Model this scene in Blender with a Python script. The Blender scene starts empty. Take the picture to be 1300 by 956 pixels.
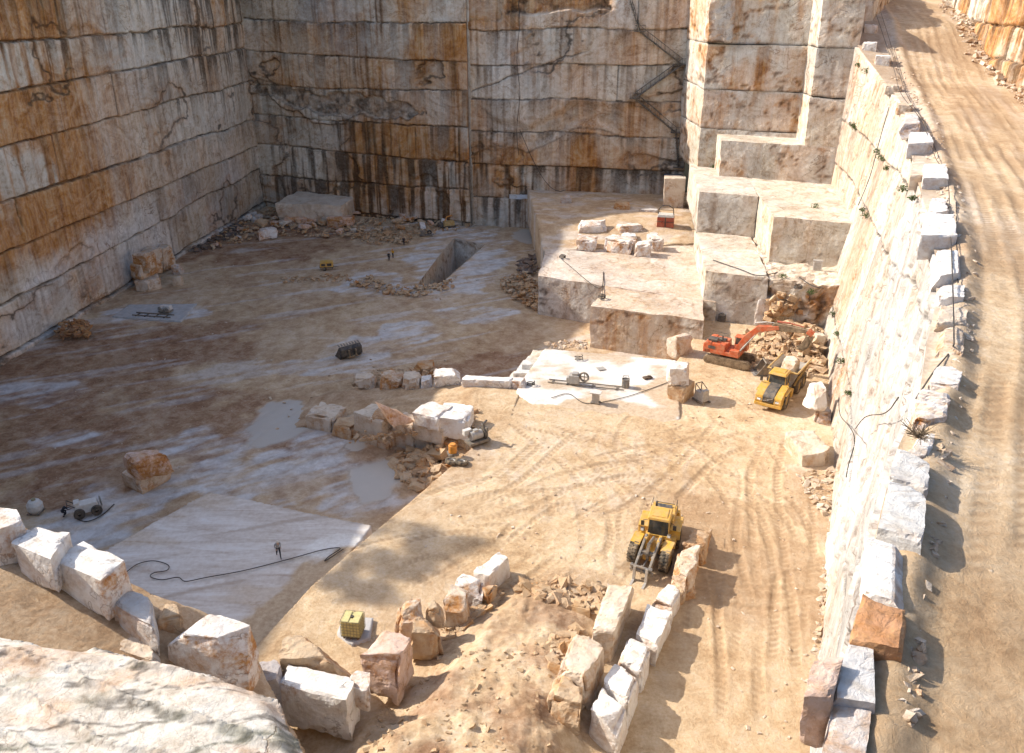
import bpy, bmesh, math, random
import numpy as np
from mathutils import Vector, Matrix, Euler

S = bpy.context.scene
COL = S.collection
R = math.radians
PI = math.pi

# ------------------------------------------------------------------ camera geometry
FPX, PITCH, CAMH = 1080.0, R(22.4), 43.0
CP, SP = math.cos(PITCH), math.sin(PITCH)

def ray(px, py):
    xc = (px - 650.0) / FPX
    yc = -(py - 433.0) / FPX
    return (xc, CP + yc * SP, -SP + yc * CP)

def at(px, py, z=0.0):
    """the point of the horizontal plane at height z seen at this spot of the photograph"""
    x, y, k = ray(px, py)
    t = (z - CAMH) / k
    return (x * t, y * t)

def zat(y, py):
    """height of a point at ground distance y seen at photo row py"""
    _, yy, k = ray(650, py)
    return CAMH + y * k / yy

def at_surf(px, py, zf):
    z = 0.0
    for _ in range(14):
        x, y = at(px, py, z)
        z = 0.5 * z + 0.5 * float(zf(x, y))
    return (x, y, z)

cam = bpy.data.cameras.new('camera')
camo = bpy.data.objects.new('camera', cam)
COL.objects.link(camo)
camo.location = (0, 0, CAMH)
camo.rotation_euler = (PI / 2 - PITCH, 0, 0)
cam.sensor_width = 36.0
cam.sensor_fit = 'HORIZONTAL'
cam.lens = 36.0 * FPX / 1300.0
cam.shift_y = -45.0 / 1300.0
cam.clip_start = 0.5
cam.clip_end = 6000
S.camera = camo

# ------------------------------------------------------------------ light
SUN_EL = R(35.0)
SUN_AZ = math.atan2(-0.94, 0.34)          # clockwise from +Y, where the sun stands
w = bpy.data.worlds.new('World')
S.world = w
w.use_nodes = True
nt = w.node_tree
bg = nt.nodes['Background']
sky = nt.nodes.new('ShaderNodeTexSky')
sky.sky_type = 'NISHITA'
sky.sun_disc = False
sky.sun_elevation = SUN_EL
sky.sun_rotation = SUN_AZ % (2 * PI)
sky.air_density = 1.0
sky.dust_density = 2.0
nt.links.new(sky.outputs[0], bg.inputs[0])
bg.inputs[1].default_value = 0.15
sl = bpy.data.lights.new('sun', 'SUN')
slo = bpy.data.objects.new('sun', sl)
COL.objects.link(slo)
sl.energy = 4.0
sl.angle = R(0.53)
sl.color = (1.0, 0.93, 0.82)
ld = Vector((0.94 * math.cos(SUN_EL), -0.34 * math.cos(SUN_EL), -math.sin(SUN_EL)))
slo.rotation_euler = ld.to_track_quat('-Z', 'Y').to_euler()
slo.location = (-100, 60, 120)
S.view_settings.view_transform = 'Standard'
S.view_settings.look = 'None'
S.view_settings.gamma = 1.0
S.view_settings.use_curve_mapping = False
S.view_settings.exposure = 0.82
S.cycles.max_bounces = 8
S.cycles.diffuse_bounces = 5

# ------------------------------------------------------------------ numpy noise
def _hash(ix, iy, iz, seed):
    n = (ix.astype(np.int64) * 374761393 + iy.astype(np.int64) * 668265263 + iz.astype(np.int64) * 1274126177 + seed * 974634541) & 0xffffffff
    n = ((n ^ (n >> 13)) * 1274126177) & 0xffffffff
    n = (n ^ (n >> 16)) & 0xffffff
    return n / float(0xffffff)

def vn(x, y, z=0.0, seed=0):
    x, y, z = np.broadcast_arrays(np.asarray(x, float), np.asarray(y, float), np.asarray(z, float))
    fx, fy, fz = np.floor(x), np.floor(y), np.floor(z)
    tx, ty, tz = x - fx, y - fy, z - fz
    tx = tx * tx * (3 - 2 * tx); ty = ty * ty * (3 - 2 * ty); tz = tz * tz * (3 - 2 * tz)
    r = 0
    for dx in (0, 1):
        wx = tx if dx else 1 - tx
        for dy in (0, 1):
            wy = ty if dy else 1 - ty
            for dz in (0, 1):
                wz = tz if dz else 1 - tz
                r = r + wx * wy * wz * _hash(fx + dx, fy + dy, fz + dz, seed)
    return r            # 0..1

def fbm(x, y, z=0.0, seed=0, o=4):
    a, f, r, t = 1.0, 1.0, 0.0, 0.0
    for i in range(o):
        r = r + a * vn(np.asarray(x) * f, np.asarray(y) * f, np.asarray(z) * f, seed + i * 17)
        t += a; a *= 0.5; f *= 2.03
    return r / t

def sm(a, b, x):
    t = np.clip((np.asarray(x, float) - a) / (b - a), 0, 1)
    return t * t * (3 - 2 * t)

# ------------------------------------------------------------------ object helpers
def tag(o, label=None, cat=None, group=None, kind=None):
    if label: o['label'] = label
    if cat: o['category'] = cat
    if group: o['group'] = group
    if kind: o['kind'] = kind
    return o

def np_obj(name, verts, faces, mat, paint=None, parent=None, smooth=False, loc=None):
    me = bpy.data.meshes.new(name)
    verts = np.asarray(verts, float)
    if loc is not None:
        verts = verts - np.asarray(loc, float)
    fl = faces.tolist() if isinstance(faces, np.ndarray) else faces
    me.from_pydata(verts.tolist(), [], fl)
    if paint is not None:
        a = me.color_attributes.new('paint', 'FLOAT_COLOR', 'POINT')
        p = np.zeros((len(verts), 4), np.float32)
        p[:, :4] = paint[:, :4]
        a.data.foreach_set('color', p.ravel())
        if paint.shape[1] > 4:
            ta = me.attributes.new('tone', 'FLOAT', 'POINT')
            ta.data.foreach_set('value', np.ascontiguousarray(paint[:, 4], dtype=np.float32))
    if smooth:
        me.polygons.foreach_set('use_smooth', [True] * len(me.polygons))
    for m in (mat if isinstance(mat, (list, tuple)) else [mat]):
        me.materials.append(m)
    me.update()
    o = bpy.data.objects.new(name, me)
    COL.objects.link(o)
    if loc is not None: o.location = loc
    if parent is not None: o.parent = parent
    return o

def empty(name, loc, rz=0.0):
    o = bpy.data.objects.new(name, None)
    COL.objects.link(o)
    o.location = loc
    o.rotation_euler = (0, 0, rz)
    o.empty_display_size = 0.3
    return o

# ------------------------------------------------------------------ materials
def newmat(name):
    m = bpy.data.materials.new(name)
    m.use_nodes = True
    n = m.node_tree
    b = n.nodes['Principled BSDF']
    b.inputs['Roughness'].default_value = 0.85
    b.inputs['Specular IOR Level'].default_value = 0.25
    return m, n, b

class NB:
    """small node builder"""
    def __init__(s, n): s.n = n; s.tc = n.nodes.new('ShaderNodeTexCoord')
    def add(s, t): return s.n.nodes.new(t)
    def link(s, a, b): s.n.links.new(a, b)
    def map(s, scale, rot=(0, 0, 0), src='Object'):
        m = s.add('ShaderNodeMapping'); s.link(s.tc.outputs[src], m.inputs[0])
        m.inputs['Scale'].default_value = scale if isinstance(scale, tuple) else (scale,) * 3
        m.inputs['Rotation'].default_value = rot
        return m.outputs[0]
    def noise(s, vec, scale=1.0, detail=5, rough=0.55, dist=0.0):
        t = s.add('ShaderNodeTexNoise'); s.link(vec, t.inputs['Vector'])
        t.inputs['Scale'].default_value = scale; t.inputs['Detail'].default_value = detail
        t.inputs['Roughness'].default_value = rough; t.inputs['Distortion'].default_value = dist
        return t.outputs['Fac']
    def ramp(s, fac, stops):
        r = s.add('ShaderNodeValToRGB'); s.link(fac, r.inputs[0])
        e = r.color_ramp.elements
        while len(e) < len(stops): e.new(0.5)
        for i, (p, c) in enumerate(stops):
            e[i].position = p
            e[i].color = (c, c, c, 1) if isinstance(c, (int, float)) else (*c, 1)
        return r.outputs[0]
    def mix(s, fac, a, b, mode='MIX'):
        m = s.add('ShaderNodeMix'); m.data_type = 'RGBA'; m.blend_type = mode
        for v, i in ((fac, 0), (a, 6), (b, 7)):
            if isinstance(v, (int, float)): m.inputs[i].default_value = v if i == 0 else (v, v, v, 1)
            elif isinstance(v, tuple): m.inputs[i].default_value = (*v, 1)
            else: s.link(v, m.inputs[i])
        return m.outputs[2]
    def math(s, op, a, b=0.0):
        m = s.add('ShaderNodeMath'); m.operation = op
        for i, v in enumerate((a, b)):
            if isinstance(v, (int, float)): m.inputs[i].default_value = v
            else: s.link(v, m.inputs[i])
        return m.outputs[0]
    def paint(s):
        a = s.add('ShaderNodeAttribute'); a.attribute_name = 'paint'
        q = s.add('ShaderNodeSeparateColor'); s.link(a.outputs['Color'], q.inputs[0])
        return q.outputs[0], q.outputs[1], q.outputs[2], a.outputs['Alpha']
    def bump(s, b, h, strength, dist):
        u = s.add('ShaderNodeBump'); s.link(h, u.inputs['Height'])
        u.inputs['Strength'].default_value = strength; u.inputs['Distance'].default_value = dist
        s.link(u.outputs[0], b.inputs['Normal'])

def mat_wall():
    """quarried marble face. paint: R rust, G black lichen / open joint, B cool pale marble, A green growth; tone: lighter or darker block"""
    m, n, b = newmat('quarry_face'); k = NB(n)
    r, g, bl, al = k.paint()
    ta = k.add('ShaderNodeAttribute'); ta.attribute_name = 'tone'
    st = k.noise(k.map((1.3, 1.3, 0.09)), 1.0, 6, 0.62, 0.5)
    fine = k.noise(k.map(1.0), 2.1, 9, 0.7, 0.5)
    sw = k.noise(k.map((0.20, 0.20, 0.26), (0.3, 0.45, 0.1)), 1.0, 9, 0.66, 2.6)
    mixv = k.math('ADD', k.math('MULTIPLY', st, 0.20), k.math('ADD', k.math('MULTIPLY', fine, 0.30), k.math('MULTIPLY', sw, .50)))
    base = k.ramp(mixv, [(0.33, (0.22, 0.14, 0.075)), (0.41, (0.46, 0.36, 0.25)), (0.48, (0.645, 0.555, 0.435)), (0.60, (0.76, 0.71, 0.615))])
    cool = k.ramp(k.math('ADD', k.math('MULTIPLY', fine, .5), k.math('MULTIPLY', sw, .5)), [(0.30, (0.34, 0.30, 0.26)), (0.44, (0.58, 0.55, 0.51)), (0.6, (0.79, 0.77, 0.74))])
    c = k.mix(bl, base, cool)
    # veins and hairline cracks
    vv = k.noise(k.map((0.11, 0.11, 0.19), (0.5, 0.4, 0.3)), 1.0, 6, 0.56, 0.5)
    msk = k.ramp(k.noise(k.map(0.16), 1.0, 3, 0.5), [(0.46, 0.0), (0.58, 1.0)])
    vein = k.math('MULTIPLY', msk, k.ramp(k.math('ABSOLUTE', k.math('SUBTRACT', vv, 0.5)), [(0.0, 0.8), (0.003, 0.45), (0.009, 0.0)]))
    c = k.mix(vein, c, (0.20, 0.13, 0.08))
    v3 = k.noise(k.map((0.45, 0.45, 0.06), (0.0, 0.12, 0.3)), 1.0, 4, 0.5, 0.4)
    c = k.mix(k.ramp(k.math('ABSOLUTE', k.math('SUBTRACT', v3, 0.48)), [(0.0, 0.5), (0.006, 0.0)]), c, (0.16, 0.10, 0.06))
    c = k.mix(1.0, c, k.ramp(k.math('ADD', k.math('MULTIPLY', ta.outputs['Fac'], 0.5), 0.5), [(0.0, 0.45), (0.5, 0.95), (1.0, 1.15)]), 'MULTIPLY')
    st2 = k.noise(k.map((1.9, 1.9, 0.13)), 1.0, 7, 0.65, 0.5)
    rust = k.ramp(k.math('ADD', k.math('MULTIPLY', st2, .55), k.math('MULTIPLY', sw, .45)), [(0.30, (0.13, 0.05, 0.018)), (0.43, (0.34, 0.13, 0.028)), (0.53, (0.52, 0.23, 0.052)), (0.66, (0.58, 0.38, 0.18))])
    rf = k.math('MULTIPLY', r, k.ramp(k.math('ADD', k.math('MULTIPLY', sw, .5), k.math('MULTIPLY', fine, .5)), [(0.38, 1.0), (0.66, 0.68)]))
    c = k.mix(rf, c, rust)
    c = k.mix(k.math('MULTIPLY', g, k.ramp(fine, [(0.3, 1.0), (0.7, 0.65)])), c, (0.026, 0.019, 0.014))
    c = k.mix(al, c, (0.06, 0.09, 0.02))
    spk = k.noise(k.map(1.0), 9.0, 4, 0.7)
    c = k.mix(0.30, c, k.ramp(spk, [(0.34, 0.4), (0.55, 1.0)]), 'MULTIPLY')
    k.link(c, b.inputs['Base Color'])
    bn = k.noise(k.map(1.0), 1.4, 10, 0.68, 0.4)
    k.bump(b, k.math('SUBTRACT', bn, k.math('MULTIPLY', vein, 0.35)), 0.6, 0.25)
    return m

def mat_block():
    """loose block / boulder; object colour is the stone colour, its alpha how rusty. paint R = broken face, G = dirt"""
    m, n, b = newmat('marble_block'); k = NB(n)
    oi = k.add('ShaderNodeObjectInfo')
    r, g, bl, al = k.paint()
    v = k.map(1.0)
    big = k.noise(v, 0.55, 6, 0.62, 0.8)
    fine = k.noise(v, 4.0, 8, 0.7)
    c = k.mix(1.0, oi.outputs['Color'], k.ramp(k.math('ADD', k.math('MULTIPLY', big, .75), k.math('MULTIPLY', fine, .25)),
              [(0.3, (0.66, 0.58, 0.48)), (0.46, (0.92, 0.89, 0.85)), (0.6, (1, 1, 1))]), 'MULTIPLY')
    vv = k.noise(k.map((0.28, 0.55, 0.40), (0.6, 0.3, 0.9)), 1.0, 5, 0.52, 0.4)
    crk = k.math('MULTIPLY', k.ramp(k.noise(v, 0.4, 2, 0.5), [(0.45, 0.0), (0.58, 1.0)]), k.ramp(k.math('ABSOLUTE', k.math('SUBTRACT', vv, 0.5)), [(0.0, 0.7), (0.005, 0.3), (0.014, 0.0)]))
    c = k.mix(crk, c, (0.22, 0.15, 0.10))
    lay = k.noise(k.map((0.5, 0.5, 2.6), (0.25, 0.15, 0)), 1.0, 6, 0.65, 0.6)
    rust = k.ramp(lay, [(0.25, (0.16, 0.06, 0.022)), (0.45, (0.40, 0.17, 0.05)), (0.6, (0.50, 0.27, 0.11)), (0.8, (0.60, 0.48, 0.34))])
    ra = k.math('ADD', k.math('MULTIPLY', r, 0.75), k.math('SUBTRACT', oi.outputs['Alpha'], 0.0))
    rm = k.math('MULTIPLY', ra, k.ramp(k.math('ADD', k.math('MULTIPLY', big, .6), k.math('MULTIPLY', fine, .4)), [(0.40, 1.35), (0.56, 0.25)]))
    c = k.mix(k.math('MINIMUM', rm, 1.0), c, rust)
    c = k.mix(k.math('MULTIPLY', g, 0.8), c, (0.43, 0.29, 0.16))
    k.link(c, b.inputs['Base Color'])
    k.bump(b, k.math('SUBTRACT', k.noise(v, 2.2, 10, 0.72, .6), k.math('MULTIPLY', crk, .4)), 0.9, 0.16)
    return m

def mat_ground():
    """quarry sand. paint: R wet brown mud, G pale stone slurry, B track relief tone, A still puddle"""
    m, n, b = newmat('quarry_sand'); k = NB(n)
    r, g, bl, al = k.paint()
    v = k.map(1.0)
    big = k.noise(v, 0.10, 6, 0.6, 0.6)
    mid = k.noise(v, 0.7, 7, 0.65, 0.4)
    fine = k.noise(v, 3.6, 9, 0.76)
    f = k.math('ADD', k.math('MULTIPLY', big, .34), k.math('ADD', k.math('MULTIPLY', mid, .33), k.math('MULTIPLY', fine, .33)))
    c = k.ramp(f, [(0.36, (0.30, 0.18, 0.09)), (0.44, (0.49, 0.335, 0.19)), (0.52, (0.61, 0.455, 0.29)), (0.62, (0.70, 0.58, 0.43))])
    mud = k.ramp(k.math('ADD', k.math('MULTIPLY', mid, .6), k.math('MULTIPLY', fine, .4)), [(0.34, (0.15, 0.068, 0.034)), (0.48, (0.285, 0.155, 0.085)), (0.62, (0.43, 0.295, 0.195))])
    c = k.mix(r, c, mud)
    slur = k.ramp(mid, [(0.3, (0.46, 0.44, 0.42)), (0.6, (0.70, 0.70, 0.70))])
    c = k.mix(k.math('MULTIPLY', g, k.ramp(fine, [(0.25, 0.75), (0.55, 1.0)])), c, slur)
    c = k.mix(bl, c, (0.33, 0.21, 0.115))
    c = k.mix(k.math('MULTIPLY', al, 0.9), c, (0.46, 0.42, 0.37))
    # pebbles
    vo = k.add('ShaderNodeTexVoronoi'); k.link(v, vo.inputs['Vector']); vo.inputs['Scale'].default_value = 1.7
    peb = k.ramp(vo.outputs['Distance'], [(0.05, 0.5), (0.13, 0.0)])
    peb = k.math('MULTIPLY', peb, k.ramp(k.noise(v, 0.35, 4, 0.6), [(0.54, 0.0), (0.64, 1.0)]))
    peb = k.math('MULTIPLY', peb, k.math('SUBTRACT', 1.0, al))
    c = k.mix(peb, c, (0.66, 0.56, 0.44))
    k.link(c, b.inputs['Base Color'])
    k.link(k.ramp(al, [(0.3, 0.9), (0.8, 0.28)]), b.inputs['Roughness'])
    hh = k.math('ADD', k.noise(v, 1.5, 11, 0.76, 0.3), k.math('MULTIPLY', peb, 0.3))
    hh = k.math('MULTIPLY', hh, k.ramp(al, [(0.2, 1.0), (0.8, 0.05)]))
    k.bump(b, hh, 1.0, 0.20)
    return m

def mat_slab():
    """sawn marble floor. paint: R brown sand film, G pale, B darker wear"""
    m, n, b = newmat('sawn_floor'); k = NB(n)
    r, g, bl, al = k.paint()
    v = k.map(1.0)
    lay = k.noise(k.map((0.12, 0.75, 1), (0, 0, R(-14))), 1.0, 7, 0.65, 0.9)
    fine = k.noise(v, 2.5, 7, 0.7)
    c = k.ramp(k.math('ADD', k.math('MULTIPLY', lay, .7), k.math('MULTIPLY', fine, .3)),
               [(0.32, (0.36, 0.27, 0.21)), (0.45, (0.52, 0.45, 0.39)), (0.56, (0.63, 0.58, 0.53)), (0.7, (0.68, 0.67, 0.66))])
    sand = k.ramp(fine, [(0.3, (0.36, 0.24, 0.14)), (0.65, (0.55, 0.42, 0.28))])
    c = k.mix(g, c, k.ramp(fine, [(0.3, (0.60, 0.56, 0.50)), (0.6, (0.78, 0.76, 0.72))]))
    c = k.mix(r, c, sand)
    c = k.mix(bl, c, (0.30, 0.21, 0.14))
    k.link(c, b.inputs['Base Color'])
    b.inputs['Roughness'].default_value = 0.7
    k.bump(b, k.noise(v, 1.5, 8, 0.65), 0.45, 0.08)
    return m

def plain(name, col, rough=0.6, metal=0.0, var=0.25, scale=3.0, dirt=0.0, spec=0.4):
    """paint or metal, unevenly worn, with quarry dust"""
    m, n, b = newmat(name); k = NB(n)
    f = k.noise(k.map(1.0), scale, 6, 0.65)
    d = tuple(x * (1 - var) for x in col)
    c = k.ramp(f, [(0.35, d), (0.65, col)])
    if dirt > 0:
        f2 = k.noise(k.map(1.0), 1.7, 7, 0.7, 0.4)
        c = k.mix(k.math('MULTIPLY', k.ramp(f2, [(0.38, 0.0), (0.66, 1.0)]), dirt), c, (0.50, 0.37, 0.23))
    k.link(c, b.inputs['Base Color'])
    b.inputs['Roughness'].default_value = rough
    b.inputs['Metallic'].default_value = metal
    b.inputs['Specular IOR Level'].default_value = spec
    return m

M = {}
M['wall'] = mat_wall()
M['block'] = mat_block()
M['ground'] = mat_ground()
M['slab'] = mat_slab()
M['yellow'] = plain('yellow_paint', (0.66, 0.36, 0.035), 0.5, 0, 0.3, 2.0, 0.55)
M['yellow_dusty'] = plain('dusty_yellow_paint', (0.55, 0.34, 0.09), 0.7, 0, 0.35, 2.0, 0.7)
M['red'] = plain('orange_red_paint', (0.62, 0.10, 0.025), 0.5, 0, 0.3, 2.0, 0.5)
M['redbrown'] = plain('faded_red_paint', (0.42, 0.07, 0.035), 0.6, 0, 0.35, 2.0, 0.3)
M['black'] = plain('black_paint', (0.03, 0.03, 0.033), 0.5, 0, 0.4, 3.0, 0.25)
M['darkgrey'] = plain('dark_grey_panel', (0.06, 0.062, 0.065), 0.5, 0, 0.3, 2.0, 0.35)
M['steel'] = plain('worn_steel', (0.20, 0.19, 0.18), 0.5, 0.3, 0.45, 3.0, 0.5)
M['palesteel'] = plain('pale_steel', (0.45, 0.43, 0.40), 0.5, 0.2, 0.3, 3.0, 0.35)
M['rubber'] = plain('dusty_rubber', (0.035, 0.033, 0.03), 0.9, 0, 0.4, 5.0, 0.6)
M['glass'] = plain('cab_glass', (0.03, 0.042, 0.046), 0.12, 0, 0.3, 1.0, 0.16, 0.7)
M['white'] = plain('off_white_paint', (0.66, 0.64, 0.60), 0.6, 0, 0.2, 3.0, 0.3)
M['lamp'] = plain('lamp_glass', (0.75, 0.75, 0.72), 0.2, 0, 0.1, 3.0, 0)
M['cable'] = plain('black_cable', (0.022, 0.022, 0.024), 0.7, 0, 0.3, 3.0, 0.15)
M['dirtsteel'] = plain('muddy_track_steel', (0.20, 0.14, 0.085), 0.75, 0.1, 0.5, 3.0, 0.6)
M['blue'] = plain('blue_tarp', (0.035, 0.075, 0.14), 0.7, 0, 0.4, 2.0, 0.2)
M['orange'] = plain('orange_paint', (0.70, 0.27, 0.03), 0.5, 0, 0.2, 3.0, 0.25)
M['plastic'] = plain('yellowed_plastic', (0.62, 0.54, 0.24), 0.5, 0, 0.25, 4.0, 0.1)
M['cage'] = plain('galvanised_cage', (0.36, 0.33, 0.20), 0.5, 0.3, 0.3, 4.0, 0.1)
M['concrete'] = plain('pale_concrete', (0.50, 0.49, 0.48), 0.85, 0, 0.3, 1.2, 0.25)
M['leaf'] = plain('weed_leaf', (0.07, 0.12, 0.022), 0.8, 0, 0.5, 4.0, 0)
M['pine'] = plain('pine_needles', (0.045, 0.075, 0.022), 0.85, 0, 0.5, 4.0, 0)
M['bark'] = plain('bark', (0.13, 0.085, 0.055), 0.9, 0, 0.4, 4.0, 0)
M['twig'] = plain('dry_twig', (0.26, 0.19, 0.12), 0.9, 0, 0.4, 6.0, 0)
M['skin'] = plain('skin', (0.42, 0.25, 0.17), 0.6, 0, 0.1, 8.0, 0)
M['cloth_dark'] = plain('dark_work_cloth', (0.035, 0.035, 0.042), 0.9, 0, 0.3, 8.0, 0)
M['cloth_grey'] = plain('grey_work_cloth', (0.30, 0.31, 0.32), 0.9, 0, 0.3, 8.0, 0)
M['cloth_hi'] = plain('amber_work_vest', (0.72, 0.36, 0.03), 0.9, 0, 0.2, 8.0, 0)
# ================================================================== sheets, walls, rocks
def poly_sd(poly, X, Y):
    """signed distance, inside positive, and nearest boundary point"""
    best = np.full(X.shape, 1e18); nx = np.zeros_like(X); ny = np.zeros_like(X)
    ins = np.zeros(X.shape, bool)
    n = len(poly)
    for i in range(n):
        x0, y0 = poly[i][:2]; x1, y1 = poly[(i + 1) % n][:2]
        dx, dy = x1 - x0, y1 - y0
        L = dx * dx + dy * dy + 1e-12
        t = np.clip(((X - x0) * dx + (Y - y0) * dy) / L, 0, 1)
        qx, qy = x0 + t * dx, y0 + t * dy
        d = (X - qx) ** 2 + (Y - qy) ** 2
        m = d < best
        best[m] = d[m]; nx[m] = qx[m]; ny[m] = qy[m]
        c = ((y0 > Y) != (y1 > Y)) & (X < (x1 - x0) * (Y - y0) / (y1 - y0 + 1e-12) + x0)
        ins ^= c
    d = np.sqrt(best)
    return np.where(ins, d, -d), nx, ny

def sheet(name, poly, zf, h, mat, pf=None, holes=(), skirt=0.0, rag=0.0, seed=3):
    xs = [p[0] for p in poly]; ys = [p[1] for p in poly]
    X, Y = np.meshgrid(np.arange(min(xs) - h, max(xs) + 2 * h, h), np.arange(min(ys) - h, max(ys) + 2 * h, h), indexing='ij')
    sd, nx, ny = poly_sd(poly, X, Y)
    for hp in holes:
        s2, n2x, n2y = poly_sd(hp, X, Y)
        s2 = -s2
        m = s2 < sd
        sd = np.where(m, s2, sd); nx = np.where(m, n2x, nx); ny = np.where(m, n2y, ny)
    keep = sd > -h * 0.72
    out = sd < 0
    near = (sd >= 0) & (sd < h * 0.28)
    snap = out | near
    X = np.where(snap, nx, X); Y = np.where(snap, ny, Y)
    if rag > 0:
        q = snap & keep
        X = np.where(q, X + rag * (fbm(X * .8, Y * .8, 0, seed) - .5) * 2, X)
        Y = np.where(q, Y + rag * (fbm(X * .8, Y * .8, 5, seed + 4) - .5) * 2, Y)
    ni, nj = X.shape
    idx = np.arange(ni * nj).reshape(ni, nj)
    fk = keep[:-1, :-1] & keep[1:, :-1] & keep[1:, 1:] & keep[:-1, 1:]
    ctr = (sd[:-1, :-1] + sd[1:, :-1] + sd[1:, 1:] + sd[:-1, 1:]) / 4 > -h * 0.2
    fk &= ctr
    f = np.stack([idx[:-1, :-1][fk], idx[1:, :-1][fk], idx[1:, 1:][fk], idx[:-1, 1:][fk]], 1)
    used = np.unique(f)
    remap = np.full(ni * nj, -1); remap[used] = np.arange(len(used))
    f = remap[f]
    x = X.ravel()[used]; y = Y.ravel()[used]
    z = zf(x, y) + 0 * x
    V = np.stack([x, y, z], 1)
    P = pf(x, y) if pf else np.zeros((len(x), 4))
    if skirt > 0:
        e = np.concatenate([f[:, [0, 1]], f[:, [1, 2]], f[:, [2, 3]], f[:, [3, 0]]])
        es = np.sort(e, 1)
        key = es[:, 0].astype(np.int64) * len(x) + es[:, 1]
        u, inv, cnt = np.unique(key, return_inverse=True, return_counts=True)
        b = e[cnt[inv] == 1]
        nv = len(x)
        lowv = V.copy(); lowv[:, 2] -= skirt
        V = np.concatenate([V, lowv]); P = np.concatenate([P, P])
        sk = np.stack([b[:, 1], b[:, 0], b[:, 0] + nv, b[:, 1] + nv], 1)
        f = np.concatenate([f, sk])
        used = np.unique(f); remap = np.full(len(V), -1); remap[used] = np.arange(len(used))
        f = remap[f]; V = V[used]; P = P[used]
    return np_obj(name, V, f, mat, P, smooth=True)

def lattice(nx, ny, nz):
    """surface of an nx x ny x nz box of cells: integer points and quads"""
    pts = {}; V = []; Fc = []
    def vid(i, j, k):
        q = (i, j, k)
        if q not in pts:
            pts[q] = len(V); V.append(q)
        return pts[q]
    for i in range(nx):
        for j in range(ny):
            Fc.append((vid(i, j, 0), vid(i, j + 1, 0), vid(i + 1, j + 1, 0), vid(i + 1, j, 0)))
            Fc.append((vid(i, j, nz), vid(i + 1, j, nz), vid(i + 1, j + 1, nz), vid(i, j + 1, nz)))
    for i in range(nx):
        for k in range(nz):
            Fc.append((vid(i, 0, k), vid(i + 1, 0, k), vid(i + 1, 0, k + 1), vid(i, 0, k + 1)))
            Fc.append((vid(i, ny, k), vid(i, ny, k + 1), vid(i + 1, ny, k + 1), vid(i + 1, ny, k)))
    for j in range(ny):
        for k in range(nz):
            Fc.append((vid(0, j, k), vid(0, j, k + 1), vid(0, j + 1, k + 1), vid(0, j + 1, k)))
            Fc.append((vid(nx, j, k), vid(nx, j + 1, k), vid(nx, j + 1, k + 1), vid(nx, j, k + 1)))
    return np.array(V, float), np.array(Fc)

def hexmap(c8, U):
    """trilinear map; c8 = fl fr br bl (bottom), fl fr br bl (top); U in 0..1"""
    c = np.asarray(c8, float)
    u, v, w_ = U[:, :1], U[:, 1:2], U[:, 2:3]
    lo = (1 - u) * (1 - v) * c[0] + u * (1 - v) * c[1] + u * v * c[2] + (1 - u) * v * c[3]
    hi = (1 - u) * (1 - v) * c[4] + u * (1 - v) * c[5] + u * v * c[6] + (1 - u) * v * c[7]
    return (1 - w_) * lo + w_ * hi

def rock_mesh(c8, res, rough=0.12, chip=0.25, rnd=0.0, cuts=0, seed=1, cap=26):
    c = np.asarray(c8, float)
    lx = max(np.linalg.norm(c[1] - c[0]), np.linalg.norm(c[5] - c[4]))
    ly = max(np.linalg.norm(c[3] - c[0]), np.linalg.norm(c[7] - c[4]))
    lz = np.linalg.norm(c[4] - c[0])
    n = [int(np.clip(round(l / res), 3, cap)) for l in (lx, ly, lz)]
    L, Fc = lattice(*n)
    U = L / np.array(n)
    Pt = hexmap(c, U)
    ctr = c.mean(0)
    size = min(lx, ly, lz)
    B = np.abs(U * 2 - 1)
    if rnd > 0:
        q = (U * 2 - 1)
        nn = np.linalg.norm(q, axis=1, keepdims=True)
        target = q / nn * (0.62 + 0.42 * np.max(B, axis=1, keepdims=True) * 1.0)
        U2 = ((1 - rnd) * q + rnd * target * 1.12)
        Pt = hexmap(c, (U2 + 1) / 2)
    rs = np.random.RandomState(seed)
    broken = np.zeros(len(Pt))
    for _ in range(cuts):
        nv = rs.normal(size=3); nv[2] = abs(nv[2]) * 0.9; nv /= np.linalg.norm(nv)
        pr = (Pt - ctr) @ nv
        d = pr.max() * rs.uniform(0.60, 0.88)
        ex = np.maximum(pr - d, 0)
        Pt = Pt - ex[:, None] * nv
        broken = np.maximum(broken, (ex > 0.01) * rs.uniform(0.1, 0.9))
    so = np.sort(B, axis=1)
    e = np.clip((so[:, 1] - 0.55) / 0.45, 0, 1)
    f1 = 1.6 / max(size, 0.4)
    ch = np.clip(fbm(Pt[:, 0] * f1, Pt[:, 1] * f1, Pt[:, 2] * f1, seed + 5, 4) - 0.42, 0, 1) * 2.2
    Pt = Pt + (ctr - Pt) * (chip * e ** 2.5 * ch)[:, None] * min(1.0, size * 0.5 / max(lx, ly, lz) * 3)
    f2 = 1.1 / max(0.5, min(size, 3.0))
    for ax in range(3):
        Pt[:, ax] += rough * (fbm(Pt[:, 0] * f2 + 31 * ax, Pt[:, 1] * f2, Pt[:, 2] * f2, seed + 9 + ax, 5) - 0.5) * 2
    f3 = f2 * 3.7
    for ax in range(3):
        Pt[:, ax] += rough * 0.42 * (fbm(Pt[:, 0] * f3 + 11 * ax, Pt[:, 1] * f3, Pt[:, 2] * f3, seed + 19 + ax, 3) - 0.5) * 2
    rust = np.clip(broken + (e * ch) * 0.5, 0, 1)
    return Pt, Fc, U, rust

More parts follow.
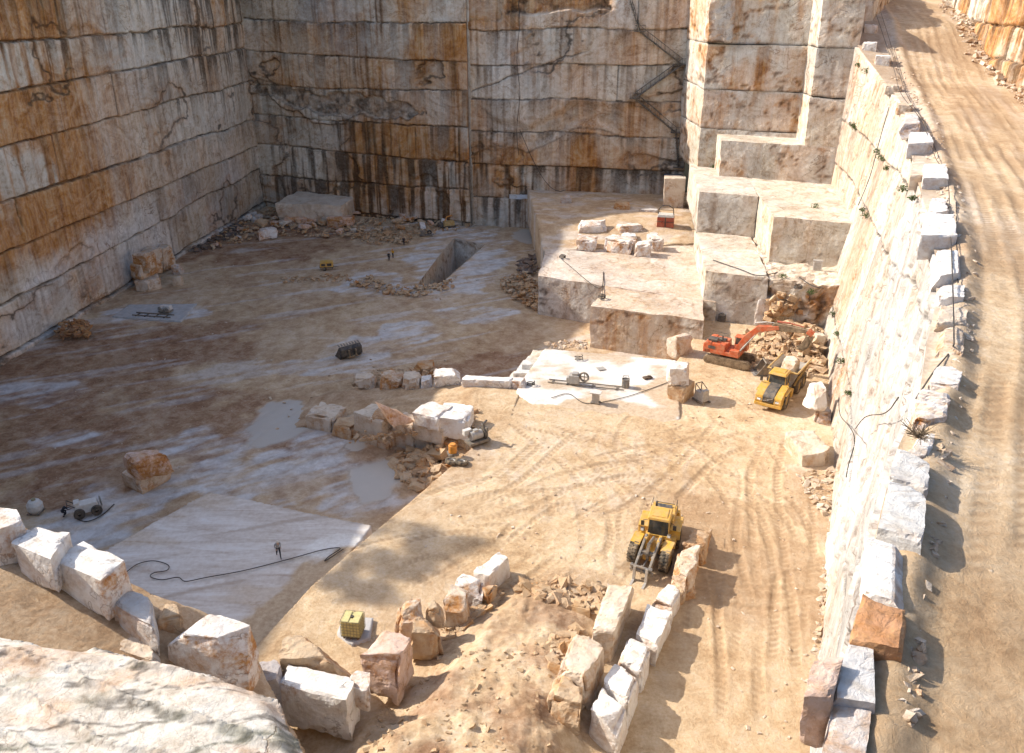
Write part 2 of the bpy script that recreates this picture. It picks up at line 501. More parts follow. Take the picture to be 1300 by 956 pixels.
WHITE = (0.80, 0.78, 0.75); CREAM = (0.66, 0.58, 0.48); GREY = (0.58, 0.57, 0.56); TAN = (0.55, 0.43, 0.30)
PINK = (0.70, 0.54, 0.46); RUST = (0.50, 0.27, 0.13); BROWN = (0.34, 0.24, 0.17)
_seed = [100]

def block(name, c8, label, cat='stone block', col=WHITE, rusty=0.12, rough=0.09, chip=0.3, rnd=0.0, cuts=0, res=0.3, group=None, dirt=0.15, cap=22, parent=None, rface=0.0):
    _seed[0] += 7
    s = _seed[0]
    Pt, Fc, U, rust = rock_mesh(c8, res, rough, chip, rnd, cuts, s, cap)
    c = np.asarray(c8, float)
    loc = (float(c[:4, 0].mean()), float(c[:4, 1].mean()), float(c[:4, 2].min()))
    g = np.clip(sm(0.35, 0.0, U[:, 2]) * dirt * 2.0 * (0.5 + fbm(Pt[:, 0], Pt[:, 1], Pt[:, 2], s, 3)), 0, 1)
    sdm = sm(0.96, 0.80, U[:, 2]) * sm(.44, .60, fbm(Pt[:, 0] * .55, Pt[:, 1] * .55, Pt[:, 2] * .8, s + 3, 4))
    rust = np.clip(np.maximum(rust * .8, sdm * (0.25 + 1.2 * rusty)), 0, 1)
    if rface: rust = np.maximum(rust, rface * sm(.86, .95, U[:, 0] + .12 * (fbm(Pt[:, 0] * 1.2, Pt[:, 1] * 1.2, Pt[:, 2] * 1.2, s + 4) - .5)) * sm(1.0, .93, U[:, 2]))
    pt = np.stack([rust, g, 0 * g, 0 * g], 1)
    o = np_obj(name, Pt, Fc, M['block'], pt, loc=loc, parent=parent)
    o.color = (*col, rusty)
    if label: tag(o, label, cat, group)
    return o

def jit(c8, a, seed):
    rs = np.random.RandomState(seed)
    return np.asarray(c8, float) + rs.uniform(-a, a, (8, 3))

def fb8(pl, pr, z, hp, depth, z1=None, skew=0.0, hm=None, taper=0.0):
    """corner points from the photo's lower front edge pl-pr at height z (z1 at the right end), face height hp in photo pixels"""
    z1 = z if z1 is None else z1
    a = np.array([*at(*pl, z), z]); b = np.array([*at(*pr, z1), z1])
    h = hm if hm else max(0.25, zat((a[1] + b[1]) / 2, (pl[1] + pr[1]) / 2 - hp) - (z + z1) / 2)
    d = b - a; n = np.array([-d[1], d[0], 0]); n /= np.linalg.norm(n)
    n = n * depth + np.array([d[0], d[1], 0]) * skew
    up = np.array([0, 0, h])
    base = [a, b, b + n, a + n]
    c = (a + b) / 2 + n / 2
    top = [p + up + (c - p) * np.array([taper, taper, 0]) for p in base]
    lo = [p - np.array([0, 0, 0.25]) for p in base]
    return np.array(lo + top)

def tb8(quad, ztop, h, flare=0.05):
    """corner points from the photo's top face: fl, bl, br, fr as listed anticlockwise from lower left"""
    q = [np.array([*at(*p, ztop), ztop]) for p in quad]      # order: fl, bl, br, fr
    fl, bl, br, fr = q
    top = [fl, fr, br, bl]
    c = sum(top) / 4
    lo = [np.array([*(p + (p - c) * flare)[:2], ztop - h - 0.2]) for p in top]
    return np.array(lo + top)

def quad8(pl, z0, z1, lean=(0, 0)):
    """pl = fl fr br bl ground points"""
    lo = [np.array([p[0], p[1], z0]) for p in pl]
    hi = [np.array([p[0] + lean[0], p[1] + lean[1], z1]) for p in pl]
    return np.array(lo + hi)

def stain_paint(Pt, seed, rust=0.5, dark=0.4, cool=0.4, ts=None):
    """stains on a cut face (function of place along the face, and height)"""
    s = Pt[:, 0] * 0.93 + Pt[:, 1] * 0.37
    z = Pt[:, 2]
    n1 = fbm(s * 0.25, z * 0.14 + Pt[:, 1] * 0.05, 0, seed, 5)
    n2 = fbm(s * 1.1, z * 0.10, 3, seed + 3, 4)
    n3 = fbm(s * 0.12, z * 0.12, 7, seed + 5, 4)
    cr = np.abs(fbm(s * 0.16 + z * .09, z * 0.20 - s * .05, 2, seed + 7, 5) - .5)
    r = rust * (np.clip((n1 - 0.46) * 6, 0, 1) * (0.35 + 0.6 * n2) + np.clip((n2 - 0.56) * 6, 0, 1) * 0.55 + .6 * sm(.03, .012, cr))
    g = dark * np.clip((n2 - 0.60) * 6, 0, 1) * np.clip((n3 - 0.35) * 3, 0, 1) + .75 * sm(.012, .003, cr)
    b = cool * np.clip((n3 - 0.36) * 5, 0, 1)
    return np.stack([np.clip(r, 0, 1), np.clip(g, 0, 1), np.clip(b, 0, 1), 0 * r, np.clip((n1 - .5) * 1.5, -1, 1)], 1)

def bench(name, c8, label=None, cat='rock bench', rust=0.4, dark=0.3, cool=0.4, rough=0.10, chip=0.06, res=0.45, seed=1, parent=None, group=None, sandy=0.0, cap=70, cuts=0):
    Pt, Fc, U, rr = rock_mesh(c8, res, rough, chip, 0, cuts, seed, cap)
    pt = stain_paint(Pt, seed, rust, dark, cool)
    topm = sm(0.93, 0.99, U[:, 2])
    # tops: bleached, dusty, hardly stained
    pt[:, 0] = pt[:, 0] * (1 - topm) + topm * sandy * (0.2 + 0.6 * fbm(Pt[:, 0] * .4, Pt[:, 1] * .4, 0, seed + 2))
    pt[:, 1] *= (1 - topm)
    B = np.abs(U * 2 - 1)
    # open joints near lower edge
    pt[:, 1] = np.clip(pt[:, 1] + 0.7 * sm(0.03, 0.0, U[:, 2]), 0, 1)
    c = np.asarray(c8, float)
    loc = None
    if parent is None: loc = (float(c[:4, 0].mean()), float(c[:4, 1].mean()), float(c[:4, 2].min()))
    o = np_obj(name, Pt, Fc, M['wall'], pt, loc=loc, parent=parent)
    if label: tag(o, label, cat, group)
    return o

def wall(name, base, top, zb, zt, normal, seams, ds, dz, seed, label, rustf=None, darkf=None, coolf=None, joints=(4, 13), groove=0.45, steps=0.35, rough=0.5, thick=9.0, jmax=0.55, flip=False, extra=None, spall=0.0):
    """a quarried face. base/top: polylines of (x,y) with equal counts; zb, zt: heights per node; normal(s): 2D unit normal to the open side.
       seams: list of functions of s"""
    base = np.asarray(base, float); top = np.asarray(top, float)
    L = np.concatenate([[0], np.cumsum(np.linalg.norm(np.diff((base + top) / 2, axis=0), axis=1))])
    ns = int(L[-1] / ds) + 1
    s = np.linspace(0, L[-1], ns)
    f = lambda arr: np.interp(s, L, arr)
    bx, by, tx, ty, z0, z1 = f(base[:, 0]), f(base[:, 1]), f(top[:, 0]), f(top[:, 1]), f(np.asarray(zb, float)), f(np.asarray(zt, float))
    nz = int((z1 - z0).max() / dz) + 1
    t = np.linspace(0, 1, nz)
    Sg, Tg = np.meshgrid(s, t, indexing='ij')
    Z = z0[:, None] * (1 - Tg) + z1[:, None] * Tg
    X = bx[:, None] * (1 - Tg) + tx[:, None] * Tg
    Y = by[:, None] * (1 - Tg) + ty[:, None] * Tg
    nx, ny = normal
    rs = np.random.RandomState(seed)
    wob = 0.55 * (fbm(Sg * 0.10, 0 * Sg, 1, seed, 3) - .5) * 2 + 0.16 * (fbm(Sg * 0.9, 0 * Sg, 2, seed + 1, 3) - .5) * 2
    tier = np.zeros(Sg.shape, int); dist = np.full(Sg.shape, 1e9); below = np.full(Sg.shape, 1e9)
    for k, fn in enumerate(seams):
        sz = fn(Sg) + wob * (0.7 + 0.3 * math.sin(k * 2.3)) + 0.25 * (fbm(Sg * 0.25, 0 * Sg + k, 4, seed + k, 3) - .5)
        d = Z - sz
        tier += (d > 0)
        dist = np.where(np.abs(d) < np.abs(dist), d, dist)
        below = np.where((d < 0) & (-d < below), -d, below)
    jd = np.full(Sg.shape, 1e9); bid = np.zeros(Sg.shape)
    for k in range(len(seams) + 1):
        pos = []; p = rs.uniform(0, joints[1])
        while p < L[-1]:
            pos.append(p); p += rs.uniform(*joints)
        m = tier == k
        lean = rs.uniform(-0.04, 0.04, max(1, len(pos)))
        val = rs.uniform(0, 1, len(pos) + 1)
        cnt = np.zeros(Sg.shape, int); dk = np.full(Sg.shape, 1e9)
        for q, p in enumerate(pos):
            dd = Sg - p - lean[q] * Z - 0.2 * (fbm(Z * 0.5, 0 * Z + q, k, seed + 8, 3) - .5)
            cnt += (dd > 0)
            dk = np.where(np.abs(dd) < np.abs(dk), dd, dk)
        jd = np.where(m, dk, jd); bid = np.where(m, val[np.clip(cnt, 0, len(pos))], bid)
    tv = rs.uniform(-1, 1, len(seams) + 2)
    disp = steps * tv[tier] * 0.6 + steps * (bid - 0.5) * 0.8
    disp += rough * (fbm(Sg * 0.22, Z * 0.22, 0, seed + 20, 5) - .5)
    disp += 0.12 * (fbm(Sg * 1.3, Z * 1.3, 0, seed + 21, 4) - .5)
    sw = 0.05 + 0.34 * fbm(Sg * 0.2, 0 * Sg + tier * 2.1, 9, seed + 30, 4) ** 1.5
    g_seam = sm(1.0, 0.25, np.abs(dist) / (sw + 0.05))
    jam = (fbm(Sg * 0.15, tier * 3.1, 5, seed + 31, 2) > 1 - jmax)
    g_j = sm(1.0, 0.2, np.abs(jd) / 0.16) * jam
    disp -= groove * g_seam + 0.22 * g_j
    # stains
    n1 = fbm(Sg * 0.30, Z * 0.03, 0, seed + 40, 4)
    n2 = fbm(Sg * 1.5, Z * 0.05, 0, seed + 41, 4)
    n4 = fbm(Sg * 0.8, Z * 0.03 + tier * 7.7, 0, seed + 44, 3)
    n3 = fbm(Sg * 0.07, Z * 0.09, 0, seed + 42, 4)
    rm = rustf(Sg, Z) if rustf else 0.4
    dm = darkf(Sg, Z) if darkf else 0.4
    cm = coolf(Sg, Z) if coolf else 0.4
    pat = np.clip((fbm(Sg * 0.085, Z * 0.06 + tier * 0.5, 6, seed + 45, 6) - 0.40) * 5, 0, 1)
    rust = rm * (pat * (0.55 + 0.6 * np.clip((n1 - .3) * 3, 0, 1)) + np.clip((n2 - 0.52) * 6, 0, 1) * 0.55 * np.clip((n3 - .3) * 4, 0, 1) + np.clip(bid - 0.68, 0, 1) * 1.6)
    fall = np.exp(-below / (1.2 + 5.0 * n3))
    dark = dm * np.clip((n4 - 0.46) * 7, 0, 1) * fall * 1.2 + dm * np.clip((n2 - 0.58) * 7, 0, 1) * 0.9 * np.clip((n3 - .3) * 3, 0, 1)
    dark = np.clip(dark, 0, 0.9)
    dark = np.maximum(dark, 0.95 * sm(0.25, 0.8, g_seam) * (0.45 + 0.55 * sm(.35, .55, fbm(Sg * .35, Z * .1, 0, seed + 50, 4)))); dark = np.maximum(dark, 0.8 * g_j)
    cool = cm * np.clip((fbm(Sg * 0.1, Z * 0.12, 3, seed + 43, 4) - 0.38) * 3.5, 0, 1)
    cool = cool + cm * np.clip((((bid * 7.3) % 1.0) - .5) * .8, -.3, .5)
    pt = np.stack([np.clip(rust, 0, 1), dark, np.clip(cool, 0, 1), 0 * rust, np.clip((((bid * 13.7) % 1.0) - .5) * .7 + 1.2 * (fbm(Sg * .09, Z * .12, 8, seed + 46, 4) - .5), -1, 1)], -1)
    if spall > 0:
        nn_ = fbm(Sg * .055 + 3, Z * .085, 0, seed + 60, 6)
        ln = sm(.016, .004, np.abs(nn_ - .52)) * sm(.40, .52, fbm(Sg * .06, Z * .06, 4, seed + 61, 3))
        sd_ = sm(.515, .525, nn_)
        disp = disp - spall * sd_ * (.5 + .8 * fbm(Sg * .5, Z * .5, 0, seed + 62, 5))
        pt[..., 1] = np.maximum(pt[..., 1], .9 * ln)
        pt[..., 4] = np.clip(pt[..., 4] - .25 * sd_ * fbm(Sg * .3, Z * .3, 2, seed + 63, 4), -1, 1)
        pt[..., 0] = np.clip(pt[..., 0] + .55 * sm(.07, .01, np.abs(nn_ - .52)) * fbm(Sg * .4, Z * .2, 3, seed + 64, 4), 0, 1)
    if extra is not None:
        dd, pt = extra(Sg, Z, disp, pt, dist, tier)
        disp = dd
    X = X + nx * disp; Y = Y + ny * disp
    V = np.stack([X, Y, Z], -1).reshape(-1, 3)
    idx = np.arange(ns * nz).reshape(ns, nz)
    q = np.stack([idx[:-1, :-1].ravel(), idx[1:, :-1].ravel(), idx[1:, 1:].ravel(), idx[:-1, 1:].ravel()], 1)
    if flip: q = q[:, ::-1]
    nv = len(V)
    # solid rock behind the face: top, back and ends
    c = [idx[0, 0], idx[-1, 0], idx[-1, -1], idx[0, -1]]
    tb = V[idx[:, -1]] - np.array([nx, ny, 0]) * thick
    bb = V[idx[:, 0]] - np.array([nx, ny, 0]) * thick
    V = np.concatenate([V, tb, bb])
    ti = nv + np.arange(ns); bi = nv + ns + np.arange(ns)
    extraF = [np.stack([idx[:-1, -1], idx[1:, -1], ti[1:], ti[:-1]], 1), np.stack([ti[:-1], ti[1:], bi[1:], bi[:-1]], 1)]
    fl = np.concatenate([q] + [e if not flip else e[:, ::-1] for e in extraF]).tolist()
    fl.append([idx[0, 0]] + [int(v) for v in idx[0, 1:]] + [int(ti[0]), int(bi[0])])
    fl.append(([idx[-1, 0]] + [int(v) for v in idx[-1, 1:]] + [int(ti[-1]), int(bi[-1])])[::-1])
    fl = [[int(a) for a in ff] for ff in fl]
    P = np.concatenate([pt.reshape(-1, 5), np.zeros((2 * ns, 5))])
    o = np_obj(name, V, fl, M['wall'], P, smooth=True)
    tag(o, label, 'rock wall')
    return o
# ================================================================== the setting
ZF = -3.5                                    # low quarry floor; the sunny yard is z = 0

def seg_dist(X, Y, pts):
    """distance to a polyline, place along it, side"""
    best = np.full(np.shape(X), 1e9); sl_ = np.zeros(np.shape(X)); side = np.zeros(np.shape(X)); acc = 0.0
    for (x0, y0), (x1, y1) in zip(pts[:-1], pts[1:]):
        dx, dy = x1 - x0, y1 - y0; L = math.hypot(dx, dy) + 1e-9
        t = np.clip(((X - x0) * dx + (Y - y0) * dy) / L / L, 0, 1)
        d = np.hypot(X - x0 - t * dx, Y - y0 - t * dy)
        cr = ((X - x0) * dy - (Y - y0) * dx) / L
        m = d < best
        best = np.where(m, d, best); sl_ = np.where(m, acc + t * L, sl_); side = np.where(m, cr, side)
        acc += L
    return best, sl_, side

def smooth_path(pts, n=8):
    p = [np.array(q, float) for q in pts]
    p = [2 * p[0] - p[1]] + p + [2 * p[-1] - p[-2]]
    out = []
    for i in range(1, len(p) - 2):
        for k in range(n):
            t = k / n
            out.append(0.5 * ((2 * p[i]) + (-p[i - 1] + p[i + 1]) * t + (2 * p[i - 1] - 5 * p[i] + 4 * p[i + 1] - p[i + 2]) * t * t + (-p[i - 1] + 3 * p[i] - 3 * p[i + 1] + p[i + 2]) * t ** 3))
    out.append(p[-2])
    return [tuple(q) for q in out]

class Tracks:
    """wheel marks pressed in the sand: depth and bare-soil tone as a function of place"""
    def __init__(s, paths): s.paths = paths      # (points, gauge, wheel width, depth)
    def __call__(s, X, Y):
        D = np.zeros(np.shape(X)); C = np.zeros(np.shape(X))
        for pts, gauge, ww, dep in s.paths:
            xs = [p[0] for p in pts]; ys = [p[1] for p in pts]; mg = gauge + 1
            m = (X > min(xs) - mg) & (X < max(xs) + mg) & (Y > min(ys) - mg) & (Y < max(ys) + mg)
            if not m.any(): continue
            xx, yy = X[m], Y[m]
            d, al, sd = seg_dist(xx, yy, pts)
            e = np.abs(d - gauge / 2)
            ends = np.minimum(al, 1e9)
            fade = 0.10 + 1.0 * sm(.38, .62, fbm(al * 0.16, sd * 0.3 + gauge, 0, int(gauge * 10) + len(pts) + int(abs(pts[0][0] * 13)), 4))
            tot = float(sum(math.hypot(q[0] - p[0], q[1] - p[1]) for p, q in zip(pts[:-1], pts[1:])))
            endf = sm(0.2, 4.0, al) * sm(tot - 0.2, tot - 4.0, al)
            inn = sm(ww / 2, ww / 2 - 0.12, e)
            rim = sm(0.3, 0.0, np.abs(e - ww / 2 - 0.12))
            lug = np.sin(2 * PI * (al + np.abs(sd) * 0.5) / 0.62)
            D[m] += fade * 0.6 * endf * dep * (-inn * (0.8 + 0.28 * lug) + 0.6 * rim)
            C[m] = np.maximum(C[m], np.clip(fade * endf, 0, 1) * (inn * (0.35 - 0.3 * lug)))
        return D, np.clip(C, 0, 0.8)

def px_paths(rows, z):
    return [(smooth_path([at(*p, z) for p in pts]), g, ww, d) for pts, g, ww, d in rows]

def patch(X, Y, spec, zf, seed=5):
    """irregular patches: spec rows (px, py, half width px, half height px)"""
    r = np.zeros(np.shape(X))
    nz = (fbm(X * 0.28, Y * 0.28, 0, seed, 5) - 0.5) * 2.6
    for px, py, wx, wy in spec:
        cx, cy = at(px, py, zf); ex, _ = at(px + wx, py, zf); _, ey = at(px, py - wy, zf)
        u = ((X - cx) / (ex - cx)) ** 2 + ((Y - cy) / (ey - cy)) ** 2
        r = np.maximum(r, sm(1.3, 0.8, u + nz * 0.95))
    return r

# ---------------------------------------------------------------- low floor
TR_HOLE = [at(*p, ZF) for p in [(530, 362), (560, 322), (577, 303), (614, 311), (597, 328), (557, 363)]]
ft = Tracks(px_paths([
    ([(690, 330), (640, 375), (560, 430), (450, 480), (330, 540), (240, 640)], 2.6, .8, .07),
    ([(660, 345), (600, 395), (500, 440), (380, 480), (220, 510), (60, 520)], 2.6, .8, .07),
    ([(60, 560), (160, 500), (260, 440), (380, 395), (520, 385)], 2.6, .8, .06),
    ([(20, 600), (140, 560), (300, 470), (480, 400), (600, 370)], 2.6, .8, .08),
    ([(330, 560), (280, 500), (300, 420), (330, 360), (420, 310)], 2.4, .7, .06),
    ([(120, 590), (200, 560), (250, 510), (230, 450), (280, 390), (360, 330)], 2.6, .8, .06),
    ([(30, 520), (120, 470), (260, 400), (420, 360)], 2.4, .7, .05),
    ([(420, 560), (330, 600), (250, 590), (150, 640)], 2.6, .8, .07),
    ([(440, 420), (560, 400), (640, 420), (700, 440)], 2.6, .8, .06),
], ZF))
PUD = [(362, 532, 40, 26), (478, 604, 34, 26), (452, 566, 14, 8), (640, 268, 34, 9), (666, 300, 20, 8)]
SLUR = [(40, 500, 55, 16), (350, 600, 90, 40), (140, 650, 70, 36), (320, 560, 60, 26), (455, 450, 40, 22), (520, 420, 34, 14), (400, 465, 60, 10),
        (210, 610, 70, 22), (90, 560, 60, 12), (410, 560, 60, 22), (585, 325, 60, 40), (470, 360, 40, 16), (120, 690, 50, 40), (250, 570, 40, 30), (195, 398, 62, 10), (375, 285, 14, 4), (600, 400, 50, 10), (450, 640, 50, 20)]
MUDP = [(110, 470, 150, 60), (60, 560, 110, 50), (220, 545, 90, 50), (640, 470, 70, 22), (230, 440, 90, 30), (330, 300, 140, 26), (560, 580, 60, 40), (440, 560, 80, 30), (100, 610, 90, 30)]
def floor_z(x, y):
    x = np.asarray(x, float); y = np.asarray(y, float)
    z = ZF + 0.30 * (fbm(x * .06, y * .06, 0, 11, 4) - .5) + 0.14 * (fbm(x * .5, y * .5, 0, 12, 4) - .5)
    d, c = ft(np.atleast_1d(x), np.atleast_1d(y))
    return z + d.reshape(np.shape(z)) if np.ndim(z) else float(z)
def floor_p(x, y):
    d, c = ft(x, y)
    pud = patch(x, y, PUD, ZF, 31)
    sl_ = patch(x, y, SLUR, ZF, 32) * (0.1 + 0.8 * sm(.36, .68, fbm((x * .85 + y * .5) * .22, (y * .85 - x * .5) * .9, 0, 33, 6)))
    # slurry smeared along the driven lines
    sl_ = np.maximum(sl_ * 0.9, 0.35 * sm(0.60, 0.72, fbm((x * .9 + y * .45) * .08, (y * .9 - x * .45) * .55, 0, 34, 5)))
    mud = 0.42 + 0.5 * patch(x, y, MUDP, ZF, 35) + 0.5 * (fbm(x * .15, y * .15, 0, 36, 5) - .5) - .08 + .6 * (fbm(x * 1.0, y * 0.4, 0, 37, 4) - .5)
    return np.stack([np.clip(mud, 0, 1), np.clip(sl_ * (1 - pud), 0, 1), c * 0.6, pud], -1)
WL = lambda y: -80.85 + 0.1187 * y                      # foot line of the left wall
floor = sheet('quarry_floor', [(-82, 14), (WL(196) - 2, 198), (-9, 178.5), (-8, 182), (37, 173), (41, 108), (24, 70), (6, 40), (-8, 14)], floor_z, 0.36, M['ground'], floor_p, holes=[TR_HOLE])
tag(floor, kind='structure')

# cut walls of the trench
tv, tf = [], []
n = len(TR_HOLE)
den = []
for i in range(n):
    a, b = np.array(TR_HOLE[i]), np.array(TR_HOLE[(i + 1) % n])
    k = max(2, int(np.linalg.norm(b - a) / 0.6))
    for q in range(k): den.append(a + (b - a) * q / k)
m = len(den); lv = 12
for k in range(lv + 1):
    for i, p in enumerate(den):
        off = 0.25 * (fbm(np.array(p[0] * .7), np.array(p[1] * .7), k * .5, 51) - .5) if k else 0
        tv.append((p[0] + off, p[1] + off, ZF + 0.12 - k * 0.55))
for k in range(lv):
    for i in range(m):
        j = (i + 1) % m
        tf.append((k * m + i, k * m + j, (k + 1) * m + j, (k + 1) * m + i))
tf.append(tuple(range(lv * m, lv * m + m)))
tv = np.array(tv)
tp = stain_paint(tv, 77, 0.5, 0.5, 0.5)
trench = np_obj('trench', tv, tf, M['wall'], tp)
tag(trench, kind='structure')

# ---------------------------------------------------------------- sunny yard (with the rubble bank towards the viewer)
BANK = [(-11.5, 33.0), (-8.0, 42.5), (-3.3, 51.5), (0.3, 55.5), (5.2, 55.5), (7.2, 50.0), (5.8, 40.0), (3.8, 33.0), (2.5, 18), (-13, 18)]
yt = Tracks(px_paths([
    ([(960, 545), (930, 610), (915, 680), (930, 760), (940, 880), (940, 955)], 2.5, .75, .09),
    ([(985, 545), (970, 600), (975, 690), (985, 790), (985, 955)], 2.5, .75, .09),
    ([(690, 505), (760, 530), (850, 560), (930, 620), (960, 720), (955, 860)], 2.6, .75, .08),
    ([(560, 512), (660, 520), (780, 560), (860, 600), (960, 640), (1010, 720)], 2.6, .75, .08),
    ([(620, 530), (700, 600), (720, 680), (700, 740)], 2.6, .75, .08),
    ([(500, 660), (600, 620), (720, 610), (850, 580), (960, 560)], 2.6, .75, .07),
    ([(470, 720), (560, 690), (680, 690), (790, 660), (850, 620), (900, 570), (930, 530)], 2.6, .75, .08),
    ([(840, 700), (840, 640), (880, 590), (940, 560), (1000, 560)], 2.6, .75, .07),
    ([(600, 700), (660, 640), (760, 600), (880, 600), (990, 640), (1020, 740)], 2.6, .75, .08),
    ([(700, 560), (780, 640), (790, 700), (740, 730)], 2.5, .75, .08),
    ([(900, 540), (830, 560), (740, 550), (640, 530)], 2.5, .75, .08),
    ([(560, 640), (640, 610), (700, 560), (740, 530)], 2.5, .75, .07),
    ([(900, 700), (890, 780), (900, 880)], 2.3, .7, .08),
    ([(1010, 600), (1015, 680), (1000, 780), (1000, 900)], 2.3, .6, .07),
    ([(540, 840), (600, 790), (680, 745), (740, 700)], 2.4, .7, .10),
    ([(590, 865), (650, 810), (720, 760), (770, 700)], 2.4, .7, .10),
    ([(880, 510), (900, 540), (960, 570), (1000, 640)], 2.4, .6, .06),
], 0.0))
rs0 = np.random.RandomState(12)
for _ in range(46):
    x_, y_ = at(rs0.uniform(560, 1030), rs0.uniform(520, 760), 0); a_ = rs0.uniform(0, 6.28); c_ = rs0.uniform(-.13, .13); q_ = []
    for k_ in range(int(rs0.uniform(5, 14))):
        q_.append((x_, y_)); x_ += 1.5 * math.cos(a_); y_ += 1.5 * math.sin(a_); a_ += c_
    yt.paths.append((q_, rs0.uniform(2.2, 2.7), rs0.uniform(.45, .75), rs0.uniform(.03, .08)))
def bank_h(x, y):
    x = np.asarray(x, float); y = np.asarray(y, float)
    sd, _, _ = poly_sd(BANK, np.atleast_1d(x), np.atleast_1d(y))
    sd = sd.reshape(np.shape(x)) if np.ndim(x) else sd[0]
    rise = np.clip((55.0 - y) / 15.0, 0, 1.35)
    return sm(-1.0, 4.5, sd + 2.2 * (fbm(x * .3, y * .3, 0, 64, 3) - .5)) * (0.45 + 2.1 * rise)
def yard_z(x, y):
    x = np.asarray(x, float); y = np.asarray(y, float)
    b = bank_h(x, y)
    z = b + 0.22 * (fbm(x * .12, y * .12, 0, 61, 4) - .5) + 0.13 * (fbm(x * .8, y * .8, 0, 62, 4) - .5)
    z = z + np.clip(b, 0, 1) * (1.1 * (fbm(x * .35, y * .35, 0, 63, 6) - .5) + .5 * np.abs(fbm(x * 1.3, y * 1.3, 0, 60, 4) - .5))
    d, c = yt(np.atleast_1d(x), np.atleast_1d(y))
    return z + d.reshape(np.shape(x)) if np.ndim(x) else float(z)
def yard_p(x, y):
    d, c = yt(x, y)
    b = np.clip(bank_h(x, y), 0, 1)
    n_ = fbm(x * .2, y * .2, 0, 65, 5)
    mud = 0.75 * b * sm(.35, .65, fbm(x * .45, y * .45, 0, 59, 5)) + 0.22 * sm(.55, .75, n_) + 0.35 * patch(x, y, [(1040, 640, 40, 60), (1040, 760, 30, 80), (730, 740, 60, 20), (560, 580, 60, 30), (900, 700, 60, 70)], 0, 66)
    c = np.clip(c + .30 * patch(x, y, [(960, 800, 130, 190)], 0, 67) + .12 * sm(.45, .6, fbm(x * .12, y * .12, 0, 58, 5)), 0, .8)
    g = 0.16 * patch(x, y, [(760, 590, 130, 40), (600, 560, 40, 16), (1040, 590, 40, 12)], 0, 68) * sm(.4, .65, fbm(x * 1.2, y * .6, 0, 69, 4))
    return np.stack([np.clip(mud, 0, 1), g, c, 0 * x], -1)
YARD = [at(*p, 0) for p in [(617, 553), (640, 520), (662, 500), (672, 476), (694, 447), (858, 461), (880, 430), (888, 398), (930, 380), (1075, 380), (1100, 520), (1100, 640), (1100, 800), (1100, 1300), (200, 1300), (300, 850), (395, 745), (440, 705), (530, 630)]]
yard = sheet('yard', YARD, yard_z, 0.15, M['ground'], yard_p, skirt=5.0)
tag(yard, kind='structure')

# haul ramp from the yard down to the low floor
RX0, RX1 = at(600, 520, 0)[0], at(385, 522, -3.2)[0]
def ramp_z(x, y):
    x = np.asarray(x, float)
    return 0.03 + (ZF - 0.03) * np.clip((RX0 - x) / (RX0 - RX1), 0, 1.12) + 0.12 * (fbm(x * .8, np.asarray(y) * .8, 0, 71, 4) - .5)
rt = Tracks(px_paths([([(700, 520), (600, 508), (500, 508), (400, 515), (300, 545)], 2.5, .8, .10), ([(700, 540), (600, 528), (500, 520), (400, 522), (300, 550)], 2.5, .8, .10)], -1.5))
ramp = sheet('ramp', [at(*p, z) for p, z in [((663, 489), 0), ((640, 555), 0), ((600, 553), 0), ((520, 545), -1.4), ((440, 541), -2.6), ((385, 540), -3.3), ((300, 556), ZF), ((262, 548), ZF), ((300, 520), ZF), ((380, 503), -3.3), ((450, 491), -2.3), ((548, 488), -.6), ((600, 487), 0)]],
             lambda x, y: ramp_z(x, y) + rt(x, y)[0], 0.2, M['ground'],
             lambda x, y: np.stack([0.45 * sm(RX0 + 4, RX1, x) + 0.2 * fbm(x * .4, y * .4, 0, 72), 0 * x, rt(x, y)[1], 0 * x], -1), skirt=3.0, rag=0.3)
tag(ramp, kind='structure')

# sawn floor beside the yard
SLABP = [at(*p, -0.9) for p in [(265, 625), (300, 631), (385, 650), (472, 668), (440, 709), (395, 748), (300, 860), (60, 800), (60, 745), (140, 695), (200, 660)]]
def slab_z(x, y): return -0.9 + 0.12 * (fbm(x * .2, y * .2, 0, 81, 4) - .5) + 0.05 * (fbm(x * .9, y * .9, 0, 82, 3) - .5)
def slab_p(x, y):
    sx, sy = x, y
    sand = np.maximum(patch(x, y, [(400, 770, 110, 40), (430, 720, 50, 30), (330, 830, 120, 50)], 0, 83), 0.45 * sm(.5, .66, fbm((x - .2 * y) * .14, (y + .2 * x) * .4, 0, 84, 5)))
    sand = np.clip(sand + 0.25 * (fbm(x * .5, y * .5, 0, 85) - .4), 0, 1)
    g = 0.7 * patch(x, y, [(430, 685, 40, 16), (400, 700, 30, 10)], 0, 86)
    b = 0.5 * sm(.62, .72, fbm((x + .3 * y) * .08, (y - .3 * x) * .9, 0, 87, 4)) * (1 - sand)
    return np.stack([sand, g, b, 0 * x], -1)
slab = sheet('rock_floor', SLABP, slab_z, 0.25, M['slab'], slab_p, skirt=2.9, rag=0.15)
tag(slab, kind='structure')

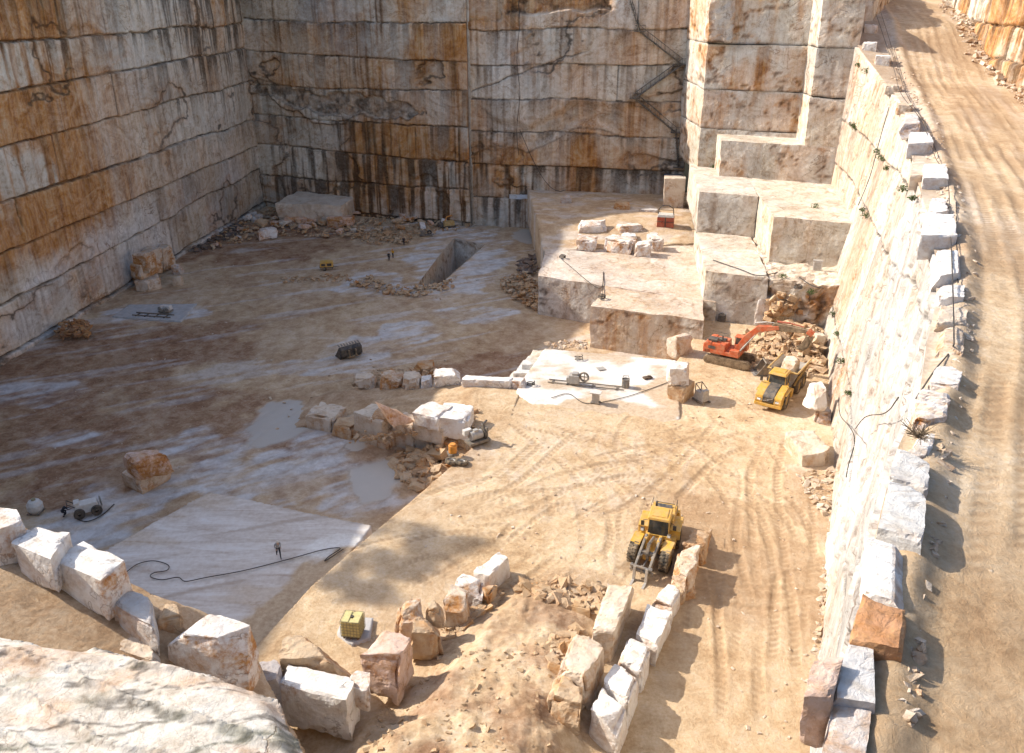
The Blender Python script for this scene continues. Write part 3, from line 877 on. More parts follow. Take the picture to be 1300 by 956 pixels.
# white sawn platform by the bench, stepped on its left edge
PLAT = [at(*p, 0.12) for p in [(692, 443), (858, 458), (864, 530), (835, 545), (760, 542), (684, 520), (656, 499), (658, 490), (668, 476), (680, 460)]]
PY0 = at(760, 524, 0)[1]
def plat_z(x, y): return 0.16 + 0.10 * (fbm(x * .3, y * .3, 0, 93, 4) - .5) - 0.75 * sm(2.5, -4.5, y - PY0 + .18 * (x - 10) + 3.5 * (fbm(x * .25, y * .25, 0, 94, 4) - .5))
def plat_p(x, y):
    sand = np.clip(patch(x, y, [(760, 525, 90, 14), (860, 500, 40, 20)], 0, 91) + 0.85 * sm(.50, .72, fbm(x * .22, y * .4, 0, 92, 5)) + .06, 0, 1)
    return np.stack([sand * .85, 0.75 * (1 - sand), 0 * x, 0 * x], -1)
plat = sheet('rock_floor', PLAT, plat_z, 0.25, M['slab'], plat_p, skirt=3.6, rag=0.12)
tag(plat, kind='structure')
for i, (a, b, z0) in enumerate([((672, 462), (692, 443), -0.5), ((662, 473), (680, 457), -1.1), ((652, 484), (668, 470), -1.7)]):
    pa, pb = at(*a, z0), at(*b, z0)
    c8 = quad8([(pa[0] - 1.0, pa[1] - .3), (pa[0] + 2.2, pa[1]), (pb[0] + 2, pb[1]), (pb[0] - 1.6, pb[1])], ZF, z0)
    bench('rock_ledge', c8, ['top white step at the left edge of the sunlit sawn platform', 'middle white step at the left edge of the sunlit sawn platform', 'lowest white step at the left edge of the sunlit sawn platform'][i], 'rock ledge', 0.2, 0.1, 0.9, 0.08, 0.2, 0.4, 200 + i)

# ---------------------------------------------------------------- left wall
nl = np.array([0.9930, -0.1187]); nl /= np.linalg.norm(nl)
ys = [12, 40, 60, 79, 96, 110, 122, 138, 150, 172, 182, 196]
tops = [37, 40.5, 41.5, 42.4, 42.9, 43.4, 46, 50.7, 53.5, 56, 63, 75]  # unseen rim heights, shaped so the wall's shadow ends at the sunny yard
lb = [(WL(y), y) for y in ys]
S0 = lambda y: math.hypot(WL(y) - WL(12), y - 12)
sx = lambda px, py: None
def l_rust(s, z):
    near = sm(S0(152), S0(112), s)                     # the end towards the viewer is orange
    band = sm(5.0, 12.0, z) * (1 - 0.35 * sm(31, 38, z))
    return np.clip(0.20 + 1.7 * near * band + 0.25 * sm(S0(165), S0(180), s) * sm(20, 30, z), 0, 1.9)
def l_dark(s, z): return 0.30 + 0.75 * sm(S0(140), S0(180), s) * sm(18, 34, z) + 0.3 * sm(26, 40, z)
def l_cool(s, z): return 0.20 + 0.8 * sm(14, 4, z)
hs = [-0.2 + 6.62 * k - 2.5 for k in range(0, 10)]
lw = wall('rock_wall', lb, [(x - 0.8, y) for x, y in lb], [ZF - 1] * len(ys), tops, nl, [(lambda s, h=h, k=k: h + 0.012 * (s - 90) * math.sin(k * 1.7)) for k, h in enumerate(hs)],
          0.27, 0.2, 301, 'long shaded quarry face on the left, orange at its near end, cut in sloping tiers', l_rust, l_dark, l_cool, joints=(16, 44), jmax=.5, groove=0.55, steps=0.45, rough=0.5, flip=True, spall=.15)

# ---------------------------------------------------------------- back wall, two faces meeting at an upright corner
def b_rust(s, z): return 0.50 + 0.7 * sm(20, 38, s) * sm(26, 10, z) + 0.35 * sm(26, 36, s) * sm(20, 34, z)
def b_dark(s, z): return 0.60 + 1.5 * sm(20, 5, z) * sm(4, 12, s)
def b_cool(s, z): return 0.25 + 0.75 * sm(24, 34, z) * sm(34, 20, s)
def b_extra(Sg, Z, disp, pt, dist, tier):
    # band of broken brown rock that climbs and dips between two tiers
    mid = 22.8 - 2.2 * sm(2, 18, Sg) - 1.0 * sm(20, 34, Sg) + 3.0 * (fbm(Sg * .16, 0 * Sg, 1, 411, 4) - .5)
    wd = 2.6 * sm(1.0, 3.0, Sg) * sm(43, 38, Sg) * (0.35 + 1.1 * fbm(Sg * .13, 0 * Sg, 2, 412, 4)) + 1.5 * (fbm(Sg * .6, Z * .25, 2, 418, 5) - .5)
    wd = np.where((Sg < 44), wd, 0.0)
    m = sm(1.0, 0.8, np.abs(Z - mid) / np.maximum(wd, .05)) * (wd > .3)
    disp = disp - m * (0.15 + 1.0 * fbm(Sg * .7, Z * .7, 0, 413, 5))
    e = sm(.40, 0.0, np.abs(np.abs(Z - mid) - wd) / 0.9) * (wd > .3) * (Z < mid)
    pt[..., 0] = np.clip(pt[..., 0] * (1 - m) + m * 0.75 * fbm(Sg * .5, Z * .5, 0, 415), 0, 1)
    pt[..., 1] = np.clip(np.maximum(pt[..., 1] * (1 - .5 * m), np.maximum(0.6 * m * sm(.35, .7, fbm(Sg * .8, Z * .8, 0, 414, 4)) + 0.25 * m, 0.8 * e)), 0, 1)
    return disp, pt
def dirn(a, b):
    d = np.array(b, float) - np.array(a, float); d /= np.linalg.norm(d)
    return np.array([d[1], -d[0]])
pa, pb = (-58.5, 195.4), (-9.0, 176.0)
bw = wall('rock_wall', [pa, pb], [(pa[0], pa[1] + .4), (pb[0], pb[1] + .4)], [ZF - 1] * 2, [57, 47], dirn(pa, pb), [(lambda s, h=h, k=k: h + 0.02 * (s - 20) * math.sin(k * 2.1)) for k, h in enumerate(hs)],  # unseen rim height sloped down so sun reaches the tower's left side
          0.24, 0.2, 402, 'shaded end wall left of the upright corner, brown and black stained', b_rust, b_dark, b_cool, joints=(10, 28), groove=0.4, steps=0.35, rough=0.6, extra=b_extra, thick=2.6, jmax=.35, spall=.5)
def c_rust(s, z): return 0.42 + 0.6 * sm(18, 10, z) * sm(4, 10, s)
def c_dark(s, z): return 0.50 + 0.9 * sm(18, 3, z)
def c_cool(s, z): return 0.25 + 0.3 * sm(20, 34, z)
def c_extra(Sg, Z, disp, pt, dist, tier):
    # brown rough block at the top left, and rounded broken steps lower down
    m = sm(38.0, 38.6, Z + 1.2 * (fbm(Sg * .3, 0 * Sg, 1, 421) - .5) - 0.05 * Sg) * sm(30, 27, Sg) * sm(8.3, 8.9, Sg)
    disp = disp - m * (0.6 + 1.3 * fbm(Sg * .5, Z * .5, 0, 422, 5))
    pt[..., 0] = pt[..., 0] * (1 - m) + m * 0.9
    pt[..., 1] = np.clip(pt[..., 1] + 0.5 * m * sm(.45, .65, fbm(Sg * .6, Z * .9, 0, 423, 5)), 0, 1)
    mid = 15.2 + 2.4 * np.sin(Sg * 0.22 + 2.2) + 1.5 * (fbm(Sg * .3, 0 * Sg, 3, 424, 3) - .5)
    k = sm(0, 1.6, Z - mid) * sm(mid + 6.0, mid + 4.0, Z) * sm(33, 29, Sg) * sm(2, 5, Sg)
    q = sm(.45, .0, np.abs(Z - mid) / 1.0) * sm(33, 29, Sg)
    disp = disp - 0.9 * k
    pt[..., 1] = np.clip(np.maximum(pt[..., 1], 0.65 * q) + 0.25 * k * sm(.4, .6, fbm(Sg * .5, Z * .5, 0, 425)), 0, 1)
    # crack climbing to the right
    cr = np.abs(Z - (23.5 + 0.36 * Sg + 1.2 * (fbm(Sg * .5, 0 * Sg, 4, 426, 4) - .5)))
    kk = sm(.22, .08, cr) * sm(26, 22, Sg)
    pt[..., 1] = np.maximum(pt[..., 1], .85 * kk); disp = disp - .25 * kk
    return disp, pt
pc, pd = (-9.6, 177.7), (34.5, 170.2)
cw = wall('rock_wall', [pc, pd], [(pc[0], pc[1] + .4), (pd[0], pd[1] + .4)], [ZF - 1] * 2, [44.5, 43], dirn(pc, pd), [(lambda s, h=h, k=k: h + 0.015 * (s - 20) * math.sin(k * 1.3 + 1)) for k, h in enumerate([h - .9 for h in hs])],  # unseen rim kept low to set where its shadow ends on the bench
          0.22, 0.2, 403, 'shaded end wall right of the upright corner, behind the zigzag stair', c_rust, c_dark, c_cool, joints=(10, 26), groove=0.35, steps=0.4, rough=0.5, extra=c_extra, jmax=.4, spall=.5)
# ---------------------------------------------------------------- benches and rock tower on the right
Vd = np.array([0.930, -0.366])
def along(p, t): return (p[0] + Vd[0] * t, p[1] + Vd[1] * t)
P3 = lambda px, py, z: at(px, py, z)
b1 = quad8([P3(683, 350, 2.8), P3(910, 384, 2.8), P3(900, 306, 2.8), P3(691, 317, 2.8)], ZF - .6, 2.8)
bench('rock_bench', b1, 'wide flat-topped rock bench with pale front standing left of the sandy topped bench', 'rock bench', 0.35, 0.3, 0.6, 0.14, 0.10, 0.4, 501, sandy=.6, cap=90)
b2 = quad8([P3(750, 388, 2.72), P3(894, 407, 2.72), P3(892, 379, 2.72), P3(768, 362, 2.72)], ZF - .6, 2.72)
bench('rock_bench', b2, 'rock bench with brown streaked front standing behind the white sawn platform', 'rock bench', 0.6, 0.5, 0.3, 0.16, 0.12, 0.35, 502, sandy=.7, cap=70)
L1a = (26.8, 112.8)
bench('rock_bench', quad8([L1a, along(L1a, 8.6), (39.5, 141), (30.6, 139)], -.6, 7.0), 'cut rock bench with pale smooth front just behind the excavator', 'rock bench', 0.35, 0.3, 0.5, 0.14, 0.12, 0.4, 503, sandy=.25)
bench('rock_bench', quad8([along(L1a, 8.62), along(L1a, 19), (58, 131), (39.6, 141)], -.6, 6.95), 'broken rough-fronted rock bench above the excavated rubble hollow', 'rock bench', 0.8, 0.6, 0.1, 0.9, 0.5, 0.45, 504, sandy=.3)
L2a = (29.7, 133.7)
bench('rock_bench', quad8([L2a, along(L2a, 9.2), (41.5, 156), (33.0, 159)], 6.6, 13.5), 'recessed rock bench with shaded front, left of the one standing forward', 'rock bench', 0.4, 0.4, 0.3, 0.12, 0.08, 0.4, 505, sandy=.2)
L2b = (37.0, 117.8)
bench('rock_bench', quad8([L2b, along(L2b, 14.5), (57, 148), (40.6, 152)], 6.6, 13.45), 'forward rock bench with cracked shaded front beside the white side wall', 'rock bench', 0.4, 0.5, 0.25, 0.14, 0.08, 0.4, 506, sandy=.2)
L3a = (35.5, 146.3)
bench('rock_bench', quad8([L3a, along(L3a, 21), (58, 150), (36.8, 156.5)], 13.0, 19.5), 'low long rock bench at the foot of the rock tower, with an orange vein', 'rock bench', 0.55, 0.4, 0.3, 0.14, 0.08, 0.4, 507, sandy=.15)
tw = empty('rock_tower', (42, 158, 13))
tag(tw, 'tall sawn rock tower of four stacked tiers with sunlit left edge', 'rock tower')
Ta = np.array([33.6, 154.6])
def tier(root, a, length, bl, br, z0, z1, seed, rust, o=0.0, dark=.4, cuts=0, rough=.16):
    c8 = quad8([a, along(a, length), br, bl], z0, z1) - np.array([*root.location])
    c8[:, 1] += o
    bb = bench('rock_tier', c8, None, None, rust, dark, 0.35, rough, 0.07, 0.45, seed, parent=root, cuts=cuts, cap=60)
    return bb
for i, (z0, z1) in enumerate([(12.6, 20.3), (20.32, 27.0), (27.02, 34.5), (34.52, 42.6)]):
    tier(tw, Ta, 20, (33.0, 173.0), (54, 164), z0, z1, 520 + i, 0.55 + .1 * i, [0, .12, -.1, .35][i])
tier(tw, (33.2, 153.2), 4.2, (33.2, 156), (37.4, 154.5), 34.9, 42.6, 526, 0.9, 0, .5, 1, .5)
tw2 = empty('rock_tower', (53, 144, 19.3))
tag(tw2, 'narrow forward rock pillar of three tiers between tower and white side wall', 'rock tower')
for i, (z0, z1) in enumerate([(19.0, 27.1), (27.12, 34.6), (34.62, 42.4)]):
    tier(tw2, (48.0, 141.4), 6.2, (49.2, 151), (57.0, 149), z0, z1, 530 + i, 0.4, [0, .1, -.08][i])

bench('rock_bench', quad8([(50.5, 150), (60.3, 152), (91, 215), (64, 215)], -1, 45.5), 'rough rock mass behind the narrow pillar at the far bend of the haul road', 'rock bench', .6, .4, .3, .5, .2, .8, 540)
# slope of sand behind the bench up to the end wall
def slope_z(x, y):
    return 2.86 + 1.75 * sm(137.5, 153, y + 2.0 * (fbm(x * .2, y * .1, 0, 96) - .5)) + 0.35 * (fbm(x * .4, y * .4, 0, 97, 5) - .5)
sl2 = sheet('sand_slope', [P3(690, 319, 2.85), P3(905, 309, 2.85), (37.0, 173), (3.0, 180.5)], slope_z, 0.4, M['ground'],
            lambda x, y: np.stack([0.30 + 0.4 * (fbm(x * .3, y * .3, 0, 98) - .5), 0.35 * sm(.5, .7, fbm(x * .3, y * .6, 0, 99)), 0 * x, 0 * x], -1), skirt=7, rag=0.3)
tag(sl2, kind='structure')

# ---------------------------------------------------------------- right wall and the road above it
def road_z(y):
    return np.interp(y, [0, 83, 125, 150, 185, 260, 400], [28, 28, 31.5, 38, 41, 43.5, 45])
def at_road(px, py, dz=0.0):
    x, y, k = ray(px, py)
    D = np.arange(6.0, 330.0, 0.02)
    zz = CAMH + k * D / y
    hit = np.nonzero(zz < road_z(D) + dz)[0]
    d = float(D[hit[0]]) if len(hit) else 320.0
    return (x * d / y, d, CAMH + k * d / y)
EDGE = [(1040, 956), (1065, 867), (1082, 810), (1098, 751), (1100, 677), (1114, 669), (1128, 598), (1137, 561), (1161, 502), (1177, 452), (1177, 421), (1186, 345), (1177, 283), (1170, 276), (1157, 200), (1150, 166), (1135, 104), (1085, 60)]
ed = [at_road(*p, -0.3) for p in EDGE]
ed = sorted(ed, key=lambda q: q[1])
ey = np.array([q[1] for q in ed]); ex = np.array([q[0] for q in ed])
yy = np.array([6, 10, 14, 18, 22, 26, 30, 36, 42, 50, 60, 72, 84, 96, 110, 125, 140, 160])
topx = np.interp(yy, ey, ex)
for _ in range(1): topx[1:-1] = .25 * topx[:-2] + .5 * topx[1:-1] + .25 * topx[2:]
topx[yy > ey.max()] = ex[-1] + (yy[yy > ey.max()] - ey.max()) * 0.36
topx[yy < ey.min()] = ex[0] + (yy[yy < ey.min()] - ey.min()) * 0.36
basex = np.minimum(np.interp(yy, [5, 49, 71, 92.6, 113, 133, 160], [5.2, 22.3, 31.1, 37.8, 43.7, 50.0, 59.0]), topx - np.interp(yy, [40, 100], [1.4, 0.4]))
RW = dict(y=yy, tx=topx, bx=basex)
def rw_x(y, z):
    tz = float(road_z(y)) - 0.3
    t = (z + 1.0) / (tz + 1.0)
    return float(np.interp(y, yy, basex)) * (1 - t) + float(np.interp(y, yy, topx)) * t
def on_rw(px, py):
    """where a line of sight meets the right wall"""
    x, y, k = ray(px, py)
    lo = None
    for i in range(300):
        D = 8 + i * 0.6
        t = D / y
        X_, Y_, Z_ = x * t, D, CAMH + k * t
        if X_ > rw_x(Y_, Z_) and Z_ < road_z(Y_) - 0.25: return (X_, Y_, Z_)
    return None
rb = [(x, y) for x, y in zip(basex, yy)]; rtp = [(x, y) for x, y in zip(topx, yy)]
RL = np.concatenate([[0], np.cumsum(np.linalg.norm(np.diff((np.array(rb) + np.array(rtp)) / 2, axis=0), axis=1))])
def seam_of(pts):
    q = [on_rw(*p) for p in pts]; q = sorted([a for a in q if a], key=lambda a: a[1])
    yv = [a[1] for a in q]; zv = [a[2] for a in q]
    return (lambda s: np.interp(np.interp(s, RL, yy), yv, zv)), q
SEAM_PX = [[(1066, 129), (1116, 195), (1163, 254)], [(1092, 251), (1120, 311), (1164, 383), (1177, 440)], [(1063, 415), (1076, 487), (1085, 540)]]
SEAMS = [seam_of(p) for p in SEAM_PX]
def r_extra(Sg, Z, disp, pt, dist, tier_):
    Yg = np.interp(Sg, RL, yy)
    # spalled white layers with stepped edges
    n_ = fbm(Sg * .12 + Z * .10, Z * .16 - Sg * .05, 0, 611, 4)
    st_ = np.floor(n_ * 9) / 9
    st_ = np.floor(n_ * 5 + .25 * fbm(Sg * .8, Z * .3, 0, 615, 3)) / 5
    disp = disp * .45 + 1.1 * (st_ - .5) * sm(120, 70, Yg)
    ck = np.abs(fbm(Sg * .55, Z * .05 + Sg * .1, 0, 612, 5) - .5); ck2 = np.abs(fbm(Sg * .12 + Z * .06, Z * .12, 4, 613, 5) - .5)
    line = np.maximum(sm(.022, .006, ck) * sm(.42, .6, fbm(Sg * .1, Z * .1, 3, 614)), .8 * sm(.010, .003, ck2))
    pt[..., 1] = np.maximum(pt[..., 1], .55 * line); disp = disp - .12 * line
    pt[..., 0] = np.clip(pt[..., 0] + .45 * sm(.04, .012, ck) * sm(.45, .6, fbm(Sg * .1, Z * .1, 3, 614)), 0, 1)
    # bench-like lip low at the near end
    bleach = sm(95, 60, Yg) * (0.55 + .45 * sm(.35, .6, n_))
    pt[..., 2] = np.clip(pt[..., 2] + 0.9 * bleach, 0, 1)
    pt[..., 4] = pt[..., 4] * .6 - .34 - .3 * bleach * sm(.5, .7, fbm(Sg * .3, Z * .12, 5, 617, 4))
    pt[..., 0] = pt[..., 0] * (1 - .75 * bleach)
    pt[..., 1] = pt[..., 1] * (1 - .35 * bleach)
    return disp, pt
rwall = wall('rock_wall', rb, rtp, [-1.0] * len(yy), [float(road_z(v)) - 0.3 for v in yy], dirn((0, 0), (-.383, -1)), [q[0] for q in SEAMS], 0.2, 0.2, 601,
             'tall sunlit white quarry face on the right, below the haul road', lambda s, z: 0.35 + 0 * s, lambda s, z: 0.35 + 0 * s, lambda s, z: 0.55 + 0 * s,
             joints=(6, 16), groove=0.35, steps=0.5, rough=0.35, thick=3.0, jmax=.3, flip=True, extra=r_extra)

# road ribbon
LIM = [(1120, 985), (1150, 867), (1150, 800), (1165, 720), (1180, 640), (1188, 590), (1205, 520), (1225, 430), (1230, 330), (1212, 240), (1190, 170), (1165, 110), (1140, 50), (1118, 2)]
li = sorted([at_road(*p) for p in LIM], key=lambda q: q[1])
ly = np.array([q[1] for q in li]); lx = np.array([q[0] for q in li])
def road_l(y): return np.interp(y, yy, topx) + 0.15
yr = np.concatenate([np.arange(4, 60, 0.13), np.arange(60, 130, 0.3), np.arange(130, 262, 0.8)])
rl = np.interp(yr, yy, topx); mm = yr > yy.max()
rl = np.where(mm, topx[-1] + (yr - yy.max()) * 0.55, rl) + 0.05
wd = np.interp(yr, [0, 20, 60, 110, 150, 260], [26, 26, 28, 30, 30, 34])
nw = 150
u = np.linspace(0, 1, nw) ** 1.35
XR = rl[:, None] + u[None, :] * wd[:, None]; YR = yr[:, None] + 0 * XR
lim = np.interp(yr, ly, lx)[:, None] + 0 * XR
rdt = Tracks([(smooth_path([(a + off, b) for a, b in zip(np.interp([6, 15, 25, 40, 60, 90, 130, 180], ly, lx), [6, 15, 25, 40, 60, 90, 130, 180])], 6), g, w_, d_) for off, g, w_, d_ in [(3.2, 2.4, .8, .08), (4.6, 2.5, .75, .07), (7.6, 2.6, .8, .08), (9.3, 2.5, .8, .07), (6.0, 2.5, .7, .06)]])
dd_, cc_ = rdt(XR, YR)
ZR = road_z(yr)[:, None] + dd_ + 0.25 * (fbm(XR * .15, YR * .15, 0, 621, 4) - .5) + 0.10 * (fbm(XR * .9, YR * .9, 0, 622, 4) - .5)
ZR += 0.45 * sm(1.2, 0, np.abs(XR - lim + .2)) * (0.3 + fbm(XR * .5, YR * .5, 0, 623)) 
band = fbm((XR - lim) * .55, YR * .05, 0, 624, 5)
mudr = 0.18 + 0.75 * sm(.45, .68, band) * (0.5 + .5 * sm(20, 60, YR)) + 0.3 * sm(30, 100, YR)
gr = 0.16 * sm(.58, .72, fbm((XR - lim) * .4, YR * .07, 3, 625, 5)) * sm(25, 50, YR)
edge_g = sm(0.3, -1.0, XR - lim) * .3 * sm(24, 34, YR)
pr = np.stack([np.clip(mudr * .25, 0, .4), np.clip(np.maximum(gr, edge_g), 0, 1), np.clip(cc_ + .5 * sm(.35, .65, fbm(XR * .2, YR * .08, 0, 627, 4)), 0, .8), 0 * XR], -1).reshape(-1, 4)
ii = np.arange(len(yr) * nw).reshape(len(yr), nw)
qf = np.stack([ii[:-1, :-1].ravel(), ii[:-1, 1:].ravel(), ii[1:, 1:].ravel(), ii[1:, :-1].ravel()], 1)
road = np_obj('road', np.stack([XR, YR, ZR], -1).reshape(-1, 3), qf, M['ground'], pr, smooth=True)
tag(road, kind='structure')

# rock face on the far side of that road
fr_ = [at_road(*p) for p in [(1345, 165), (1300, 112), (1272, 98), (1246, 66), (1238, 40), (1218, 18), (1204, 2)]]
fr_ = [(q[0], q[1]) for q in fr_]
fr_ = [(fr_[0][0] + 6, fr_[0][1] - 34), (fr_[0][0] + 2, fr_[0][1] - 12)] + fr_ + [(fr_[-1][0] + 10, fr_[-1][1] + 40)]
fz = [float(road_z(q[1])) - 1 for q in fr_]
wall('rock_wall', fr_, [(x + 1.5, y) for x, y in fr_], fz, [52] * len(fr_), (-.93, -.36), [(lambda s, h=h: 0 * s + h) for h in (34, 38.5, 43, 47.5)], 0.3, 0.3, 640,
     'broken orange rock face beyond the haul road, top right', lambda s, z: 1.3 + 0 * s, lambda s, z: 0.9 + 0 * s, lambda s, z: 0.0 + 0 * s, joints=(3, 7), groove=0.5, steps=1.6, rough=1.6, flip=True)

# ---------------------------------------------------------------- haul track and near rock at the lower left
NR = [(-29.6, 40.8, 11.0), (-19.6, 37.2, 9.0), (-11.3, 37.0, 5.0)]
A_ = np.array([[p[0], p[1], 1] for p in NR]); cf = np.linalg.solve(A_, np.array([p[2] for p in NR]))
def lroad_z(x, y):
    x = np.asarray(x, float); y = np.asarray(y, float)
    return np.clip(9.3 - np.where(x < -20, 0.33, 0.75) * (x + 20), 0.4, 14.5) + 0.0 * y
lrp = [at_surf(*p, lroad_z) for p in [(-160, 640), (0, 655), (60, 686), (130, 722), (215, 762), (300, 800), (330, 840), (345, 875), (400, 985), (-200, 985)]]
lt = Tracks([(smooth_path([at_surf(*p, lroad_z)[:2] for p in q]), 2.1, .75, .12) for q in ([(-60, 680), (40, 745), (130, 795), (220, 840)], [(-60, 720), (30, 775), (110, 815), (200, 860)])])
def lz(x, y): return lroad_z(x, y) + lt(x, y)[0] + 0.25 * (fbm(x * .5, y * .5, 0, 651, 5) - .5)
lr = sheet('road', [q[:2] for q in lrp], lz, 0.14, M['ground'], lambda x, y: np.stack([0.25 + .3 * fbm(x * .5, y * .5, 0, 652), 0 * x, lt(x, y)[1], 0 * x], -1), skirt=16, rag=.3)
tag(lr, kind='structure')
nrp = [at(*p, 14.3) for p in [(-170, 770), (0, 795), (60, 806), (120, 812), (220, 828), (290, 852), (350, 872), (410, 985), (-220, 985)]]
def nr_z(x, y):
    sd, _, _ = poly_sd(nrp, x, y)
    q = (y * .75 + x * .22 + 2.2 * fbm(x * .13, y * .13, 0, 661, 4) + .35 * fbm(x * .9, y * .9, 0, 667, 4)) / 1.5
    fr = q - np.floor(q)
    lip = np.floor(q) * .10 + .30 * sm(.80, 1.0, fr) - .06 * fr
    return 14.0 - 0.7 * sm(1.0, 0, sd) ** 1.5 + .9 * (fbm(x * .12, y * .12, 0, 662, 3) - .5) + lip - 1.2 - .067 * (y * .75 + x * .22) + 1.3 + .10 * (fbm(x * 1.1, y * 1.6, 0, 663, 5) - .5)
def nr_p(x, y):
    v = np.abs(fbm((x * .3 + y * 1.0) * .28, (y - x * .25) * .5, 0, 663, 5) - .5)
    q = sm(.035, .008, v) * sm(.35, .55, fbm(x * .2, y * .2, 0, 664))
    cr = sm(.02, .005, np.abs(fbm(x * .15, y * .6, 0, 669, 4) - .5))
    return np.stack([0.4 * sm(.5, .7, fbm(x * .3, y * .7, 0, 665)), np.maximum(0.75 * q, .8 * cr), 0.40 + 0 * x, 0.30 * sm(.08, .02, v) * sm(.4, .6, fbm(x * .3, y * .3, 0, 666))], -1)
nr = sheet('rock_ledge', nrp, nr_z, 0.12, M['wall'], nr_p, skirt=12, rag=.35)
tag(nr, 'pale cream rock ledge with dark green veins in the lower left foreground', 'rock ledge')

# the land around the quarry
def strip(px0, px1, n=60): pass
def land_z(x, y): return 43.2 + 2.5 * (fbm(x * .01, y * .01, 0, 671, 4) - .5) + 14 * sm(250, 900, np.hypot(x, y - 100))
gx = np.concatenate([np.linspace(-1600, -92, 26), np.linspace(-88, 150, 24), np.linspace(165, 1600, 26)])
gy = np.concatenate([np.linspace(-1500, -10, 26), np.linspace(0, 212, 20), np.linspace(222, 1700, 26)])
XX, YY = np.meshgrid(gx, gy, indexing='ij')
hole = (XX > -92) & (XX < 118) & (YY > -10) & (YY < 206)
hole = hole | ((XX > 40) & (XX < 140) & (YY > -10) & (YY < 245))
ix = np.arange(XX.size).reshape(XX.shape)
kk = ~(hole[:-1, :-1] & hole[1:, :-1] & hole[1:, 1:] & hole[:-1, 1:]) & ~((XX[:-1, :-1] > -93) & (XX[1:, :-1] < 150) & (YY[:-1, :-1] > -11) & (YY[:-1, 1:] < 206))
lf = np.stack([ix[:-1, :-1][kk], ix[1:, :-1][kk], ix[1:, 1:][kk], ix[:-1, 1:][kk]], 1)
ZZ = np.where((YY < 0) & (YY > -12), 41.2, land_z(XX, YY))
terrain = np_obj('terrain', np.stack([XX, YY, np.where(YY < -1, np.minimum(ZZ, 41.0 + 0 * ZZ), ZZ)], -1).reshape(-1, 3), lf, M['ground'], np.zeros((XX.size, 4)), smooth=True)
tag(terrain, kind='structure')
# ================================================================== loose blocks and boulders
def ram(px, py):
    return at_surf(px, py, lambda a, b: float(ramp_z(a, b)))[2]

# ---- retaining wall of blocks holding the haul ramp
G = 'blocks stacked as the retaining wall of the haul ramp'
def rw_block(pl, pr, z, hp, depth, label, col=CREAM, rusty=.12, seed=1, **k):
    return block('stone_block', jit(fb8(pl, pr, z, hp, depth), .10, seed), label, 'stone block', col, rusty, group=G, **k)
rw_block((389, 543), (423, 551), ZF, 19, 3.0, 'pale rounded block at the low left end of the retaining wall, by the puddle', CREAM, .15, 1, chip=.7, rough=.16)
rw_block((421, 553), (449, 561), ZF, 17, 2.6, 'rust-brown block beside the lowest left block of the retaining wall', TAN, .35, 2, chip=.6, rough=.2, cuts=2)
rw_block((449, 557), (478, 568), ZF, 13, 2.6, 'bottom course block of the retaining wall under its largest shaded pale block', CREAM, .25, 3, chip=.4)
rw_block((449, 544), (486, 556), ZF + 1.5, 21, 3.0, 'large shaded pale block on top at the left part of the retaining wall', CREAM, .06, 4, chip=.4)
rw_block((479, 569), (494, 573), ZF, 12, 2.4, 'small brown block in the bottom course of the retaining wall', CREAM, .25, 5, chip=.5)
rw_block((494, 563), (525, 571), ZF + .2, 19, 3.0, 'tall pale block with a brown left edge in the middle of the retaining wall', CREAM, .2, 6, chip=.3)
rw_block((496, 545), (523, 553), ZF + 2.4, 11, 2.6, 'brown stained block wedged above the middle of the retaining wall', CREAM, .4, 7, chip=.5)
rw_block((526, 573), (556, 583), ZF - .2, 21, 3.0, 'lower flat faced block of the retaining wall, right above the scree', CREAM, .1, 8, chip=.25)
rw_block((524, 553), (562, 563), ZF + 2.3, 17, 3.0, 'long flat faced block of the retaining wall, second course at right', CREAM, .1, 9, chip=.25)
rw_block((525, 539), (556, 546), ZF + 4.0, 15, 3.2, 'sunlit pinkish block on top of the retaining wall beside the tilted slab', WHITE, .2, 10, chip=.4)
rw_block((553, 553), (594, 557), ZF + 3.0, 24, 3.4, 'biggest sunlit white block on top of the right end of the retaining wall', WHITE, .04, 11, chip=.35)
rw_block((562, 571), (590, 570), ZF + .8, 18, 2.8, 'shaded brownish block under the right end of the retaining wall', CREAM, .2, 12, chip=.4)
c8 = fb8((500, 541), (527, 533), ZF + 4.2, 12, 1.0)
c8[4:, 0] -= 1.5; c8[4:, 2] += np.array([1.6, -.3, -.3, 1.4])
block('stone_block', c8, 'tilted reddish slab leaning up out of the top of the retaining wall', 'stone block', PINK, .5, .1, .4, group=G)
rw_block((470, 534), (494, 537), ZF + 3.2, 8, 2.2, 'low brown rubble block behind the top of the retaining wall', TAN, .4, 13, chip=.6, cuts=3)

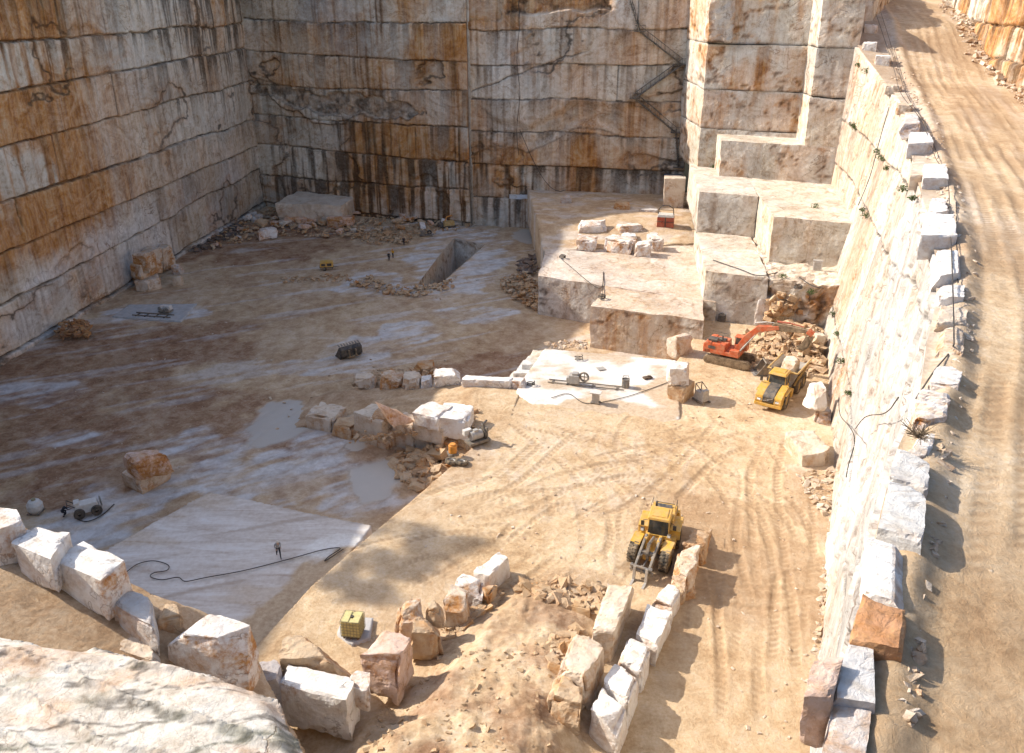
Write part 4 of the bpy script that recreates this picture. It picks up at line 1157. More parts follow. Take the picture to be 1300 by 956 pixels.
# ---- row on the far side of the ramp
G = 'blocks edging the far side of the haul ramp'
for pl, pr, hp, dep, lab, col, ru, cu, kw in [
    ((452, 494), (476, 494), 13, 2.4, 'shaded pale boulder at the left end of the row edging the ramp', CREAM, .15, 2, {}),
    ((481, 494), (509, 495), 14, 2.4, 'shaded white-topped block with rusty front, second in the row edging the ramp', CREAM, .45, 2, {}),
    ((510, 495), (533, 495), 12, 2.6, 'shaded wedge block beside a dark gap, third in the row edging the ramp', CREAM, .12, 2, {}),
    ((535, 493), (549, 492), 9, 2.2, 'small half-lit block at the shadow edge in the row edging the ramp', WHITE, .1, 2, {}),
    ((550, 491), (584, 490), 14, 2.6, 'sunlit white block with a rounded top in the row edging the ramp', WHITE, .03, 1, {}),
    ((586, 490), (648, 493), 8, 1.6, 'long low sunlit white slab in the row edging the ramp', WHITE, .03, 0, {}),
    ((650, 494), (668, 494), 9, 1.8, 'small sunlit boulder between the long white slab and the platform', WHITE, .15, 3, {})]:
    zz = ram((pl[0] + pr[0]) / 2, pl[1])
    block('stone_block', jit(fb8(pl, pr, zz, hp, dep), .15, hash(pl) % 1000), lab, 'stone block', col, ru, .16, .6, cuts=cu, group=G)
block('boulder', jit(fb8((527, 482), (555, 480), ZF, 15, 3.0), .3, 7), 'shaded brown boulder with pale top behind the row edging the ramp', 'boulder', TAN, .8, .25, .7, .3, 4)
block('boulder', jit(fb8((545, 477), (561, 476), ZF, 8, 2.0), .2, 8), 'small dark boulder behind the row edging the ramp, right of the brown one', 'boulder', BROWN, .6, .25, .7, .3, 4)

# ---- stacks in the yard
block('stone_block', jit(fb8((847, 507), (868, 513), 0, 19, 2.8), .1, 21), 'lower squarish block of the stack of two beside the excavator tracks', 'stone block', TAN, .25, .1, .3)
block('stone_block', jit(fb8((849, 489), (880, 489), 2.05, 20, 2.6), .12, 22), 'upper ragged white block of the stack of two beside the excavator tracks', 'stone block', WHITE, .1, .2, .5, cuts=3)
block('stone_block', jit(fb8((1033, 538), (1054, 541), 0, 15, 2.2), .15, 23), 'lower grey block of the stack of two beside the dump truck', 'stone block', GREY, .2, .15, .5, .1, 3)
block('stone_block', jit(fb8((1031, 523), (1052, 522), 1.75, 26, 2.4, taper=.3), .25, 24), 'upper white leaning block of the stack of two beside the dump truck', 'stone block', WHITE, .03, .12, .4, cuts=2)
block('stone_block', jit(fb8((1016, 593), (1056, 591), 0, 17, 4.4), .25, 25), 'large block with one bright white end lying in front of the dump truck', 'stone block', CREAM, .12, .15, .4, cuts=1)
block('stone_block', jit(fb8((1060, 560), (1066, 566), 0, 16, .6), .05, 26), 'thin white offcut standing against the white wall near the dump truck', 'stone block', WHITE, .02, .05, .2)
block('stone_block', jit(fb8((957, 412), (978, 413), 0.2, 34, 2.6), .15, 27), 'upright white block standing above the excavator boom, beside the rubble hollow', 'stone block', WHITE, .05, .12, .3, cuts=1)
block('stone_block', jit(fb8((1034, 452), (1044, 452), 0, 26, 1.4), .1, 28), 'upright cream slab standing at the right of the rubble heap', 'stone block', CREAM, .1, .1, .3)
block('stone_block', jit(fb8((859, 456), (880, 450), -.2, 26, 2.2, taper=.15), .15, 61), 'pale broken slab at the corner of the brown streaked bench behind the stack of two', 'stone block', CREAM, .15, .15, .4, cuts=2)
# ---- shaded floor
block('stone_block', jit(fb8((157, 617), (180, 628), ZF, 18, 3.6), .2, 29), 'lower brown block of the stack of two alone on the wet shaded floor', 'stone block', CREAM, .4, .15, .3, cuts=1, dirt=.4)
block('stone_block', jit(fb8((158, 601), (176, 609), ZF + 2.2, 22, 3.0, skew=.6), .35, 30), 'upper tilted rusty block of the stack of two alone on the wet shaded floor', 'stone block', PINK, .5, .2, .4, cuts=3)

# ---- sunlit pile on the bench
G = 'white blocks lying on the sandy bench'
for pl, pr, hp, dep, lab, ru, cu in [
    ((735, 302), (771, 302), 17, 3.0, 'back left block with jagged white top in the pile on the sandy bench', .08, 3),
    ((731, 318), (756, 319), 13, 4.0, 'front left flat block with brown front in the pile on the sandy bench', .55, 1),
    ((765, 320), (800, 324), 15, 5.0, 'largest front block with a cracked brown front in the pile on the sandy bench', .4, 2),
    ((783, 302), (816, 301), 15, 2.2, 'pale wedge slab tilted up at the back of the pile on the sandy bench', .3, 3),
    ((806, 326), (825, 327), 16, 2.6, 'squarish cream block at the front right of the pile on the sandy bench', .2, 0),
    ((827, 320), (842, 319), 17, 3.0, 'narrow white block at the right end of the pile on the sandy bench', .25, 1),
    ((788, 309), (811, 309), 9, 2.6, 'small white block in the middle of the pile on the sandy bench', .03, 3)]:
    block('stone_block', jit(fb8(pl, pr, 2.8, hp, dep), .25, hash(pl) % 999), lab, 'stone block', WHITE, ru, .2, .6, cuts=cu, group=G, dirt=.05)
block('boulder', jit(fb8((781, 270), (801, 270), 4.0, 11, 2.6), .3, 41), 'yellowish boulder lying in the shade behind the pile of white blocks', 'boulder', TAN, .5, .2, .6, .3, 4)
block('boulder', jit(fb8((812, 271), (834, 273), 4.2, 6, 1.6), .2, 42), 'flat grey slab lying in the shade behind the pile of white blocks', 'boulder', GREY, .1, .15, .5, .2, 3)
block('boulder', jit(fb8((712, 259), (729, 259), 4.4, 8, 1.6), .3, 43), 'small grey boulder at the back left corner of the sand slope', 'boulder', GREY, .3, .25, .6, .3, 5)
block('stone_block', jit(fb8((841, 266), (867, 267), 4.2, 40, 3.0), .1, 44), 'tall shaded pillar block under the foot of the zigzag stair', 'stone block', CREAM, .2, .12, .2, res=.4)
block('stone_block', jit(fb8((646, 288), (704, 291), ZF, 41, 4.0), .1, 45), 'bluish white sawn block standing against the shaded end wall, right of the corner', 'stone block', (0.70, 0.72, 0.75), .03, .1, .1, res=.5)
block('stone_block', jit(fb8((352, 283), (437, 285), ZF + .2, 24, 15.0), .15, 46), 'broad flat-topped cut block in the far left corner of the pit', 'stone block', CREAM, .12, .25, .25, res=.5, cap=40)

# ---- stack against the left wall
G = 'blocks stacked against the left wall'
for pl, pr, z, hp, dep, lab, ru in [
    ((175, 366), (189, 371), 0, 14, 2.6, 'lowest front block of the brown stack against the left wall', .35),
    ((189, 371), (207, 360), 0, 13, 2.4, 'low right block of the brown stack against the left wall', .35),
    ((168, 358), (180, 362), .4, 18, 2.6, 'dark block at the left foot of the brown stack against the left wall', .7),
    ((180, 355), (206, 344), 1.9, 17, 2.4, 'middle slab with pale side in the brown stack against the left wall', .5),
    ((171, 343), (188, 345), 3.2, 22, 2.4, 'topmost left block with a red side in the brown stack against the left wall', .5),
    ((190, 334), (207, 330), 3.0, 16, 2.4, 'upper middle block in the brown stack against the left wall', .3),
    ((208, 344), (224, 336), .6, 26, 2.4, 'tall right block in the brown stack against the left wall', .4)]:
    block('stone_block', jit(fb8(pl, pr, ZF + z, hp, dep), .15, hash(pl) % 997), lab, 'stone block', CREAM, ru, .14, .4, cuts=1, group=G, dirt=.2)
block('boulder', jit(fb8((220, 364), (233, 363), ZF, 11, 1.6), .2, 47), 'small white boulder right of the stack against the left wall', 'boulder', CREAM, .1, .2, .6, .3, 4)
block('boulder', jit(fb8((219, 349), (230, 349), ZF, 12, 1.6), .2, 48), 'small grey boulder in black debris behind the white one near the left wall', 'boulder', GREY, .2, .2, .6, .3, 4)

# ---- broken slabs along the foot of the end wall
G = 'broken slabs heaped along the foot of the end wall'
NAMED = [((328, 304), (352, 301), 10, 3.0, 'white slab on a red one at the front left of the broken slabs', WHITE, .3), ((415, 287), (446, 288), 11, 3.0, 'low red-fronted block with pale top in the middle of the broken slabs', PINK, .7),
         ((362, 286), (398, 285), 9, 3.4, 'long reddish slab below the broad corner block', PINK, .7), ((413, 271), (436, 272), 9, 3.0, 'grey-white slab at the right foot of the broad corner block', GREY, .1),
         ((451, 270), (476, 270), 9, 3.0, 'brownish slab leaning right of the grey-white slab by the corner block', TAN, .4), ((476, 274), (512, 276), 12, 4.0, 'wide flat white slab at the right end of the broken slabs', GREY, .06),
         ((512, 274), (524, 276), 10, 2.5, 'small rounded white block at the right end of the broken slabs', CREAM, .1), ((570, 284), (590, 285), 9, 2.6, 'pale block beside the small yellow machine at the far end', WHITE, .08)]
for pl, pr, hp, dep, lab, col, ru in NAMED:
    block('flat_stone', jit(fb8(pl, pr, ZF + .3, hp, dep), .3, hash(pl) % 991), lab, 'flat stone', col, ru, .2, .6, cuts=3, group=G)
rs = np.random.RandomState(4)
HEAP = [at(*p, ZF) for p in [(262, 318), (330, 296), (420, 300), (520, 300), (590, 286), (540, 274), (440, 262), (340, 262), (290, 288)]]
hx = [p[0] for p in HEAP]; hy = [p[1] for p in HEAP]
k = 0
while k < 60:
    x, y = rs.uniform(min(hx), max(hx)), rs.uniform(min(hy), max(hy))
    sd, _, _ = poly_sd(HEAP, np.array([x]), np.array([y]))
    if sd[0] < 0.2: continue
    k += 1
    L_, W_, T_ = rs.uniform(1.2, 3.6), rs.uniform(.9, 2.2), rs.uniform(.3, 1.0)
    a = rs.uniform(0, PI); tl = rs.uniform(-.35, .35, 2); zz = ZF + rs.uniform(0, .9) * min(1, sd[0] / 3)
    ca, sa = math.cos(a), math.sin(a)
    pts = []
    for dz in (0, T_):
        for (u_, v_) in ((-1, -1), (1, -1), (1, 1), (-1, 1)):
            lx_, ly_ = u_ * L_ / 2 * rs.uniform(.7, 1), v_ * W_ / 2 * rs.uniform(.7, 1)
            pts.append((x + lx_ * ca - ly_ * sa, y + lx_ * sa + ly_ * ca, zz + dz + lx_ * tl[0] + ly_ * tl[1]))
    col = [CREAM, GREY, PINK, TAN, WHITE][rs.randint(5)]
    block('flat_stone', np.array(pts), 'broken stone slab among many alike heaped below the shaded end wall', 'flat stone', col, rs.choice([.1, .3, .7]), .15, .6, cuts=2, res=.45, group='jumbled broken slabs below the end wall')

# ---- lower left: the line of big blocks along the haul track
G = 'big blocks lining the track at lower left'
def zl(px, py): return at_surf(px, py, lambda a, b: float(lroad_z(a, b)))[2]
def big(quad, h, lab, col=WHITE, ru=.05, rough=.08, chip=.3, cuts=0, rnd=0, lift=0, flare=.06, name='stone_block', tilt=None, **kw):
    zt = None
    mx = sum(p[0] for p in quad) / 4; my = sum(p[1] for p in quad) / 4
    z = zl(mx, my + 25) + h + lift
    c8 = tb8(quad, z, h + .3, flare)
    if tilt is not None: c8[:, 2] += np.tile(tilt, 2)
    return block(name, c8, lab, 'boulder' if name == 'boulder' else 'stone block', col, ru, rough, chip, rnd, cuts, res=.2, group=G, cap=30, **kw)
big([(-14, 676), (-6, 638), (20, 646), (30, 662)], 2.0, 'brown-ended block cut by the left picture edge, first in the line along the track', WHITE, .25, cuts=1)
big([(13, 690), (35, 661), (88, 676), (64, 710)], 2.0, 'white block with a notched top, second in the line along the track', WHITE, .04, .08, .3, 1)
big([(63, 709), (106, 687), (158, 711), (127, 737)], 2.2, 'large white block with orange broken end, biggest cut block in the line along the track', WHITE, .06, .05, .2, rface=1.0)
big([(139, 772), (156, 747), (192, 757), (197, 800)], 1.4, 'grey shaded block with a flat leaning face between the orange-ended block and the great boulder', GREY, .08, .12, .4, 1)
big([(197, 788), (208, 764), (224, 766), (232, 782)], .9, 'small tan block standing beside the grey leaning block', TAN, .2, .15, .5, 2)
c8 = tb8([(212, 805), (244, 769), (318, 792), (300, 822)], zl(265, 820) + 2.8, 3.2, .16)
block('boulder', c8, 'great boulder with flat white top and torn orange side near the foreground ledge', 'boulder', WHITE, .15, .14, .3, .05, 6, res=.16, cap=34, group=G, rface=1.0)
big([(133, 818), (150, 792), (196, 812), (205, 842)], .7, 'low pale block under the great boulder, half buried by the track', CREAM, .2, .15, .5, 2, lift=-.4)

# ---- foreground boulders at the foot of the bank
def yz(px, py): return at_surf(px, py, yard_z)[2]
G = 'boulders along the left edge of the rubble bank'
def bank(quad, zt, h, lab, col=CREAM, ru=.2, rough=.13, chip=.35, cuts=6, rnd=.04, flare=.1, name='boulder', res=.2):
    return block(name, jit(tb8(quad, zt, h, flare), .12, int(quad[0][0])), lab, 'boulder' if name == 'boulder' else 'stone block', col, ru, rough, chip, rnd, cuts, res=res, group=G, cap=30)
bank([(345, 838), (368, 803), (434, 808), (446, 842)], 4.2, 3.2, 'big tan layered boulder in front of the yellow tank cage', TAN, .15, .3)
bank([(352, 868), (362, 842), (452, 858), (440, 890)], 4.0, 3.0, 'white flat-topped slab at the bottom edge below the big tan boulder', WHITE, .03, .12, .4, 1, .05)
bank([(322, 864), (330, 838), (352, 834), (360, 862)], 4.3, 2.2, 'grey-mauve faceted block left of the white bottom slab', (.46, .43, .43), .05, .1, .3, 2, .05)
bank([(454, 832), (487, 794), (522, 810), (500, 846)], 4.0, 3.0, 'pinkish white cut boulder right of the yellow tank cage', PINK, .2, .15, .4, 2, .05)
bank([(438, 862), (450, 842), (466, 846), (468, 872)], 4.2, 1.8, 'small white boulder below the pinkish one at the bottom edge', WHITE, .12)
bank([(496, 780), (510, 755), (532, 756), (538, 784)], 3.3, 2.6, 'rough pitted boulder behind the yellow tank cage, topmost left', CREAM, .25, .35)
bank([(512, 800), (524, 772), (556, 775), (560, 800)], 3.2, 2.6, 'rough tan boulder leaning on the pitted one', TAN, .15, .35)
bank([(538, 775), (547, 761), (563, 764), (562, 778)], 3.2, 1.4, 'small tan slab lying between the rough boulder and the round white one', TAN, .05, .12)
bank([(557, 768), (571, 743), (596, 752), (600, 770)], 2.4, 2.2, 'rounded grey-brown boulder in the middle of the bank edge', CREAM, .25, .25)
bank([(573, 744), (584, 725), (612, 732), (610, 752)], 2.0, 2.0, 'broken white boulder with an orange chip on the bank edge', WHITE, .15, .25, .6, 4)
bank([(600, 726), (633, 700), (646, 708), (622, 734)], 1.7, 1.6, 'pointed white slab at the upper end of the bank edge', WHITE, .04, .1, .4, 1, .0)
bank([(612, 745), (624, 735), (632, 742), (622, 756)], 1.6, 1.2, 'small dark tan rock below the pointed white slab', TAN, .4)

G = 'blocks lining the passage in front of the loader'
def row(quad, zt, h, lab, col=WHITE, ru=.14, rough=.06, chip=.28, cuts=1, rnd=0., flare=.03, name='stone_block'):
    return block(name, jit(tb8(quad, zt, h, flare), .1, int(quad[0][1])), lab, 'boulder' if name == 'boulder' else 'stone block', col, ru, rough, chip, rnd, cuts, res=.18, group=G, cap=30)
row([(751, 800), (773, 737), (804, 736), (778, 802)], 2.6, 3.6, 'long tall block with a brown streaked top left of the passage before the loader', CREAM, .2, .2, .5)
row([(706, 845), (728, 800), (768, 818), (745, 866)], 3.2, 3.8, 'broad pale block with dark brown side, nearer the viewer than the long tall block', CREAM, .25, .22, .5, 2)
row([(695, 890), (705, 845), (742, 866), (735, 900)], 3.0, 3.0, 'low tan block at the bottom edge left of the passage', TAN, .2, .25, .5, 3)
row([(823, 764), (845, 739), (868, 746), (853, 774)], 1.5, 1.8, 'rounded white block at the loader end of the row right of the passage', WHITE, .08, .15, .5, 2)
row([(806, 801), (823, 766), (853, 775), (832, 826)], 1.7, 2.0, 'long bright white block, second from the loader in the row right of the passage', WHITE, .02, .08, .3)
row([(783, 836), (800, 803), (829, 818), (815, 852)], 2.0, 2.3, 'white block with a dirty patch, third from the loader, right of the passage', WHITE, .12, .15, .5)
row([(764, 868), (782, 842), (812, 858), (797, 892)], 2.3, 2.6, 'white block at the bottom edge, nearest the viewer in the row right of the passage', WHITE, .05, .12, .4)
row([(750, 902), (764, 872), (798, 893), (786, 925)], 2.4, 2.7, 'white block below the photo edge at the near end of the passage row', WHITE, .05, .12, .4)
row([(852, 722), (866, 690), (890, 693), (879, 737)], 2.2, 2.4, 'upright boulder with a hollow brown front beside the loader wheel', CREAM, .35, .3, .6, 3, .1, name='boulder')
row([(868, 690), (880, 668), (903, 672), (896, 694)], 1.9, 2.2, 'brown and white boulder at the far end behind the one beside the loader wheel', TAN, .5, .3, .6, 4, .15, name='boulder')
row([(844, 752), (856, 738), (874, 742), (868, 756)], 1.0, 1.0, 'flat tan stone between the hollow boulder and the white row', TAN, .2, .2, .5, 3, .1, name='boulder')
row([(862, 735), (878, 737), (884, 750), (868, 752)], .8, .8, 'low tan stone in the shadow right of the hollow boulder', TAN, .3, .2, .5, 3, .1, name='boulder')

# ---- parapet along the haul road
G = 'blocks along the edge of the upper haul road'
def par(quad, h, lab, col=WHITE, ru=.08, rough=.04, chip=.2, cuts=1, rnd=0., name='stone_block', res=.13, tilt=None):
    h *= .5
    mx = sum(p[0] for p in quad) / 4; my = sum(p[1] for p in quad) / 4
    ctr = at_road(mx, my, h); z = ctr[2]
    if my < 150:                       # far away: a squarish block of the width seen
        rng = ctr[1] * CP + (CAMH - z) * SP
        wd_ = (quad[3][0] - quad[0][0] + quad[2][0] - quad[1][0]) / 2 * rng / FPX
        d_ = min(wd_ * 1.3, 2.6); ux, uy = Vd
        pl = [(ctr[0] + ux * a * wd_ / 2 - uy * b * d_ / 2 * -1 * -1, ctr[1] + uy * a * wd_ / 2 + ux * b * d_ / 2) for a, b in ((-1, -1), (1, -1), (1, 1), (-1, 1))]
        c8 = quad8(pl, z - h - .5, z)
    else:
        c8 = tb8(quad, z, h + .5, .02)
    if tilt is not None: c8[4:, 2] += np.array(tilt)
    return block(name, jit(c8, .05, int(mx)), lab, 'boulder' if name == 'boulder' else 'stone block', col, ru, rough, chip, rnd, cuts, res=res, group=G, cap=26)
GW = (.66, .65, .64)
par([(1045, 950), (1058, 880), (1106, 892), (1100, 960)], 1.2, 'grey-white block below the photo edge, nearest on the road edge', GW, .05)
par([(1056, 885), (1078, 812), (1110, 822), (1114, 892)], 1.2, 'grey and white blotched block on the road edge, just below the rust-orange one', GW, .05)
par([(1083, 810), (1093, 751), (1152, 771), (1148, 824)], 1.5, 'rust-orange block on the near road edge', (.55, .30, .17), .55, .08, .3, 0)
par([(1098, 748), (1102, 681), (1152, 694), (1154, 768)], 1.5, 'plain bright white block on the road edge between rust-orange and grey ones', WHITE, .01, .05, .25, 1)
par([(1114, 667), (1127, 613), (1177, 624), (1174, 690)], 1.7, 'large grey-white block with wavy grey veins on the road edge', (.60, .60, .59), .03, .05, .2, 0)
par([(1129, 606), (1140, 566), (1182, 588), (1178, 620)], 1.7, 'grey-white grooved block on the road edge below the dry bush', (.62, .61, .59), .04, .06, .3, 0)
par([(1152, 577), (1166, 548), (1188, 554), (1180, 583)], .9, 'flat white stone with brown edge beside the dry bush', WHITE, .25, .1, .5, 2)
par([(1156, 538), (1170, 492), (1212, 492), (1197, 545)], 1.3, 'big white and rust split boulder above the dry bush on the road edge', WHITE, .45, .15, .5, 3, .1, 'boulder')
par([(1178, 485), (1190, 462), (1223, 465), (1217, 492)], 1.1, 'wedge of white stone above the split boulder on the road edge', WHITE, .12, .1, .4, 2)
par([(1186, 448), (1195, 415), (1226, 412), (1224, 448)], 1.2, 'rounded brown-patched boulder on the road edge, crossed by the black pipe', CREAM, .35, .12, .5, 3, .15, 'boulder')
par([(1189, 410), (1195, 385), (1227, 385), (1228, 408)], 1.0, 'flat cream block on the road edge above the brown-patched boulder', CREAM, .12, .1, .5, 2)
par([(1190, 377), (1191, 361), (1225, 361), (1223, 377)], 1.0, 'narrow white block on the road edge midway along the black pipe', WHITE, .1, .08, .4, 1)
par([(1185, 350), (1188, 318), (1217, 318), (1225, 345)], 1.3, 'white block with shaded slanting front midway along the road edge', WHITE, .06, .08, .4, 2)
par([(1169, 298), (1176, 270), (1211, 272), (1217, 298)], 1.8, 'tall white block with shaded square front, largest in the far half of the road edge', WHITE, .03, .06, .3, 0)
par([(1177, 269), (1183, 250), (1200, 250), (1205, 268)], 1.2, 'small white block just beyond the tall square-fronted one', WHITE, .12, .08, .4, 1)
par([(1172, 226), (1173, 207), (1201, 207), (1205, 226)], 1.8, 'white block with a wide shaded front in the far half of the road edge', WHITE, .06, .06, .3, 0)
par([(1156, 222), (1158, 200), (1173, 202), (1174, 222)], 1.2, 'pale block set lower on the wall rim beside the wide-fronted one', CREAM, .12, .1, .4, 1)
par([(1153, 182), (1155, 167), (1179, 167), (1186, 181)], 1.7, 'white block with shaded front throwing a pointed shadow on the far road edge', WHITE, .03, .06, .3, 0)
par([(1148, 160), (1150, 144), (1164, 144), (1169, 158)], 1.6, 'small grey-topped block on the far road edge', GW, .2, .08, .4, 1)
par([(1138, 140), (1140, 124), (1157, 124), (1160, 138)], 1.4, 'pale rough block on the far road edge before the grey-topped one', CREAM, .3, .15, .5, 3, .1, 'boulder')
par([(1124, 116), (1126, 100), (1142, 100), (1147, 114)], 1.4, 'low cream boulder on the far road edge where weeds grow', CREAM, .2, .15, .5, 3, .1, 'boulder')
par([(1113, 82), (1112, 60), (1127, 60), (1133, 80)], 2.0, 'tall white block standing at the far bend of the road edge', WHITE, .04, .08, .3, 0)
par([(1096, 64), (1098, 44), (1112, 44), (1114, 62)], 1.8, 'white broken block left of the tall one at the far bend', WHITE, .1, .15, .5, 2)
par([(1098, 42), (1100, 22), (1116, 22), (1118, 40)], 2.0, 'white chunk beyond the tall block near the top picture edge', WHITE, .1, .15, .5, 3, .1, 'boulder')
par([(1092, 20), (1093, 2), (1108, 2), (1110, 18)], 2.0, 'last white chunk of the road edge at the top picture edge', WHITE, .15, .15, .5, 3, .1, 'boulder')

par([(1024, 884), (1036, 828), (1072, 836), (1060, 888)], 1.6, 'cream block with a red-brown side at the bottom edge, lower than the road blocks', PINK, .3, .06, .3, 1)
# ---- small rubble, uncountable
ICO = None
CUBE_V = np.array([(a, b_, c_) for c_ in (-.75, .75) for a, b_ in ((-.75, -.75), (.75, -.75), (.75, .75), (-.75, .75))], float)
CUBE_F = np.array([(0, 2, 1), (0, 3, 2), (4, 5, 6), (4, 6, 7), (0, 1, 5), (0, 5, 4), (1, 2, 6), (1, 6, 5), (2, 3, 7), (2, 7, 6), (3, 0, 4), (3, 4, 7)])
def ico():
    global ICO
    if ICO is None:
        bm = bmesh.new(); bmesh.ops.create_icosphere(bm, subdivisions=1, radius=1.0)
        ICO = (np.array([v.co[:] for v in bm.verts]), np.array([[v.index for v in f.verts] for f in bm.faces])); bm.free()
    return ICO
def rubble(name, pts, zf, size, heap, seed, mat_paint=(.3, .3), label=None, col=CREAM, flat=.6):
    """many little broken stones as one heap; pts: n x 2 places"""
    V0, F0 = ico(); rs_ = np.random.RandomState(seed)
    VV = []; FF = []; PP = []; cnt_ = 0
    ZV = yard_z(np.array([q[0] for q in pts]), np.array([q[1] for q in pts])) if zf is yard_z else None
    for i, (x, y) in enumerate(pts):
        r = size[0] + (size[1] - size[0]) * rs_.rand() ** 4
        V1 = V0 if rs_.rand() < .3 else CUBE_V
        v = V1 * (1 + rs_.uniform(-.38, .38, (len(V1), 1))) * np.array([rs_.uniform(1, 1.5), rs_.uniform(.45, 1), flat * rs_.uniform(.35, 1.2)]) * r
        e = Euler((rs_.uniform(-.5, .5), rs_.uniform(-.5, .5), rs_.uniform(0, 6.3))).to_matrix()
        v = v @ np.array(e).T
        z = (ZV[i] if ZV is not None else zf(x, y)) + heap(x, y) * rs_.uniform(.5, 1) + r * .15
        VV.append(v + np.array([x, y, z])); F1 = F0 if len(V1) == len(V0) else CUBE_F; FF += (F1 + cnt_).tolist(); cnt_ += len(V1)
        PP.append(np.tile(np.array([[rs_.rand() * mat_paint[0] * 2, rs_.rand() * mat_paint[1], 0, 0]]), (len(V1), 1)))
    o = np_obj(name, np.concatenate(VV), FF, M['block'], np.concatenate(PP))
    o.color = (*col, .12)
    tag(o, label, None, None, 'stuff'); return o
def scatter(poly, n, seed, power=1.0):
    rs_ = np.random.RandomState(seed); xs = [p[0] for p in poly]; ys = [p[1] for p in poly]; out = []
    while len(out) < n:
        x = rs_.uniform(min(xs), max(xs), 400); y = rs_.uniform(min(ys), max(ys), 400)
        sd, _, _ = poly_sd(poly, x, y)
        out += [(a, b) for a, b, s_ in zip(x, y, sd) if s_ > 0]
    return out[:n]
def pz(pxs, z): return [at(*p, z) for p in pxs]
z0h = lambda x, y: 0.0
zlow = lambda x, y: ZF
P_ = pz([(505, 572), (560, 583), (590, 575), (600, 590), (560, 628), (520, 620), (495, 590)], ZF)
cx_, cy_ = at(575, 580, ZF)
rubble('rubble', scatter(P_, 900, 1), zlow, (.10, .9), lambda x, y: max(0, 2.4 - .45 * math.hypot(x - cx_, y - cy_)), 2, (.6, .6), 'brown rubble scree below the right end of the retaining wall', TAN)
P_ = pz([(950, 425), (1040, 420), (1046, 470), (1000, 485), (958, 470)], 0)
cx_, cy_ = at(1015, 440, 0)
rubble('rubble', scatter(P_, 1500, 3), z0h, (.10, .85), lambda x, y: max(0, 3.2 - .42 * math.hypot(x - cx_, y - cy_)), 4, (.35, .5), 'heap of pale tan rubble under the excavator arm', TAN)
P_ = pz([(968, 424), (1046, 418), (1046, 405), (975, 408)], 0)
rubble('rubble', scatter(P_, 160, 5), lambda x, y: 1.5, (.5, 1.3), lambda x, y: 4.0 * random.Random(int(x * 99 + y * 7)).random(), 6, (.6, .5), 'large broken brown stones caving from the hollow behind the rubble heap', TAN, .8)
P_ = pz([(1012, 600), (1058, 594), (1066, 640), (1050, 660), (1020, 620)], 0)
rubble('rubble', scatter(P_, 260, 7), z0h, (.06, .45), z0h, 8, (.3, .6), 'small stones below the large block at the foot of the white wall', CREAM)
P_ = pz([(1052, 660), (1066, 650), (1060, 820), (1022, 880), (1035, 800)], 0)
rubble('rubble', scatter(P_, 500, 9), z0h, (.05, .32), z0h, 10, (.3, .6), 'line of small stones along the foot of the white wall', CREAM)
P_ = pz([(650, 742), (760, 745), (765, 790), (690, 775), (655, 760)], 0)
rubble('rubble', scatter(P_, 700, 11), yard_z, (.05, .75), z0h, 12, (.35, .8), 'tan stones strewn at the top of the rubble bank', TAN)
P_ = pz([(480, 860), (560, 800), (700, 800), (740, 860), (700, 960), (440, 960)], 3)
rubble('rubble', scatter(P_, 480, 13), yard_z, (.02, .22), z0h, 14, (.35, .9), 'gravel and small stones on the rubble bank in the foreground', TAN)
P_ = pz([(700, 805), (730, 778), (748, 800), (735, 850), (700, 850)], 2.2)
rubble('rubble', scatter(P_, 420, 15), yard_z, (.05, .6), z0h, 16, (.5, .7), 'reddish stones packed around the broad pale block', TAN)
P_ = pz([(560, 770), (610, 745), (640, 735), (620, 770), (570, 800)], 1.2)
rubble('rubble', scatter(P_, 420, 17), yard_z, (.05, .6), z0h, 18, (.4, .8), 'stones fallen behind the boulders of the bank edge', TAN)
P_ = pz([(262, 322), (330, 302), (430, 303), (520, 304), (600, 290), (540, 270), (340, 262), (290, 288)], ZF)
rubble('rubble', scatter(P_, 1500, 19), zlow, (.10, .7), lambda x, y: .5, 20, (.5, .4), 'broken stone debris between the slabs below the end wall', TAN, .5)
P_ = pz([(250, 326), (300, 300), (318, 288), (300, 282), (258, 300), (240, 316)], ZF)
o = rubble('rubble', scatter(P_, 380, 21), zlow, (.12, .8), lambda x, y: .4, 22, (.2, .1), 'dark slate-like debris at the far end of the left wall foot', (.12, .11, .11), .35)
P_ = pz([(440, 303), (480, 290), (525, 296), (520, 310), (470, 312)], ZF)
rubble('rubble', scatter(P_, 380, 23), zlow, (.10, .5), lambda x, y: .5, 24, (.6, .4), 'reddish rubble patch on the floor below the end wall', TAN)
P_ = pz([(445, 362), (470, 350), (500, 365), (560, 362), (580, 352), (575, 366), (530, 378), (470, 372)], ZF)
rubble('rubble', scatter(P_, 420, 25), zlow, (.10, .55), lambda x, y: .3, 26, (.6, .4), 'brown rubble along the near edge of the sawn patch by the trench', TAN)
P_ = pz([(356, 352), (440, 348), (450, 358), (360, 360)], ZF)
rubble('rubble', scatter(P_, 220, 27), zlow, (.08, .4), lambda x, y: .15, 28, (.6, .5), 'low ridge of gravel on the shaded floor', TAN)
P_ = pz([(636, 358), (672, 350), (684, 368), (682, 400), (664, 390), (640, 372)], ZF)
rubble('rubble', scatter(P_, 520, 29), zlow, (.12, .6), lambda x, y: .8, 30, (.8, .3), 'reddish rubble at the shaded foot of the bench', TAN)
P_ = pz([(655, 336), (686, 325), (682, 350), (660, 352)], ZF)
rubble('rubble', scatter(P_, 220, 31), zlow, (.12, .7), lambda x, y: .8, 32, (.2, .1), 'dark rubble pile at the shaded left foot of the bench', (.2, .18, .17))
P_ = pz([(70, 432), (95, 415), (114, 416), (116, 430), (85, 434)], ZF)
cx_, cy_ = at(94, 424, ZF)
